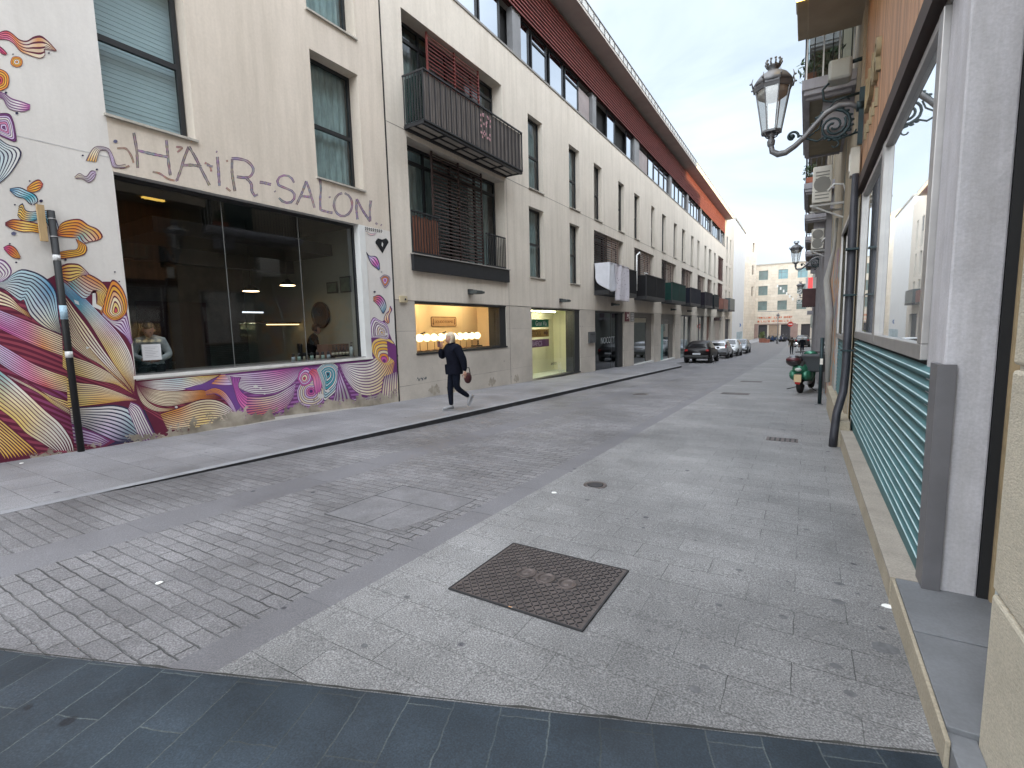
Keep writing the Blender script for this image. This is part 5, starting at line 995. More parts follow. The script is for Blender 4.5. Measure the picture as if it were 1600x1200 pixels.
lock([(-16,528),(20,549),(50,567),(80,580),(104,588)], [(-16,556),(10,575),(40,592),(75,606),(105,613)], 10, [LIL,LIL,PNK,CRM,YEL], [LBL_,LIL,PNK,RED,CRM], MAR, .34, (.0,.1), 20)
lock([(-6,578),(30,594),(60,610),(90,628),(108,637)], [(18,592),(40,604),(62,616),(80,630),(109,648)], 4, [LIL,CRM,YEL,CRM], None, MAR, .42, (.9,.2), 16)
lock([(28,586),(55,604),(80,618),(108,626)], [(40,596),(60,608),(82,624),(110,640)], 3, [PNK,CRM,YEL], None, MAR, .42, (.9,.2), 14)
lock([(-8,572),(15,590),(40,612),(70,640),(95,662),(113,688),(117,704)], [(-16,628),(20,655),(40,676),(62,690),(84,704)], 10, [TEA,WHI,CRM,WHI,WHI], [YEL,YEL,YEL,CRM,WHI], MAR, .27, (.1,.55), 22)
lock([(-4,650),(25,675),(45,692),(64,708)], [(-20,690),(-4,702),(4,712),(8,718)], 11, [YEL,YEL,GLD], None, MAR, .5, (.2,.9), 14)
lock([(98,546),(112,556),(140,566),(170,582),(195,602),(208,615)], [(98,574),(113,584),(148,594),(180,601),(209,617)], 10, [YEL,CRM,CRM,CRM,YEL], [YEL,YEL,CRM,GLD,GLD], MAR, .33, (.0,.7), 20)
lock([(104,589),(120,597),(150,601),(180,611),(213,624)], [(106,637),(125,635),(160,631),(190,627),(214,626)], 12, [YEL,CRM,CRM,CRM,CRM], [YEL,YEL,GLD,GLD,RED], MAR, .32, (.0,.6), 20)
lock([(109,638),(150,635),(180,633),(205,641),(220,664),(226,684)], [(112,662),(135,669),(160,680),(185,690),(208,689),(219,689)], 10, [CRM,WHI,WHI,LBL_,WHI], [GRY,GRY,LIL,NAV,NAV], NAV, .36, (.0,.5), 20)
lock([(112,664),(150,677),(172,689)], [(116,692),(140,694),(160,697)], 6, [GRY,LIL,GRY], None, PLM, .45, (.2,.8), 10)
lock([(97,435),(115,450),(135,468),(160,494),(185,520),(203,550),(210,580),(210,613)], [(97,455),(118,478),(138,503),(158,535),(180,572),(207,609)], 13, [LBL_,BLU,LBL_,LIL,WHI,WHI,YEL], [BLU,TEA,CRM,YEL,YEL,GLD], MAR, .3, (.0,.6), 24)
lock([(101,476),(112,498),(133,533),(163,568),(204,610)], [(100,515),(110,538),(130,555),(160,573),(203,611)], 10, [CRM,CRM,YEL,GLD], [CRM,CRM,CRM,ORA], MAR, .42, (.5,.7), 20)
lock([(97,414),(115,413),(128,422),(138,428),(150,434),(163,444),(171,458),(172,470),(165,481),(160,492)], [(97,438),(108,447),(118,456),(130,466),(139,463),(146,453),(151,459),(152,468),(150,476)], 9, [ORA,YEL,ORA,ORA,GLD,GLD,ORA], [RED,TEA,LBL_,LBL_,YEL,YEL], MAR, .32, (.2,.3), 26)
lock([(96,416),(106,412),(122,413),(131,420),(139,428)], [(98,436),(108,440),(118,436),(126,431),(136,430)], 6, [ORA,YEL,YEL,LIL], None, MAR, .36, (.2,.5), 16)
lock([(100,458),(118,484),(138,510),(160,543),(206,609)], [(101,478),(112,500),(133,535),(163,569),(204,610)], 5, [CRM,CRM,WHI,YEL], None, MAR, .4, (.6,.6), 18)
rings([(160,487),(163,470),(168,452),(175,437),(185,442),(194,456),(199,474),(197,489),(188,498),(176,501),(166,496)], (181,487), 6, [ORA,GLD,ORA,CRM,CRM,YEL,RED])
lock([(160,488),(172,499),(186,501),(197,491),(201,505),(204,522),(207,536)], [(160,493),(174,506),(188,518),(197,526),(204,538)], 6, [WHI,WHI,LIL,LIL], None, PLM, .42, (.3,.7), 18)
# under the shop window
lock([(213,597),(240,594),(270,591),(305,588),(345,585)], [(214,601),(235,607),(260,611),(290,609),(318,599),(346,585)], 8, [MAR,WHI,LBL_,YEL,GLD], [MAR,WHI,WHI,WHI,YEL], MAR, .28, (.8,.3), 20)
mpoly([(286,608),(318,599),(345,587),(378,583),(384,600),(374,640),(382,650),(376,656),(352,626),(322,611)], (.17,.07,.27))
lock([(345,585),(362,584),(384,583)], [(330,600),(352,602),(378,600)], 5, [ORA,LIL,LBL_], None, PLM, .2, (.1,.4), 10)
lock([(218,603),(250,610),(290,611),(320,610),(346,621)], [(215,602),(221,615),(234,628),(262,635),(300,628),(346,623)], 11, [MAR,CRM,CRM,ORA,MAR], [MAR,CRM,CRM,ORA,MAR], MAR, .33, (.6,.5), 20)
lock([(214,600),(220,613),(232,628),(250,637),(276,638)], [(211,598),(215,616),(225,633),(245,643),(272,642)], 4, [MAR,CRM,CRM,GLD], None, MAR, .35, (.7,.7), 16)
lock([(250,646),(280,637),(310,625),(335,624),(355,633),(368,645),(376,657)], [(262,672),(290,670),(320,667),(346,663),(374,661)], 12, [GLD,ORA,CRM,CRM,WHI,PNK], [CRM,CRM,YEL,CRM,PNK], MAR, .32, (.5,.5), 20)
lock([(204,628),(218,635),(229,655),(240,676),(248,685)], [(200,640),(206,655),(212,670),(220,690)], 7, [WHI,WHI,WHI,GRY], None, PLM, .42, (.4,.5), 16)
lock([(320,611),(335,606),(350,612),(362,628),(373,650)], [(322,617),(338,615),(350,624),(361,638),(375,657)], 4, [ORA,ORA,LIL,LIL], None, PLM, .3, (.3,.6), 14)
lock([(352,586),(400,581),(440,577),(474,573)], [(362,601),(385,612),(405,616),(432,613),(456,600),(477,575)], 12, [WHI,LIL,MAG,PLM], [WHI,WHI,WHI,LIL], PLM, .4, (.3,.4), 20)
lock([(376,590),(372,604),(384,618),(410,626)], [(360,588),(366,610),(374,632),(392,650)], 6, [(.4,.12,.42),MAG,PNK], None, PLM, .3, (.4,.3), 14)
lock([(386,618),(405,620),(430,616),(452,604),(462,598)], [(384,656),(402,652),(426,646),(448,635),(458,622)], 10, [PNK,CRM,WHI,LIL], [RED,RED,PNK,GRY], PLM, .38, (.4,.3), 18)
rings([(463,610),(470,598),(485,592),(500,596),(508,610),(505,626),(492,635),(474,634),(465,625)], (486,611), 8, [LIL,CRM,WHI,CRM,LIL,PNK,MAG,PUR], PLM, .34)
rings([(464,592),(468,580),(478,573),(487,578),(489,590),(483,600),(472,603)], (475,592), 5, [MAG,LIL,PNK,CRM,RED], PLM, .34)
lock([(488,576),(496,578),(502,586),(503,600),(500,612)], [(482,582),(488,590),(490,600),(492,610),(494,616)], 3, [RED,PNK,MAG], None, PLM, .1, (.2,.2), 12)
rings([(494,577),(505,568),(520,567),(530,576),(532,594),(526,610),(514,622),(506,626),(504,606),(500,592)], (512,584), 10, [WHI,LBL_,LBL_,WHI,TEA,LBL_,TEA,WHI,TEA,NAV], NAV, .36)
lock([(528,570),(536,590),(544,608),(551,626)], [(526,600),(524,612),(522,620),(518,632)], 6, [PLM,LIL,GRY,GRY], None, PLM, .4, (.5,.2), 14)
lock([(532,569),(560,565),(580,562),(598,548)], [(530,570),(540,592),(556,612),(576,618),(597,610),(611,590),(617,566)], 13, [WHI,WHI,WHI,YEL], [LIL,WHI,CRM,YEL,ORA], PLM, .34, (.35,.25), 24)
rings([(579,546),(583,532),(597,527),(612,531),(620,546),(619,560),(606,570),(590,563)], (600,566), 8, [YEL,GLD,YEL,GLD,CRM,ORA,MAG,PLM], PLM, .28)
mpoly([(604,533),(617,538),(622,556),(618,566),(606,556)], (.19,.05,.2))
rings([(578,528),(577,510),(583,496),(592,500),(603,506),(608,518),(606,530),(592,528)], (597,520), 7, [LIL,WHI,GRY,WHI,CRM,WHI,YEL], PLM, .4)
lock([(600,588),(597,604),(594,632)], [(622,580),(622,600),(622,630)], 8, [GRY,CRM,GRY], None, PLM, .35, (.4,.1), 12)
lock([(552,622),(572,620),(594,614)], [(556,634),(574,633),(592,630)], 5, [LIL,GRY,GRY], None, PLM, .4, (.1,.1), 10)
# floating scraps of hair on the white wall
lock([(-8,54),(8,48),(18,52),(30,62),(42,64),(52,58),(63,56),(72,62),(80,70),(88,79)], [(-8,62),(10,62),(21,68),(32,80),(45,86),(62,91),(70,86),(69,77),(77,78),(88,80)], 5, [PNK,RED,ORA,WHI,ORA,CRM,ORA], [RED,PNK,ORA,CRM,WHI,CRM], MAR, .36, (.1,.4), 30)
rings([(16,96),(20,89),(30,89),(35,95),(33,103),(25,105),(17,101)], (26,97), 4, [ORA,GLD,WHI,ORA])
lock([(-8,68),(0,73),(6,78),(11,84)], [(-8,78),(-2,80),(3,84),(9,86)], 2, [MAG,RED], None, MAR, .4, (.1,.4), 10)
rings([(-12,106),(4,109),(13,117),(14,130),(9,139),(-6,140)], (-2,126), 5, [ORA,GLD,ORA,RED,MAR])
lock([(-8,142),(6,146),(18,154),(34,159),(47,164)], [(-8,153),(4,154),(12,168),(24,173),(36,174),(46,171)], 5, [PLM,GRY,WHI,MAG], None, PLM, .4, (.1,.5), 18)
rings([(-14,178),(12,177),(20,187),(24,204),(25,221),(12,218),(-14,203)], (6,200), 7, [PLM,LIL,WHI,LIL,PNK,LIL,PLM], (.08,.015,.06))
lock([(-8,212),(12,226),(28,231),(33,241),(25,258),(12,275),(-6,290)], [(-16,226),(-12,240),(-12,255),(-12,270),(-10,284)], 8, [LBL_,WHI,WHI,LBL_], [WHI,LBL_,LBL_,WHI], NAV, .34, (.4,.6), 22)
lock([(15,295),(30,293),(42,298),(55,305),(59,314),(52,320)], [(15,298),(26,307),(38,310),(45,317),(50,320)], 5, [BLU,LBL_,TEA,WHI], None, NAV, .36, (.4,.3), 16)
lock([(42,293),(52,284),(61,281),(67,288)], [(42,299),(52,300),(61,297),(66,291)], 4, [ORA,GLD,RED], None, MAR, .36, (.2,.4), 12)
lock([(29,323),(35,318),(39,328),(50,331),(68,329),(80,332),(88,345),(92,358)], [(27,336),(33,343),(45,346),(60,343),(68,342),(74,350),(78,358)], 6, [YEL,GLD,LBL_,LBL_,LBL_,WHI], [YEL,GLD,TEA,BLU,TEA,LBL_], NAV, .34, (.3,.3), 24)
lock([(8,348),(20,343),(38,345),(60,350),(74,356)], [(8,352),(20,358),(35,362),(50,362),(68,366)], 5, [MAR,ORA,YEL,GLD,ORA], None, MAR, .32, (.4,.2), 18)
lock([(88,364),(95,350),(108,344),(125,343),(138,352),(152,358),(160,369),(154,375),(138,378)], [(87,368),(100,370),(114,371),(121,371),(124,378),(128,381),(134,380),(138,379),(134,380)], 7, [ORA,GLD,ORA,GLD,ORA,RED], [RED,ORA,ORA,TEA,WHI,ORA], MAR, .33, (.2,.3), 26)
lock([(124,376),(135,385),(133,396),(120,401),(92,405)], [(118,373),(122,383),(119,390),(108,391),(92,394)], 4, [ORA,GLD,GLD,ORA], None, MAR, .33, (.4,.3), 18)
lock([(5,387),(14,383),(24,388),(32,402)], [(6,389),(13,397),(22,403),(31,404)], 4, [MAG,RED,ORA,GLD], None, MAR, .3, (.3,.3), 12)
lock([(134,251),(141,238),(148,230),(158,229),(170,233),(177,246),(182,258),(196,257)], [(150,253),(153,242),(157,235),(167,236),(172,248),(177,261),(196,262)], 4, [GLD,CRM,GRY,GRY,LIL,GRY,CRM], None, (.16,.10,.14), .34, (.2,.2), 22)
lock([(116,277),(124,271),(134,276),(142,267),(149,268)], [(118,279),(128,279),(138,285),(146,280),(150,272)], 3, [CRM,GRY,LIL], None, (.16,.10,.14), .34, (.2,.2), 14)
lock([(572,394),(577,400),(587,401),(592,410),(593,421)], [(573,396),(577,406),(581,413),(587,418),(592,422)], 3, [BLU,LIL,MAG,BLU], None, NAV, .3, (.2,.3), 14)
rings([(593,434),(600,429),(608,432),(609,440),(602,450),(597,444)], (601,438), 4, [GRY,ORA,LIL,MAG], PLM, .3)
lock([(583,464),(592,461),(600,468),(603,480),(599,490)], [(583,470),(588,474),(593,480),(596,486),(598,490)], 4, [ORA,MAG,LBL_,BLU], None, NAV, .32, (.2,.3), 14)
lock([(609,478),(612,484),(608,492),(608,504)], [(607,486),(602,492),(600,500),(606,506)], 2, [ORA,CRM,ORA], None, PLM, .3, (.2,.3), 12)
lock([(571,361),(580,365),(588,364)], [(573,364),(579,368),(586,366)], 1, [CRM,PNK], None, GRY, .3, (.2,.3), 8)
for x, y, r in ((26,177,2.6),(64,314,3),(46,283,1.6),(23,320,1.6),(9,145,2.2),(76,83,1.8),(21,365,4),(15,381,1.6),(25,410,1.8),(102,406,2.2),(129,243,1.8),(151,265,2),(179,425,1.6),(186,440,1.4),(180,221,3.5),(585,456,2),(596,425,.9),(20,85,1.4)): dot(x, y, r, NAV if r < 3.2 else (.12,.12,.2))
# black painted heart on the right strip and small black script
for s in (-1, 1): dot(596.5+s*4.2, 378, 6.2, (.012,.012,.014))
mpoly([(586.3,380),(590,372),(596.5,376),(603,372),(606.7,379),(602,387),(597.5,396),(592,388)], (.012,.012,.014)); mpoly([(596.5,378),(598.5,381),(597.5,386),(595.8,383)], WHI)
for i in range(9): x = 570+i*3.1; stroke([(x,355+i*.5),(x+1.6,357+i*.5),(x+.3,359.5+i*.5)], 1.1, (.03,.03,.03), m=6)
for x, y, r in ((275,636,2.4),(399,604,3.6),(407,606,2.2),(501,619,5),(512,611,3),(413,615,1.8),(603,522,2)): dot(x, y, r, (.72,.70,.68))
mpoly([(144,458),(149,458),(150,475),(159,480),(158,485),(144,479)], (.68,.66,.64))
mpoly([(115,468),(122,471),(124,477),(117,474)], (.62,.66,.68)); mpoly([(134,541),(140,543),(135,546)], (.68,.68,.66))
MU.obj('mural_painting', vcol('mural paint', .75, True), SB, fix=False)
# ---- painted lettering HAIR-SALON above the window
MU = MB(); LAY[0] = .0
def hs_(*pts, w=11, c=0, m=10):
    q = [(180+x/3.636, 180+y/3.636) for x, y in pts]; lo = [(.15,.10,.16),(.24,.12,.10),(.13,.09,.13)][c]; fi = [(.34,.28,.32),(.42,.28,.22),(.30,.27,.24)][c]
    P = spline([(x, y, 0) for x, y in q], m+6); n = len(P)
    for wd, base in ((1., lo), (.5, fi)):                              # uneven hand-painted outline and filling
        LAY[0] += .00003; col = [tuple(max(.02, c*(.75+.5*random.random())) for c in lerp3(base, random.choice(((.42,.24,.16),(.30,.20,.36),base,base)), .45*random.random())) for _ in range(n)]; wj = [w/3.636*wd*(.8+.35*random.random()) for _ in range(n)]
        for i in range(n-1):
            d0 = P[min(i+1,n-1)]-P[max(i-1,0)]; d1 = P[min(i+2,n-1)]-P[i]; n0 = Vector((-d0.y, d0.x, 0)).normalized()*wj[i]/2; n1 = Vector((-d1.y, d1.x, 0)).normalized()*wj[i+1]/2
            mquad(P[i]-n0, P[i]+n0, P[i+1]+n1, P[i+1]-n1, col[i], col[i], col[i+1], col[i+1])
def ellipse(cx, cy, rx, ry, a0, a1, n=16): return [(cx+rx*math.cos(math.radians(a0+(a1-a0)*i/n)), cy+ry*math.sin(math.radians(a0+(a1-a0)*i/n))) for i in range(n+1)]
for a in ([(105,100),(112,140),(122,200),(128,300)],[(290,140),(296,200),(303,270),(313,342)],[(128,200),(200,218),(300,238)],[(418,178),(390,250),(372,310),(350,370)],[(418,178),(455,240),(490,310),(535,398)],[(385,284),(440,284),(490,292)],[(580,236),(586,310),(592,402)],
          [(664,250),(664,330),(680,432)],[(660,246),(700,248),(750,262),(785,305),(770,345),(740,355),(690,350)],[(740,352),(772,390),(776,430),(792,458)],[(820,380),(850,385),(885,394)],
          [(1016,384),(995,350),(955,342),(925,360),(925,395),(970,415),(1010,435),(1020,465),(1000,494),(960,495),(930,470)],[(1085,374),(1065,430),(1030,508)],[(1085,374),(1108,440),(1132,526)],[(1052,458),(1112,466)],
          [(1162,352),(1168,420),(1164,480),(1166,540)],[(1166,538),(1200,548),(1235,555)],ellipse(1294,508,52,66,-80,265,14),[(1376,592),(1370,530),(1372,476)],[(1372,476),(1405,540),(1448,604)],[(1448,604),(1446,540),(1452,484)]):
    hs_(*a, w=16 if a[0][0] < 830 else 13.5, c=random.choice((0,0,2)))
for p in ([(572,206),(580,210)],[(1478,612),(1490,620)],[(1508,622),(1514,626)],[(345,180),(380,186),(352,210)],[(508,270),(535,285),(546,320)],[(555,292),(520,284)],[(212,322),(250,330),(300,362),(338,372)],[(630,262),(640,258)],[(630,412),(655,432)],[(905,430),(910,436)],[(786,462),(810,450)],[(10,290),(40,300),(80,288)],[(10,188),(60,190),(90,230),(104,270)],[(1220,470),(1216,462)],[(0,150),(6,156)],[(350,376),(345,366)]): hs_(*p, w=11, c=1 if p[0][0] in (345,508,212,630,10) else 0, m=6)
MU.obj('painted_lettering', vcol('lettering paint', .8), SB, fix=False)
# joint line and dirt band at the foot of the painted wall
b = MB(); b.box(XW-.01,XW+.003,-9,3.6,2.795,2.81); b.obj('wall_joint', mat('faint joint', (.56,.54,.53), .9), SB)
# sign post against the mural
t = thing('sign_post', 'black post with stickers against the mural, bare wooden slat at its top', 'post', (-9.32, 2.80, G(2.8)))
b = MB(); b.tube([(0,0,0),(.0,.0,3.52)], .044, 12); b.obj('post', mat('worn black paint', (.006,.006,.007), .6, .3, 20), t)
for z, h, c, in ((2.82,.08,0),(1.98,.2,1),(1.42,.09,0)):
    b = MB(); b.lathe([(.0455,z),(.0455,z+h)], (0,0,0), 12); b.obj('sticker', mat('sticker %d' % c, ((.6,.6,.6),(.35,.5,.6))[c], .6, .3, 30), t)
b = MB(); [b.lathe([(.046,z),(.046,z+.012)], (0,0,0), 12) for z in (3.4,3.15)]; b.obj('steel_band', ALU if 'ALU' in globals() else GP, t)
b = MB(); b.box(-.03,.02,-.15,-.07,3.08,3.58); b.obj('wooden_slat', mat('bare slat', (.42,.29,.15), .8, .2, 4, stretch=(4,4,.6)), t)
# ================================================================== people
SKIN = mat('skin', (.42,.23,.16), .6, .08, 8); def_mats = {}
def cloth_mat(n, c): return mat(n, c, .95, .2, 14, .1, spec=.1)
def head(t, c, r, hair, style='bob', face=(0,-1,0), skin=SKIN):
    """skull with nose, brow, eyes, mouth and ears looking along face; hair shell over it"""
    c = Vector(c); f = Vector(face).normalized(); s = f.cross(Vector((0,0,1))).normalized(); u = Vector((0,0,1))
    b = MB(); n, m = 20, 14; b.sm = True; rings_ = []
    for i in range(m+1):
        a = PI*i/m; row = []
        for j in range(n):
            g = 2*PI*j/n; x = math.sin(a)*math.sin(g); y = math.sin(a)*math.cos(g); z = math.cos(a)
            d = Vector((x*.80, y*.92, z*1.12)); d.x *= 1-.22*max(0, -z); d.y += (.10*max(0, -z) if y > 0 else 0)
            if y > .55 and -.35 < z < .1: d.y += .10*max(0, 1-abs(x)*7)*max(0, 1-abs(z+.15)*4.5)*2.2
            row.append(b.vert(c + (s*d.x + f*d.y + u*d.z)*r))
        rings_.append(row)
    for p, q in zip(rings_, rings_[1:]):
        for j in range(n): b.face((p[j], p[(j+1)%n], q[(j+1)%n], q[j]))
    for k in (-1, 1): b.ball(c+s*(.80*r*k)+u*(-.05*r), (.12*r,.16*r,.24*r), 8, 6)
    h = b.obj('head', skin, t)
    b = MB()
    for k in (-1, 1): b.ball(c+s*(.32*r*k)+f*(.80*r)+u*(.03*r), .085*r, 8, 6)
    b.ball(c+f*(.86*r)-u*(.52*r), (.2*r,.05*r,.045*r), 8, 6); b.obj('eyes_and_mouth', mat('dark features', (.08,.03,.025), .5), h)
    b = MB(); b.sm = True; rr = []; random.seed(2)
    for i in range(0, 12):
        a = PI*.66*i/11 if style != 'bob' else PI*.74*i/11; row = []
        for j in range(24):
            g = 2*PI*j/24; x = math.sin(a)*math.sin(g); y = math.sin(a)*math.cos(g); z = math.cos(a)
            cut = y > .2 and z < .45
            k = 1.17+.05*math.sin(g*7+i) + (.10 if style == 'bob' else 0)*max(0, .6-z)
            if cut: k = .6
            d = Vector((x*.86, y*.97-.04, z*1.13))*k; row.append(b.vert(c + (s*d.x + f*d.y + u*d.z)*r))
        rr.append(row)
    for p, q in zip(rr, rr[1:]):
        for j in range(24): b.face((p[j], p[(j+1)%24], q[(j+1)%24], q[j]))
    o = b.obj('hair', hair, t)
    return h
def hand(t, w, d, n, sc=1., skin=SKIN, curl=.6):
    """palm at w pointing along d, n = the back of the hand; five separate bent fingers"""
    w = Vector(w); d = Vector(d).normalized(); n = Vector(n); n = (n-d*n.dot(d)).normalized(); s = d.cross(n)
    b = MB(); b.sm = True; b.tube([w-d*.02*sc, w+d*.03*sc, w+d*.085*sc], [.026*sc,.036*sc,.03*sc], 10)
    for k, L in enumerate((.075,.085,.08,.062)):
        o = w+d*.08*sc+s*(.03-.02*k)*sc; a = o+d*L*.4*sc-n*.01*sc*curl; e = a+(d*(1-curl*.6)-n*curl).normalized()*L*.33*sc; g = e+(d*(1-curl*1.3)-n*curl).normalized()*L*.27*sc
        b.tube([o, a, e, g], [.0095*sc,.009*sc,.008*sc,.006*sc], 6)
    o = w+s*.03*sc+d*.025*sc; b.tube([o, o+s*.025*sc+d*.025*sc-n*.015*sc, o+s*.028*sc+d*.055*sc-n*.028*sc], [.012*sc,.011*sc,.008*sc], 6); return b.obj('hand', skin, t)
def figure(name, lab, loc, rz, J, mats, paint, hair, hc, hr, face, style='bob', hands=(), feet=(), cat='person', shoe=None):
    t = thing(name, lab, cat, loc, rz)
    order = list(J.keys()); E = []
    for k, v in J.items():
        if v[3] is not None: E.append((order.index(v[3]), order.index(k)))
    skin_body('body', [(v[0], v[1], v[2]) for v in J.values()], E, mats, paint, t)
    head(t, hc, hr, hair, style, face)
    for h in hands: hand(t, *h)
    for f in feet:
        p = Vector(f[0]); d = Vector(f[1]).normalized(); s = d.cross(Vector(f[2] if len(f) > 2 else (0,0,1))).normalized(); u = s.cross(d); b = MB(); b.sm = True
        b.tube([p-d*.085+u*.0, p-d*.03+u*.025, p+d*.06+u*.012, p+d*.13-u*.004, p+d*.165-u*.008], [.03,.043,.04,.035,.018], 10); b.sm = False; b.bar(p-d*.1-u*.035, p+d*.17-u*.035, .078, .022, up=tuple(u)); b.obj('shoe', shoe or mat('grey white trainer', (.28,.28,.29), .8), t)
    return t
NAVY = cloth_mat('navy padded jacket', (.008,.009,.016)); TRO = cloth_mat('dark navy trousers', (.008,.01,.018)); BLOND = mat('pale blond hair', (.52,.42,.30), .6, .35, 30, .2, stretch=(3,3,.6)); BRN = mat('dark brown hair', (.03,.015,.012), .6, .3, 25)
# walking woman: walks towards the camera end of the street (local -y), hand at her mouth
J = {'pelvis': ((0,0,.93), .155,.13,None), 'waist': ((.0,0,1.06), .175,.155,'pelvis'), 'chest': ((0,-.01,1.25), .225,.19,'waist'), 'neckb': ((0,-.02,1.40), .13,.11,'chest'), 'neck': ((0,-.04,1.46), .055,.055,'neckb'),
     'ls': ((.17,.0,1.36), .098,.098,'neckb'), 'le': ((.25,.10,1.10), .085,.085,'ls'), 'lw': ((.26,.12,.86), .05,.05,'le'),
     'rs': ((-.17,-.02,1.36), .098,.098,'neckb'), 're': ((-.21,-.20,1.16), .085,.085,'rs'), 'rw': ((-.10,-.25,1.36), .045,.045,'re'),
     'hl': ((.085,0,.88), .105,.10,'pelvis'), 'kl': ((.085,.0,.50), .075,.075,'hl'), 'al': ((.08,.30,.28), .05,.05,'kl'),
     'hr': ((-.085,0,.88), .105,.10,'pelvis'), 'kr': ((-.085,-.07,.48), .072,.072,'hr'), 'ar': ((-.08,-.06,.10), .05,.05,'kr')}
p = on_g(712, 641)
wm_ = figure('person', 'woman with short blond hair in dark padded jacket walking with one hand at her mouth', (p.x, p.y, p.z), math.radians(-24), J, [NAVY, TRO], lambda c: 1 if c.z < .84 else 0, BLOND, (0,-.075,1.575), .10, (-.35,-1,-.15), 'bob', hands=[((-.10,-.255,1.38),(.35,.1,1),(0,-1,.3)), ((.26,.12,.84),(0,.1,-1),(1,0,0))], feet=[((-.08,-.10,.055),(-.05,-1,-.02)), ((.08,.335,.235),(0,-.5,-1),(0,-1,.5))])
wm_.scale = (1.07,)*3
b = MB(); b.sm = True; b.tube([(0,0,.80),(0,0,.90),(0,-.01,1.02)], [.19,.195,.19], 16, cap=False); b.obj('jacket_hem', NAVY, wm_)
b = MB(); b.sm = True; b.tube([(0,-.03,1.40),(0,-.045,1.48)], [.10,.082], 14, cap=False); b.obj('collar', NAVY, wm_)
t = thing('handbag', 'dark red handbag carried behind the walking woman', 'bag', (p.x+.30, p.y+.12, p.z+.76)); b = MB(); b.ball((0,0,0), (.07,.12,.13), 12, 8); b.obj('bag_body', mat('dark red leather', (.05,.008,.010), .6, .2, 8), t); b = MB(); b.tube([(0,-.1,.08),(0,-.05,.24),(0,.05,.24),(0,.1,.08)], .012, 6); b.obj('strap', SHADE, t)
t = thing('phone', 'dark red phone held at the mouth of the walking woman', 'phone', (p.x-.2, p.y-.27, p.z+1.55), math.radians(20)); b = MB(); b.box(-.035,.035,-.006,.006,-.06,.075); b.obj('case', mat('red phone case', (.07,.01,.012), .4), t, bevel=.006); b = MB(); b.box(-.03,.03,.006,.008,-.05,.065); b.obj('screen', BLK, t)
# seated client behind the salon window, reading
GREY = cloth_mat('grey blue sweater', (.52,.56,.57)); JEAN = cloth_mat('black jeans', (.012,.012,.014))
J = {'pelvis': ((0,0,.52), .16,.14,None), 'waist': ((0,-.02,.68), .15,.13,'pelvis'), 'chest': ((0,-.08,.90), .18,.14,'waist'), 'neckb': ((0,-.13,1.06), .11,.09,'chest'), 'neck': ((0,-.17,1.12), .052,.052,'neckb'),
     'ls': ((.17,-.12,1.02), .082,.082,'neckb'), 'le': ((.27,-.14,.76), .066,.066,'ls'), 'lw': ((.12,-.36,.68), .045,.045,'le'),
     'rs': ((-.17,-.12,1.02), .082,.082,'neckb'), 're': ((-.27,-.16,.76), .066,.066,'rs'), 'rw': ((-.10,-.38,.70), .045,.045,'re'),
     'hl': ((.10,-.06,.50), .10,.10,'pelvis'), 'kl': ((.13,-.46,.50), .075,.075,'hl'), 'al': ((.12,-.46,.12), .05,.05,'kl'), 'hr': ((-.10,-.06,.50), .10,.10,'pelvis'), 'kr': ((-.13,-.46,.50), .075,.075,'hr'), 'ar': ((-.12,-.44,.12), .05,.05,'kr')}
cl = figure('person', 'seated person in a grey sweater, head bowed, behind the paper notice in the salon', (-10.2, 4.24, -1.08), math.radians(62), J, [GREY, JEAN], lambda c: 1 if c.z < .60 else 0, BRN, (0,-.24,1.21), .105, (0,-1,-.7), 'short', hands=[((.11,-.37,.68),(-.6,-.8,0),(0,0,1)), ((-.10,-.39,.70),(.6,-.8,0),(0,0,1))], feet=[((.12,-.50,.05),(0,-1,0)), ((-.12,-.48,.05),(0,-1,0))], shoe=SHADE)
def salon_chair(x, y, z, rz, lab):
    t = thing('salon_chair', lab, 'chair', (x, y, z), rz); m = mat('black leatherette', (.015,.015,.016), .4, .2, 6)
    b = MB(); b.box(-.27,.27,-.27,.25,.33,.45); b.obj('seat', m, t, bevel=.03); b = MB(); b.box(-.26,.26,.2,.28,.45,.88); b.obj('backrest', m, t, bevel=.03)
    for s in (-1, 1): b = MB(); b.box(.29*s-.03,.29*s+.03,-.22,.22,.58,.62); b.box(.29*s-.02,.29*s+.02,.1,.16,.4,.6); b.obj('armrest', m, t)
    b = MB(); b.lathe([(.26,-.43),(.26,-.39),(.04,-.36),(.04,.33)], n=16); b.obj('pedestal', GP, t)
salon_chair(-10.2, 4.24, -1.08, math.radians(62), 'black salon chair under the person in the grey sweater')
BKT = cloth_mat('black top', (.010,.009,.009))
cl2 = figure('person', 'person in black seen from behind, working at the salon counter under the clock', (-11.2, 8.28, -1.12), math.radians(150), J, [BKT, JEAN], lambda c: 1 if c.z < .60 else 0, BRN, (0,-.20,1.23), .105, (0,-1,-.3), 'short', hands=[((.11,-.37,.68),(-.6,-.8,0),(0,0,1)), ((-.10,-.39,.70),(.6,-.8,0),(0,0,1))], feet=[((.12,-.50,.05),(0,-1,0)), ((-.12,-.48,.05),(0,-1,0))], shoe=SHADE)
salon_chair(-11.2, 8.28, -1.12, math.radians(150), 'dark salon chair under the person at the counter')
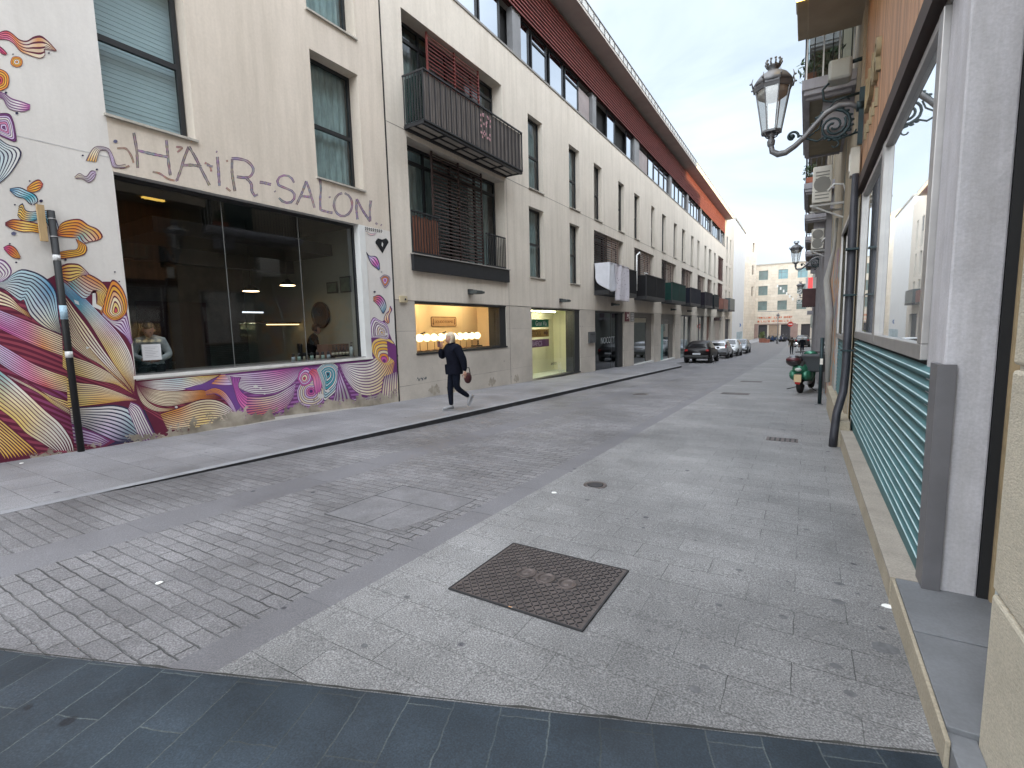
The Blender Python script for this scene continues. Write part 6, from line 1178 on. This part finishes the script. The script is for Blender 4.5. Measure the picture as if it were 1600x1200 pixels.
# pair walking far down the street
JW = {'pelvis': ((0,0,.95), .15,.12,None), 'waist': ((0,0,1.1), .15,.125,'pelvis'), 'chest': ((0,0,1.3), .19,.14,'waist'), 'neckb': ((0,0,1.46), .11,.09,'chest'), 'neck': ((0,0,1.52), .055,.055,'neckb'),
     'ls': ((.19,0,1.42), .08,.08,'neckb'), 'le': ((.25,.04,1.14), .065,.065,'ls'), 'lw': ((.25,-.06,.90), .045,.045,'le'), 'rs': ((-.19,0,1.42), .08,.08,'neckb'), 're': ((-.25,-.02,1.14), .065,.065,'rs'), 'rw': ((-.24,-.14,.92), .045,.045,'re'),
     'hl': ((.09,0,.90), .10,.10,'pelvis'), 'kl': ((.09,-.10,.50), .075,.075,'hl'), 'al': ((.09,-.16,.10), .05,.05,'kl'), 'hr': ((-.09,0,.90), .10,.10,'pelvis'), 'kr': ((-.09,.08,.50), .075,.075,'hr'), 'ar': ((-.09,.24,.12), .05,.05,'kr')}
OLV = cloth_mat('olive brown coat', (.045,.035,.025)); BLC = cloth_mat('black coat', (.010,.011,.014))
for (x, lab, m, hr_) in ((-1.22, 'distant person in a brown coat walking away, one of a pair', OLV, BRN), (-.30, 'distant person in a black coat with pale hair walking away beside the brown coat', BLC, mat('grey hair', (.35,.33,.30), .7))):
    figure('person', lab, (x, 58, G(58)), PI, JW, [m, TRO], lambda c: 1 if c.z < .82 else 0, hr_, (0,-.01,1.64), .105, (0,-1,0), 'short', hands=[((.25,-.07,.88),(0,-.2,-1),(1,0,0)), ((-.24,-.15,.90),(0,-.2,-1),(-1,0,0))], feet=[((.09,-.20,.05),(0,-1,0)), ((-.09,.26,.09),(0,-1,-.4))], shoe=SHADE)
# ================================================================== cars
def car(lab, x, y, rz, L, W, H, paint, st, lights, plate, name='parked_car', roofc=None, front=False):
    """st: stations along the car (t 0..1, sill height, belt height, roof height, half width, roof half width)"""
    t = thing(name, lab, 'car', (x, y, G(y)), rz, 'cars parked along the left kerb'); t.rotation_euler.x = -.03*math.cos(rz); 
    b = MB(); b.sm = True; rows = []
    for (q, zs, zb, zr, hw, rw) in st:
        prof = [(0,zs),(hw*.80,zs),(hw*.96,zs+.12),(hw,zs+.32),(hw*.985,(zs+zb)/2+.12),(hw*.93,zb),(rw,zr-.05 if zr > zb+.1 else zr),(rw*.75,zr),(0,zr+.02)]
        pts = [(u, q*L, z) for u, z in prof] + [(-u, q*L, z) for u, z in prof[-2:0:-1]]; rows.append([b.vert(p) for p in pts])
    n = len(rows[0])
    for p, q in zip(rows, rows[1:]):
        for j in range(n): b.face((p[j], p[(j+1)%n], q[(j+1)%n], q[j]))
    b.face(rows[0][::-1]); b.face(rows[-1]); b.obj('body', paint, t)
    gl = mat('car glass', (.012,.014,.016), .08, .1, 2, spec=.8)
    b = MB()
    def P(i, u, k):                                                        # greenhouse band between belt and roof
        q, zs, zb, zr, hw, rw = st[i]; return Vector((hw*.93+(rw-hw*.93)*u, q*L, zb+(zr-.05-zb)*u)) + Vector((.012,0,.004))
    gi = [i for i, s in enumerate(st) if s[3] > s[2]+.25]
    for s in (-1, 1):
        for a, c in zip(gi, gi[1:]):
            q = [P(a,.12,0), P(c,.12,0), P(c,.9,0), P(a,.9,0)]; e = (q[1]-q[0])*.04; q[0] += e; q[3] += e; q[1] -= e; q[2] -= e
            b.poly([(v.x*s, v.y, v.z) for v in q])
    b.obj('side_window', gl, t)
    for nm, i0, i1, sg in (('rear_window', gi[0]-1, gi[0], -1), ('windscreen', gi[-1]+1, gi[-1], 1)):
        a, c = st[i0], st[i1]; za = a[3]; off = Vector((0, .02*sg, .03)); A = Vector((0,a[0]*L,a[3])); Cc = Vector((0,c[0]*L,c[3])); d = Cc-A
        p0, p1 = A+d*.1+off, A+d*.92+off; b = MB(); w0, w1 = c[5]*1.02, c[5]*.86; b.poly([(-w0,p0.y,p0.z),(w0,p0.y,p0.z),(w1,p1.y,p1.z),(-w1,p1.y,p1.z)]); b.obj(nm, gl, t)
    rub = mat('tyre', (.014,.014,.015), .8, .2, 10); rim = mat('alloy', (.35,.35,.36), .35, .1, 3, metal=.7)
    for wy in (.175*L, .80*L):
        for s in (-1, 1):
            hx = W/2*s; b = MB(); b.lathe([(.20,hx-.20*s),(.31,hx-.19*s),(.325,hx-.12*s),(.325,hx-.04*s),(.30,hx+.005*s),(.21,hx+.008*s)], (0,wy,.325), 24, 'x'); w = b.obj('wheel', rub, t)
            b = MB(); b.lathe([(.20,hx-.02*s),(.205,hx+.010*s),(.05,hx+.0*s)], (0,wy,.325), 20, 'x'); [b.bar((hx+.012*s,wy,.325),(hx+.012*s,wy+.19*math.cos(a*2*PI/5),.325+.19*math.sin(a*2*PI/5)),.035) for a in range(5)]; b.obj('rim', rim, w)
            b = MB(); b.lathe([(.37,hx-.26*s),(.37,hx-.012*s)], (0,wy,.345), 24, 'x'); b.obj('wheel_arch', SHADE, t)
    s0 = st[0]; red = mat('tail lamp red', (.30,.015,.015), .25); wht = mat('headlamp', (.6,.62,.64), .15)
    for s in (-1, 1):
        x0, z0, w0, h0 = lights; b = MB(); b.box((x0-w0)*s, (x0+w0*.6)*s, -.035, .10, z0-h0, z0+h0); b.obj('tail_light', red, t, bevel=.02)
        b = MB(); e = st[-1]; b.box(W*.30*s, W*.46*s, L-.14, L+.012, e[2]-.2, e[2]-.06); b.obj('headlight', wht, t, bevel=.02)
        b = MB(); i = gi[-1]; b.ball((s*(W/2+.07), st[i][0]*L-.1, st[i][2]+.08), (.10,.06,.07), 10, 6); b.obj('mirror', paint, t)
    for yy, zz in ((-.03, plate), (L+.02, .42)): b = MB(); b.box(-.26,.26,yy-.01,yy+.02,zz-.055,zz+.055); b.obj('number_plate', mat('number plate', (.6,.62,.66), .5), t)
    b = MB(); b.box(-W*.42,W*.42,-.045,.05,st[0][1],st[0][1]+.17); b.box(-W*.42,W*.42,L-.03,L+.02,.2,.34); b.obj('bumper', SHADE, t, bevel=.02)
    return t
BP = mat('black car paint', (.006,.004,.005), .4, .1, 2, coat=.15, spec=.3); SP = mat('silver car paint', (.42,.43,.45), .28, .06, 2, metal=.5, coat=.5); WP = mat('white car paint', (.62,.64,.66), .3, .05, 2, coat=.5); GYP = mat('grey car paint', (.25,.27,.30), .3, .05, 2, metal=.4, coat=.5)
HB_ = [(0,.36,.90,.94,.80,.60),(.03,.30,.97,1.02,.88,.62),(.075,.28,.99,1.30,.90,.60),(.14,.26,.99,1.46,.91,.60),(.30,.24,.97,1.52,.91,.62),(.48,.24,.95,1.53,.91,.62),(.60,.24,.93,1.44,.90,.58),(.74,.26,.92,.97,.88,.62),(.90,.28,.82,.86,.84,.60),(.98,.30,.68,.72,.74,.55),(1,.34,.60,.62,.66,.5)]
car('black coupe like hatchback with its tail lamps showing, first of the parked row', -6.42, 35.3, 0, 4.35, 1.84, 1.53, BP, HB_, (.72,.86,.12,.07), .62)
HS_ = [(a, b_, c, d+.0, e*.97, f*1.02) for a, b_, c, d, e, f in HB_]
car('small silver hatchback with tall red tail lamps, second parked car along', -6.38, 44.0, 0, 4.0, 1.76, 1.5, SP, HS_, (.70,1.02,.07,.17), .75)
SV_ = [(a, b_+.04, c+.07, d+.10, e, f) for a, b_, c, d, e, f in HB_]
car('white suv parked third in the row showing its headlamps', -6.35, 54.4, PI, 4.4, 1.84, 1.65, WP, SV_, (.72,.95,.12,.07), .6, front=True)
car('grey compact car at the far end of the parked row', -6.35, 63.5, PI, 4.2, 1.78, 1.5, GYP, HS_, (.70,.9,.1,.08), .6, front=True)
car('black suv standing in the street ahead of the two walking people', -.42, 76, 0, 4.5, 1.86, 1.68, mat('dark suv paint', (.02,.022,.025), .3, .05, 2, coat=.4), SV_, (.72,.95,.12,.09), .75)
for o in C.objects:
    if o.get('label', '').startswith('black suv'): o['group'] = 'cars standing in the street'
# ================================================================== green scooter with its black top box
def scooter(lab, loc, rz, body, box=True, name='motor_scooter', grp=None):
    t = thing(name, lab, 'scooter', loc, rz, grp); rub = MATS['tyre']
    for wy in (0.05, 1.28):
        b = MB(); b.lathe([(.12,-.05),(.22,-.055),(.25,-.03),(.25,.03),(.22,.055),(.12,.05)], (0,wy,.25), 20, 'x'); w = b.obj('wheel', rub, t); b = MB(); b.lathe([(.13,-.045),(.13,.045)], (0,wy,.25), 14, 'x'); b.obj('rim', MATS['alloy'], w)
    b = MB(); b.sm = True
    b.tube([(0,-.22,.62),(0,-.12,.66),(0,.15,.66),(0,.42,.58),(0,.55,.40)], [.05,.17,.21,.17,.10], 14); b.ball((.14,.08,.50), (.13,.30,.17), 12, 8); b.ball((-.14,.08,.50), (.13,.30,.17), 12, 8)
    b.tube([(0,.55,.30),(0,.85,.28),(0,1.0,.40),(0,1.08,.75),(0,1.02,1.0)], [.10,.13,.15,.17,.07], 12); b.ball((0,1.24,.42), (.09,.24,.12), 12, 8); b.ball((0,1.06,1.02), (.17,.12,.09), 12, 8); b.obj('bodywork', body, t)
    b = MB(); b.tube([(0,-.18,.80),(0,.1,.84),(0,.4,.80),(0,.52,.76)], [.10,.15,.14,.08], 12); b.obj('seat', SHADE, t)
    b = MB(); b.tube([(-.36,.98,1.06),(-.12,1.04,1.08),(.12,1.04,1.08),(.36,.98,1.06)], .016, 8); b.obj('handlebar', SHADE, t)
    for s in (-1, 1): b = MB(); b.tube([(.3*s,1.0,1.07),(.34*s,1.02,1.25)], .008, 6); b.ball((.36*s,1.02,1.29), (.07,.02,.05), 12, 8); b.obj('mirror', mat('mirror face', (.6,.62,.63), .1, metal=.8), t)
    b = MB(); b.ball((0,-.25,.66), (.08,.05,.05), 12, 8); b.obj('tail_light', mat('tail lamp clear', (.42,.44,.42), .3), t); b = MB(); b.box(-.085,.085,-.285,-.27,.33,.53); b.obj('number_plate', mat('cream number plate', (.55,.42,.25), .6), t)
    b = MB(); b.box(-.06,.06,-.28,-.25,.27,.325); b.obj('reflector', MATS['tail lamp red'], t); b = MB(); b.box(-.05,.05,-.22,-.12,.3,.56); b.obj('mudguard', SHADE, t); b = MB(); b.tube([(.16,-.2,.3),(.17,.3,.28)], .05, 10); b.obj('exhaust', GP, t)
    b = MB(); b.tube([(-.1,.5,.14),(-.34,.38,.06),(-.40,.40,.04)], .014, 6); b.tube([(.1,.5,.14),(.3,.38,.03)], .014, 6); b.obj('stand', SHADE, t)
    return t
GSC = mat('metallic green scooter paint', (.025,.15,.09), .35, .3, 5, metal=.3, coat=.3)
sx, sy = -.10, 16.6; sc = scooter('green scooter seen from behind with a bulky black box, parked by the signpost', (sx, sy, G(sy)), math.radians(-12), GSC); sc.scale = (1.12, 1.12, 1.08)
t = thing('delivery_box', 'large black box strapped behind the seat of the green scooter', 'box', (sx+.16, sy+.05, G(sy)+.70), math.radians(-12)); b = MB(); b.box(-.14,.46,-.15,.32,-.06,.44); b.obj('box', mat('black plastic box', (.015,.02,.024), .5, .2, 4), t, bevel=.04); b = MB(); b.box(-.16,.48,-.17,.34,.36,.40); b.obj('lid_seam', BLK, t)
t = thing('top_case', 'rounded maroon black top case beside the large black scooter box', 'case', (sx-.16, sy-.08, G(sy)+.93), math.radians(-12)); b = MB(); b.ball((0,0,.02), (.23,.21,.17), 18, 10); b.obj('shell', mat('glossy black case', (.018,.012,.015), .2, coat=.6), t); b = MB(); b.ball((-.02,-.10,.06), (.19,.12,.08), 16, 8); b.obj('reflector', mat('dark red reflector', (.06,.008,.012), .35), t)
t = thing('sign_pole', 'dark slim sign pole standing just in front of the green scooter', 'pole', (.34, 13.85, G(13.85))); b = MB(); b.tube([(0,0,0),(0,0,1.62)], .042, 12); b.obj('pole', LGD, t); b = MB(); b.lathe([(.08,0),(.08,.02)], n=12); b.box(-.1,.06,-.08,.08,.0,.012); b.obj('foot_plate', LGT, t); b = MB(); b.box(-.03,.03,-.046,-.04,.98,1.12); b.obj('sticker', ASH, t)
# far row of scooters, planters, signs
cols = [mat('far scooter %d' % i, c, .35, coat=.3) for i, c in enumerate(((.02,.03,.06),(.03,.035,.04),(.02,.05,.12),(.35,.36,.38),(.03,.04,.08),(.04,.04,.045)))]
labs = ('low black scooter beside the brick tubs in the far scooter row','dark grey scooter second from the brick tubs in the far row','blue scooter in the middle of the far row','silver scooter next to the blue one in the far row','navy scooter between the silver one and the last of the far row','black scooter ending the far row, nearest the black suv')
for i in range(6): scooter(labs[i], (-5.6+.62*i, 99+.2*(i % 2), G(99)), math.radians(150-8*(i % 3)), cols[i], grp='scooters parked in a row at the far end')
def planter(lab, x, y, c, h, plant=True):
    t = thing('planter', lab, 'planter', (x, y, G(y))); b = MB(); b.prism([(-.42,0),(.42,0),(.5,h),(-.5,h)], -.4, .4, 'y'); b.box(-.54,.54,-.44,.44,h,h+.07); b.obj('tub', c, t)
    if plant:
        random.seed(9); b = MB()
        for i in range(260):
            a = random.random()*2*PI; r = random.random()**.5*.55; z = h+.05+random.random()*1.15; r *= 1.1-.5*(z-h)/1.2; l = .07+.06*random.random(); u = Vector((random.uniform(-1,1), random.uniform(-1,1), random.uniform(-.5,1))).normalized()*l; v = u.orthogonal().normalized()*l*.5; c0 = Vector((r*math.cos(a), r*math.sin(a), z)); b.poly([c0-u, c0+v, c0+u, c0-v])
        b.tube([(0,0,h),(0,0,h+.9)], .03, 6); b.obj('foliage', mat('far plant green', (.10,.13,.03), .7, .4, 8), t)
planter('terracotta tub with a yellow green bush before the far scooters', -6.5, 95, mat('brick tub', (.32,.13,.09), .8, .2, 3), .65)
planter('low reddish tub between the bush and the far scooters', -5.75, 94.4, MATS['brick tub'], .5, False)
def roadsign(lab, x, y, h, disc, bar, r=.3, name='road_sign'):
    t = thing(name, lab, 'sign', (x, y, G(y))); b = MB(); b.tube([(0,.03,0),(0,.03,h+r)], .035, 8); b.obj('post', GP, t); b = MB(); b.lathe([(r,-.015),(r,.015)], (0,0,h), 24, 'y'); b.obj('disc', disc, t); b = MB(); b.box(-r*.7,r*.7,-.03,-.016,h-r*.16,h+r*.16); b.obj('bar', bar, t)
roadsign('round red no entry sign in front of the far stone building', -2.33, 95, 3.05, mat('sign red', (.50,.03,.02), .5), wm, .42)
roadsign('round blue sign on a post by the foot of the limestone building', -9.6, 88, 3.1, mat('sign blue', (.02,.09,.28), .5), wm, .42)
# tubular arms of the far building's banners
for lab, (a, c) in (('diagonal string of white banners across the far stone building', ((-5.9,123.6,8.3),(-2.9,123.2,5.3))), ('thin dark horizontal cable hung across the far end of the street', ((-8.5,110,2.2),(-2.6,110,2.3)))):
    t = thing('banner_line' if 'banner' in lab else 'street_cable', lab, 'banner' if 'banner' in lab else 'cable'); b = MB(); b.tube([a, ((a[0]+c[0])/2,(a[1]+c[1])/2,(a[2]+c[2])/2-.15), c], .05, 6); b.obj('cable', GP, t)
    if 'banner' in lab:
        b = MB(); [b.box(a[0]+(c[0]-a[0])*k/5, a[0]+(c[0]-a[0])*k/5+.3, 123.2, 123.25, a[2]+(c[2]-a[2])*k/5-.7, a[2]+(c[2]-a[2])*k/5-.1) for k in range(6)]; b.obj('pennant', wm, t)
# ================================================================== every piece that stands apart becomes a part of its own
def split_apart(o, nm):
    me = o.data; n = len(me.vertices); par = list(range(n))
    def fd(i):
        while par[i] != i: par[i] = par[par[i]]; i = par[i]
        return i
    for e in me.edges:
        a, b_ = fd(e.vertices[0]), fd(e.vertices[1])
        if a != b_: par[max(a, b_)] = min(a, b_)
    isl = {}
    for i in range(n): isl.setdefault(fd(i), []).append(i)
    bx = []
    for k, vs in isl.items():
        co = [me.vertices[i].co for i in vs]; lo = [min(c[j] for c in co) for j in range(3)]; hi = [max(c[j] for c in co) for j in range(3)]; bx.append([k, lo, hi, max(hi[j]-lo[j] for j in range(3))])
    p = list(range(len(bx)))
    def fp(i):
        while p[i] != i: p[i] = p[p[i]]; i = p[i]
        return i
    for i in range(len(bx)):
        li, hi_, si = bx[i][1], bx[i][2], bx[i][3]
        for j in range(i+1, len(bx)):
            lj, hj, sj = bx[j][1], bx[j][2], bx[j][3]; g = 0
            for a in range(3): q = max(0., li[a]-hj[a], lj[a]-hi_[a]); g += q*q
            if g**.5 <= max(.02, .5*max(si, sj)):
                x, y = fp(i), fp(j)
                if x != y: p[max(x, y)] = min(x, y)
    gr = {}
    for i, r in enumerate(bx): gr.setdefault(fp(i), []).append(r[0])
    if len(gr) < 2: return
    out = []
    for ks in gr.values():
        keep = {i for k in ks for i in isl[k]}; bm = bmesh.new(); bm.from_mesh(me); bm.verts.ensure_lookup_table()
        bmesh.ops.delete(bm, geom=[v for v in bm.verts if v.index not in keep], context='VERTS')
        m2 = bpy.data.meshes.new(nm); bm.to_mesh(m2); bm.free()
        for m in me.materials: m2.materials.append(m)
        c = o.copy(); c.data = m2; C.objects.link(c); c.name = nm; c.parent = o.parent; c.matrix_parent_inverse = o.matrix_parent_inverse; out.append(c)
    for ch in list(o.children): ch.parent = out[0]
    bpy.data.objects.remove(o); return out
REN = {'crown_finials': 'finial', 'eyes_and_mouth': 'face_feature', 'painted_lettering': 'painted_letter', 'red_lettering': 'red_word', 'downpipe_row': 'downpipe', 'small_letters': 'small_letter'}
for o in [k for k in C.objects if k.type == 'MESH' and k.name.split('.')[0] in ('balcony','bracket','bumper','clamp','corbel','crown_finials','damp_stain','dark_opening','downpipe_row','eyes_and_mouth','graffiti_tag','painted_lettering','pane_joint','pennant','pilaster','railing','red_lettering','seat','shutter','side_window','small_letters','stand','steel_band','tool_mark')]:
    nm = o.name.split('.')[0]
    if o.parent is not None: split_apart(o, REN.get(nm, nm))
SKY_VEIL = (3.75, 4.3, 5.0); SKY_GLOW = 5.9; SKY_STR = .1; SUN_STR = 5.; EXPO = 1.47
# ================================================================== sky, sun, camera
w = bpy.data.worlds.new('World'); bpy.context.scene.world = w; w.use_nodes = True; t = w.node_tree; L = t.links.new
bg = t.nodes['Background']; sky = t.nodes.new('ShaderNodeTexSky'); sky.sky_type = 'NISHITA'; sky.sun_disc = False
EL = math.radians(8.5); sd = Vector((.97, .10, 0)).normalized(); AZ = math.atan2(sd.x, sd.y)
sky.sun_elevation = EL; sky.sun_rotation = AZ; sky.air_density = 1.0; sky.dust_density = 1.5; sky.ozone_density = 1.5
tc = t.nodes.new('ShaderNodeTexCoord'); mp = N(t, 'ShaderNodeMapping'); mp.inputs['Scale'].default_value = (1.2, 1.2, 3.2); L(tc.outputs['Generated'], mp.inputs[0])
n1 = N(t, 'ShaderNodeTexNoise'); n1.inputs['Scale'].default_value = 1.6; n1.inputs['Detail'].default_value = 7; n1.inputs['Roughness'].default_value = .55; n1.inputs['Distortion'].default_value = .6; L(mp.outputs[0], n1.inputs[0])
r1 = ramp(t, [(.34, (.50,)*3), (.62, (.95,)*3)], n1.outputs[0])
mx = N(t, 'ShaderNodeMix', data_type='RGBA'); L(r1.outputs[0], mx.inputs[0]); L(sky.outputs[0], mx.inputs[6]); mx.inputs[7].default_value = (*SKY_VEIL, 1)
# sky boosted overhead and behind the camera, out of view, to brighten the street
vd = N(t, 'ShaderNodeVectorMath', operation='DOT_PRODUCT'); L(tc.outputs['Generated'], vd.inputs[0]); vd.inputs[1].default_value = Vector((.38,-.55,.74)).normalized()
mr = N(t, 'ShaderNodeMapRange', interpolation_type='SMOOTHSTEP'); mr.inputs[1].default_value = .05; mr.inputs[2].default_value = .75; mr.inputs[3].default_value = 1; mr.inputs[4].default_value = SKY_GLOW; L(vd.outputs['Value'], mr.inputs[0])
sc_ = N(t, 'ShaderNodeVectorMath', operation='MULTIPLY'); cb = N(t, 'ShaderNodeCombineXYZ'); wmul = N(t, 'ShaderNodeMath', operation='MULTIPLY_ADD'); wmul.inputs[1].default_value = .90; wmul.inputs[2].default_value = .10; L(mr.outputs[0], wmul.inputs[0]); bmul = N(t, 'ShaderNodeMath', operation='MULTIPLY_ADD'); bmul.inputs[1].default_value = .80; bmul.inputs[2].default_value = .20; L(mr.outputs[0], bmul.inputs[0])
L(mr.outputs[0], cb.inputs[0]); L(wmul.outputs[0], cb.inputs[1]); L(bmul.outputs[0], cb.inputs[2]); L(mx.outputs[2], sc_.inputs[0]); L(cb.outputs[0], sc_.inputs[1])
L(sc_.outputs[0], bg.inputs[0]); bg.inputs[1].default_value = SKY_STR
sl = bpy.data.lights.new('sun', 'SUN'); sl.energy = SUN_STR; sl.angle = math.radians(.6); sl.color = (1, .78, .40); so = bpy.data.objects.new('sun', sl); C.objects.link(so)
d = Vector((sd.x*math.cos(EL), sd.y*math.cos(EL), math.sin(EL))); so.rotation_euler = d.to_track_quat('Z', 'Y').to_euler(); so.location = (20, -10, 30)
cd = bpy.data.cameras.new('camera'); co = bpy.data.objects.new('camera', cd); C.objects.link(co); bpy.context.scene.camera = co
cd.sensor_width = 36; cd.lens = F_PX*36/1600; cd.clip_start = .05; cd.clip_end = 3000
M = Matrix((RX, UX, -FX)).transposed().to_4x4(); co.matrix_world = M
s = bpy.context.scene; s.view_settings.view_transform = 'Standard'; s.view_settings.look = 'None'; s.view_settings.exposure = EXPO; s.view_settings.gamma = 1
s.render.engine = 'CYCLES'; s.cycles.use_denoising = True; s.cycles.max_bounces = 8; s.cycles.transparent_max_bounces = 16; s.cycles.caustics_reflective = False; s.cycles.caustics_refractive = False; s.cycles.sample_clamp_indirect = 6
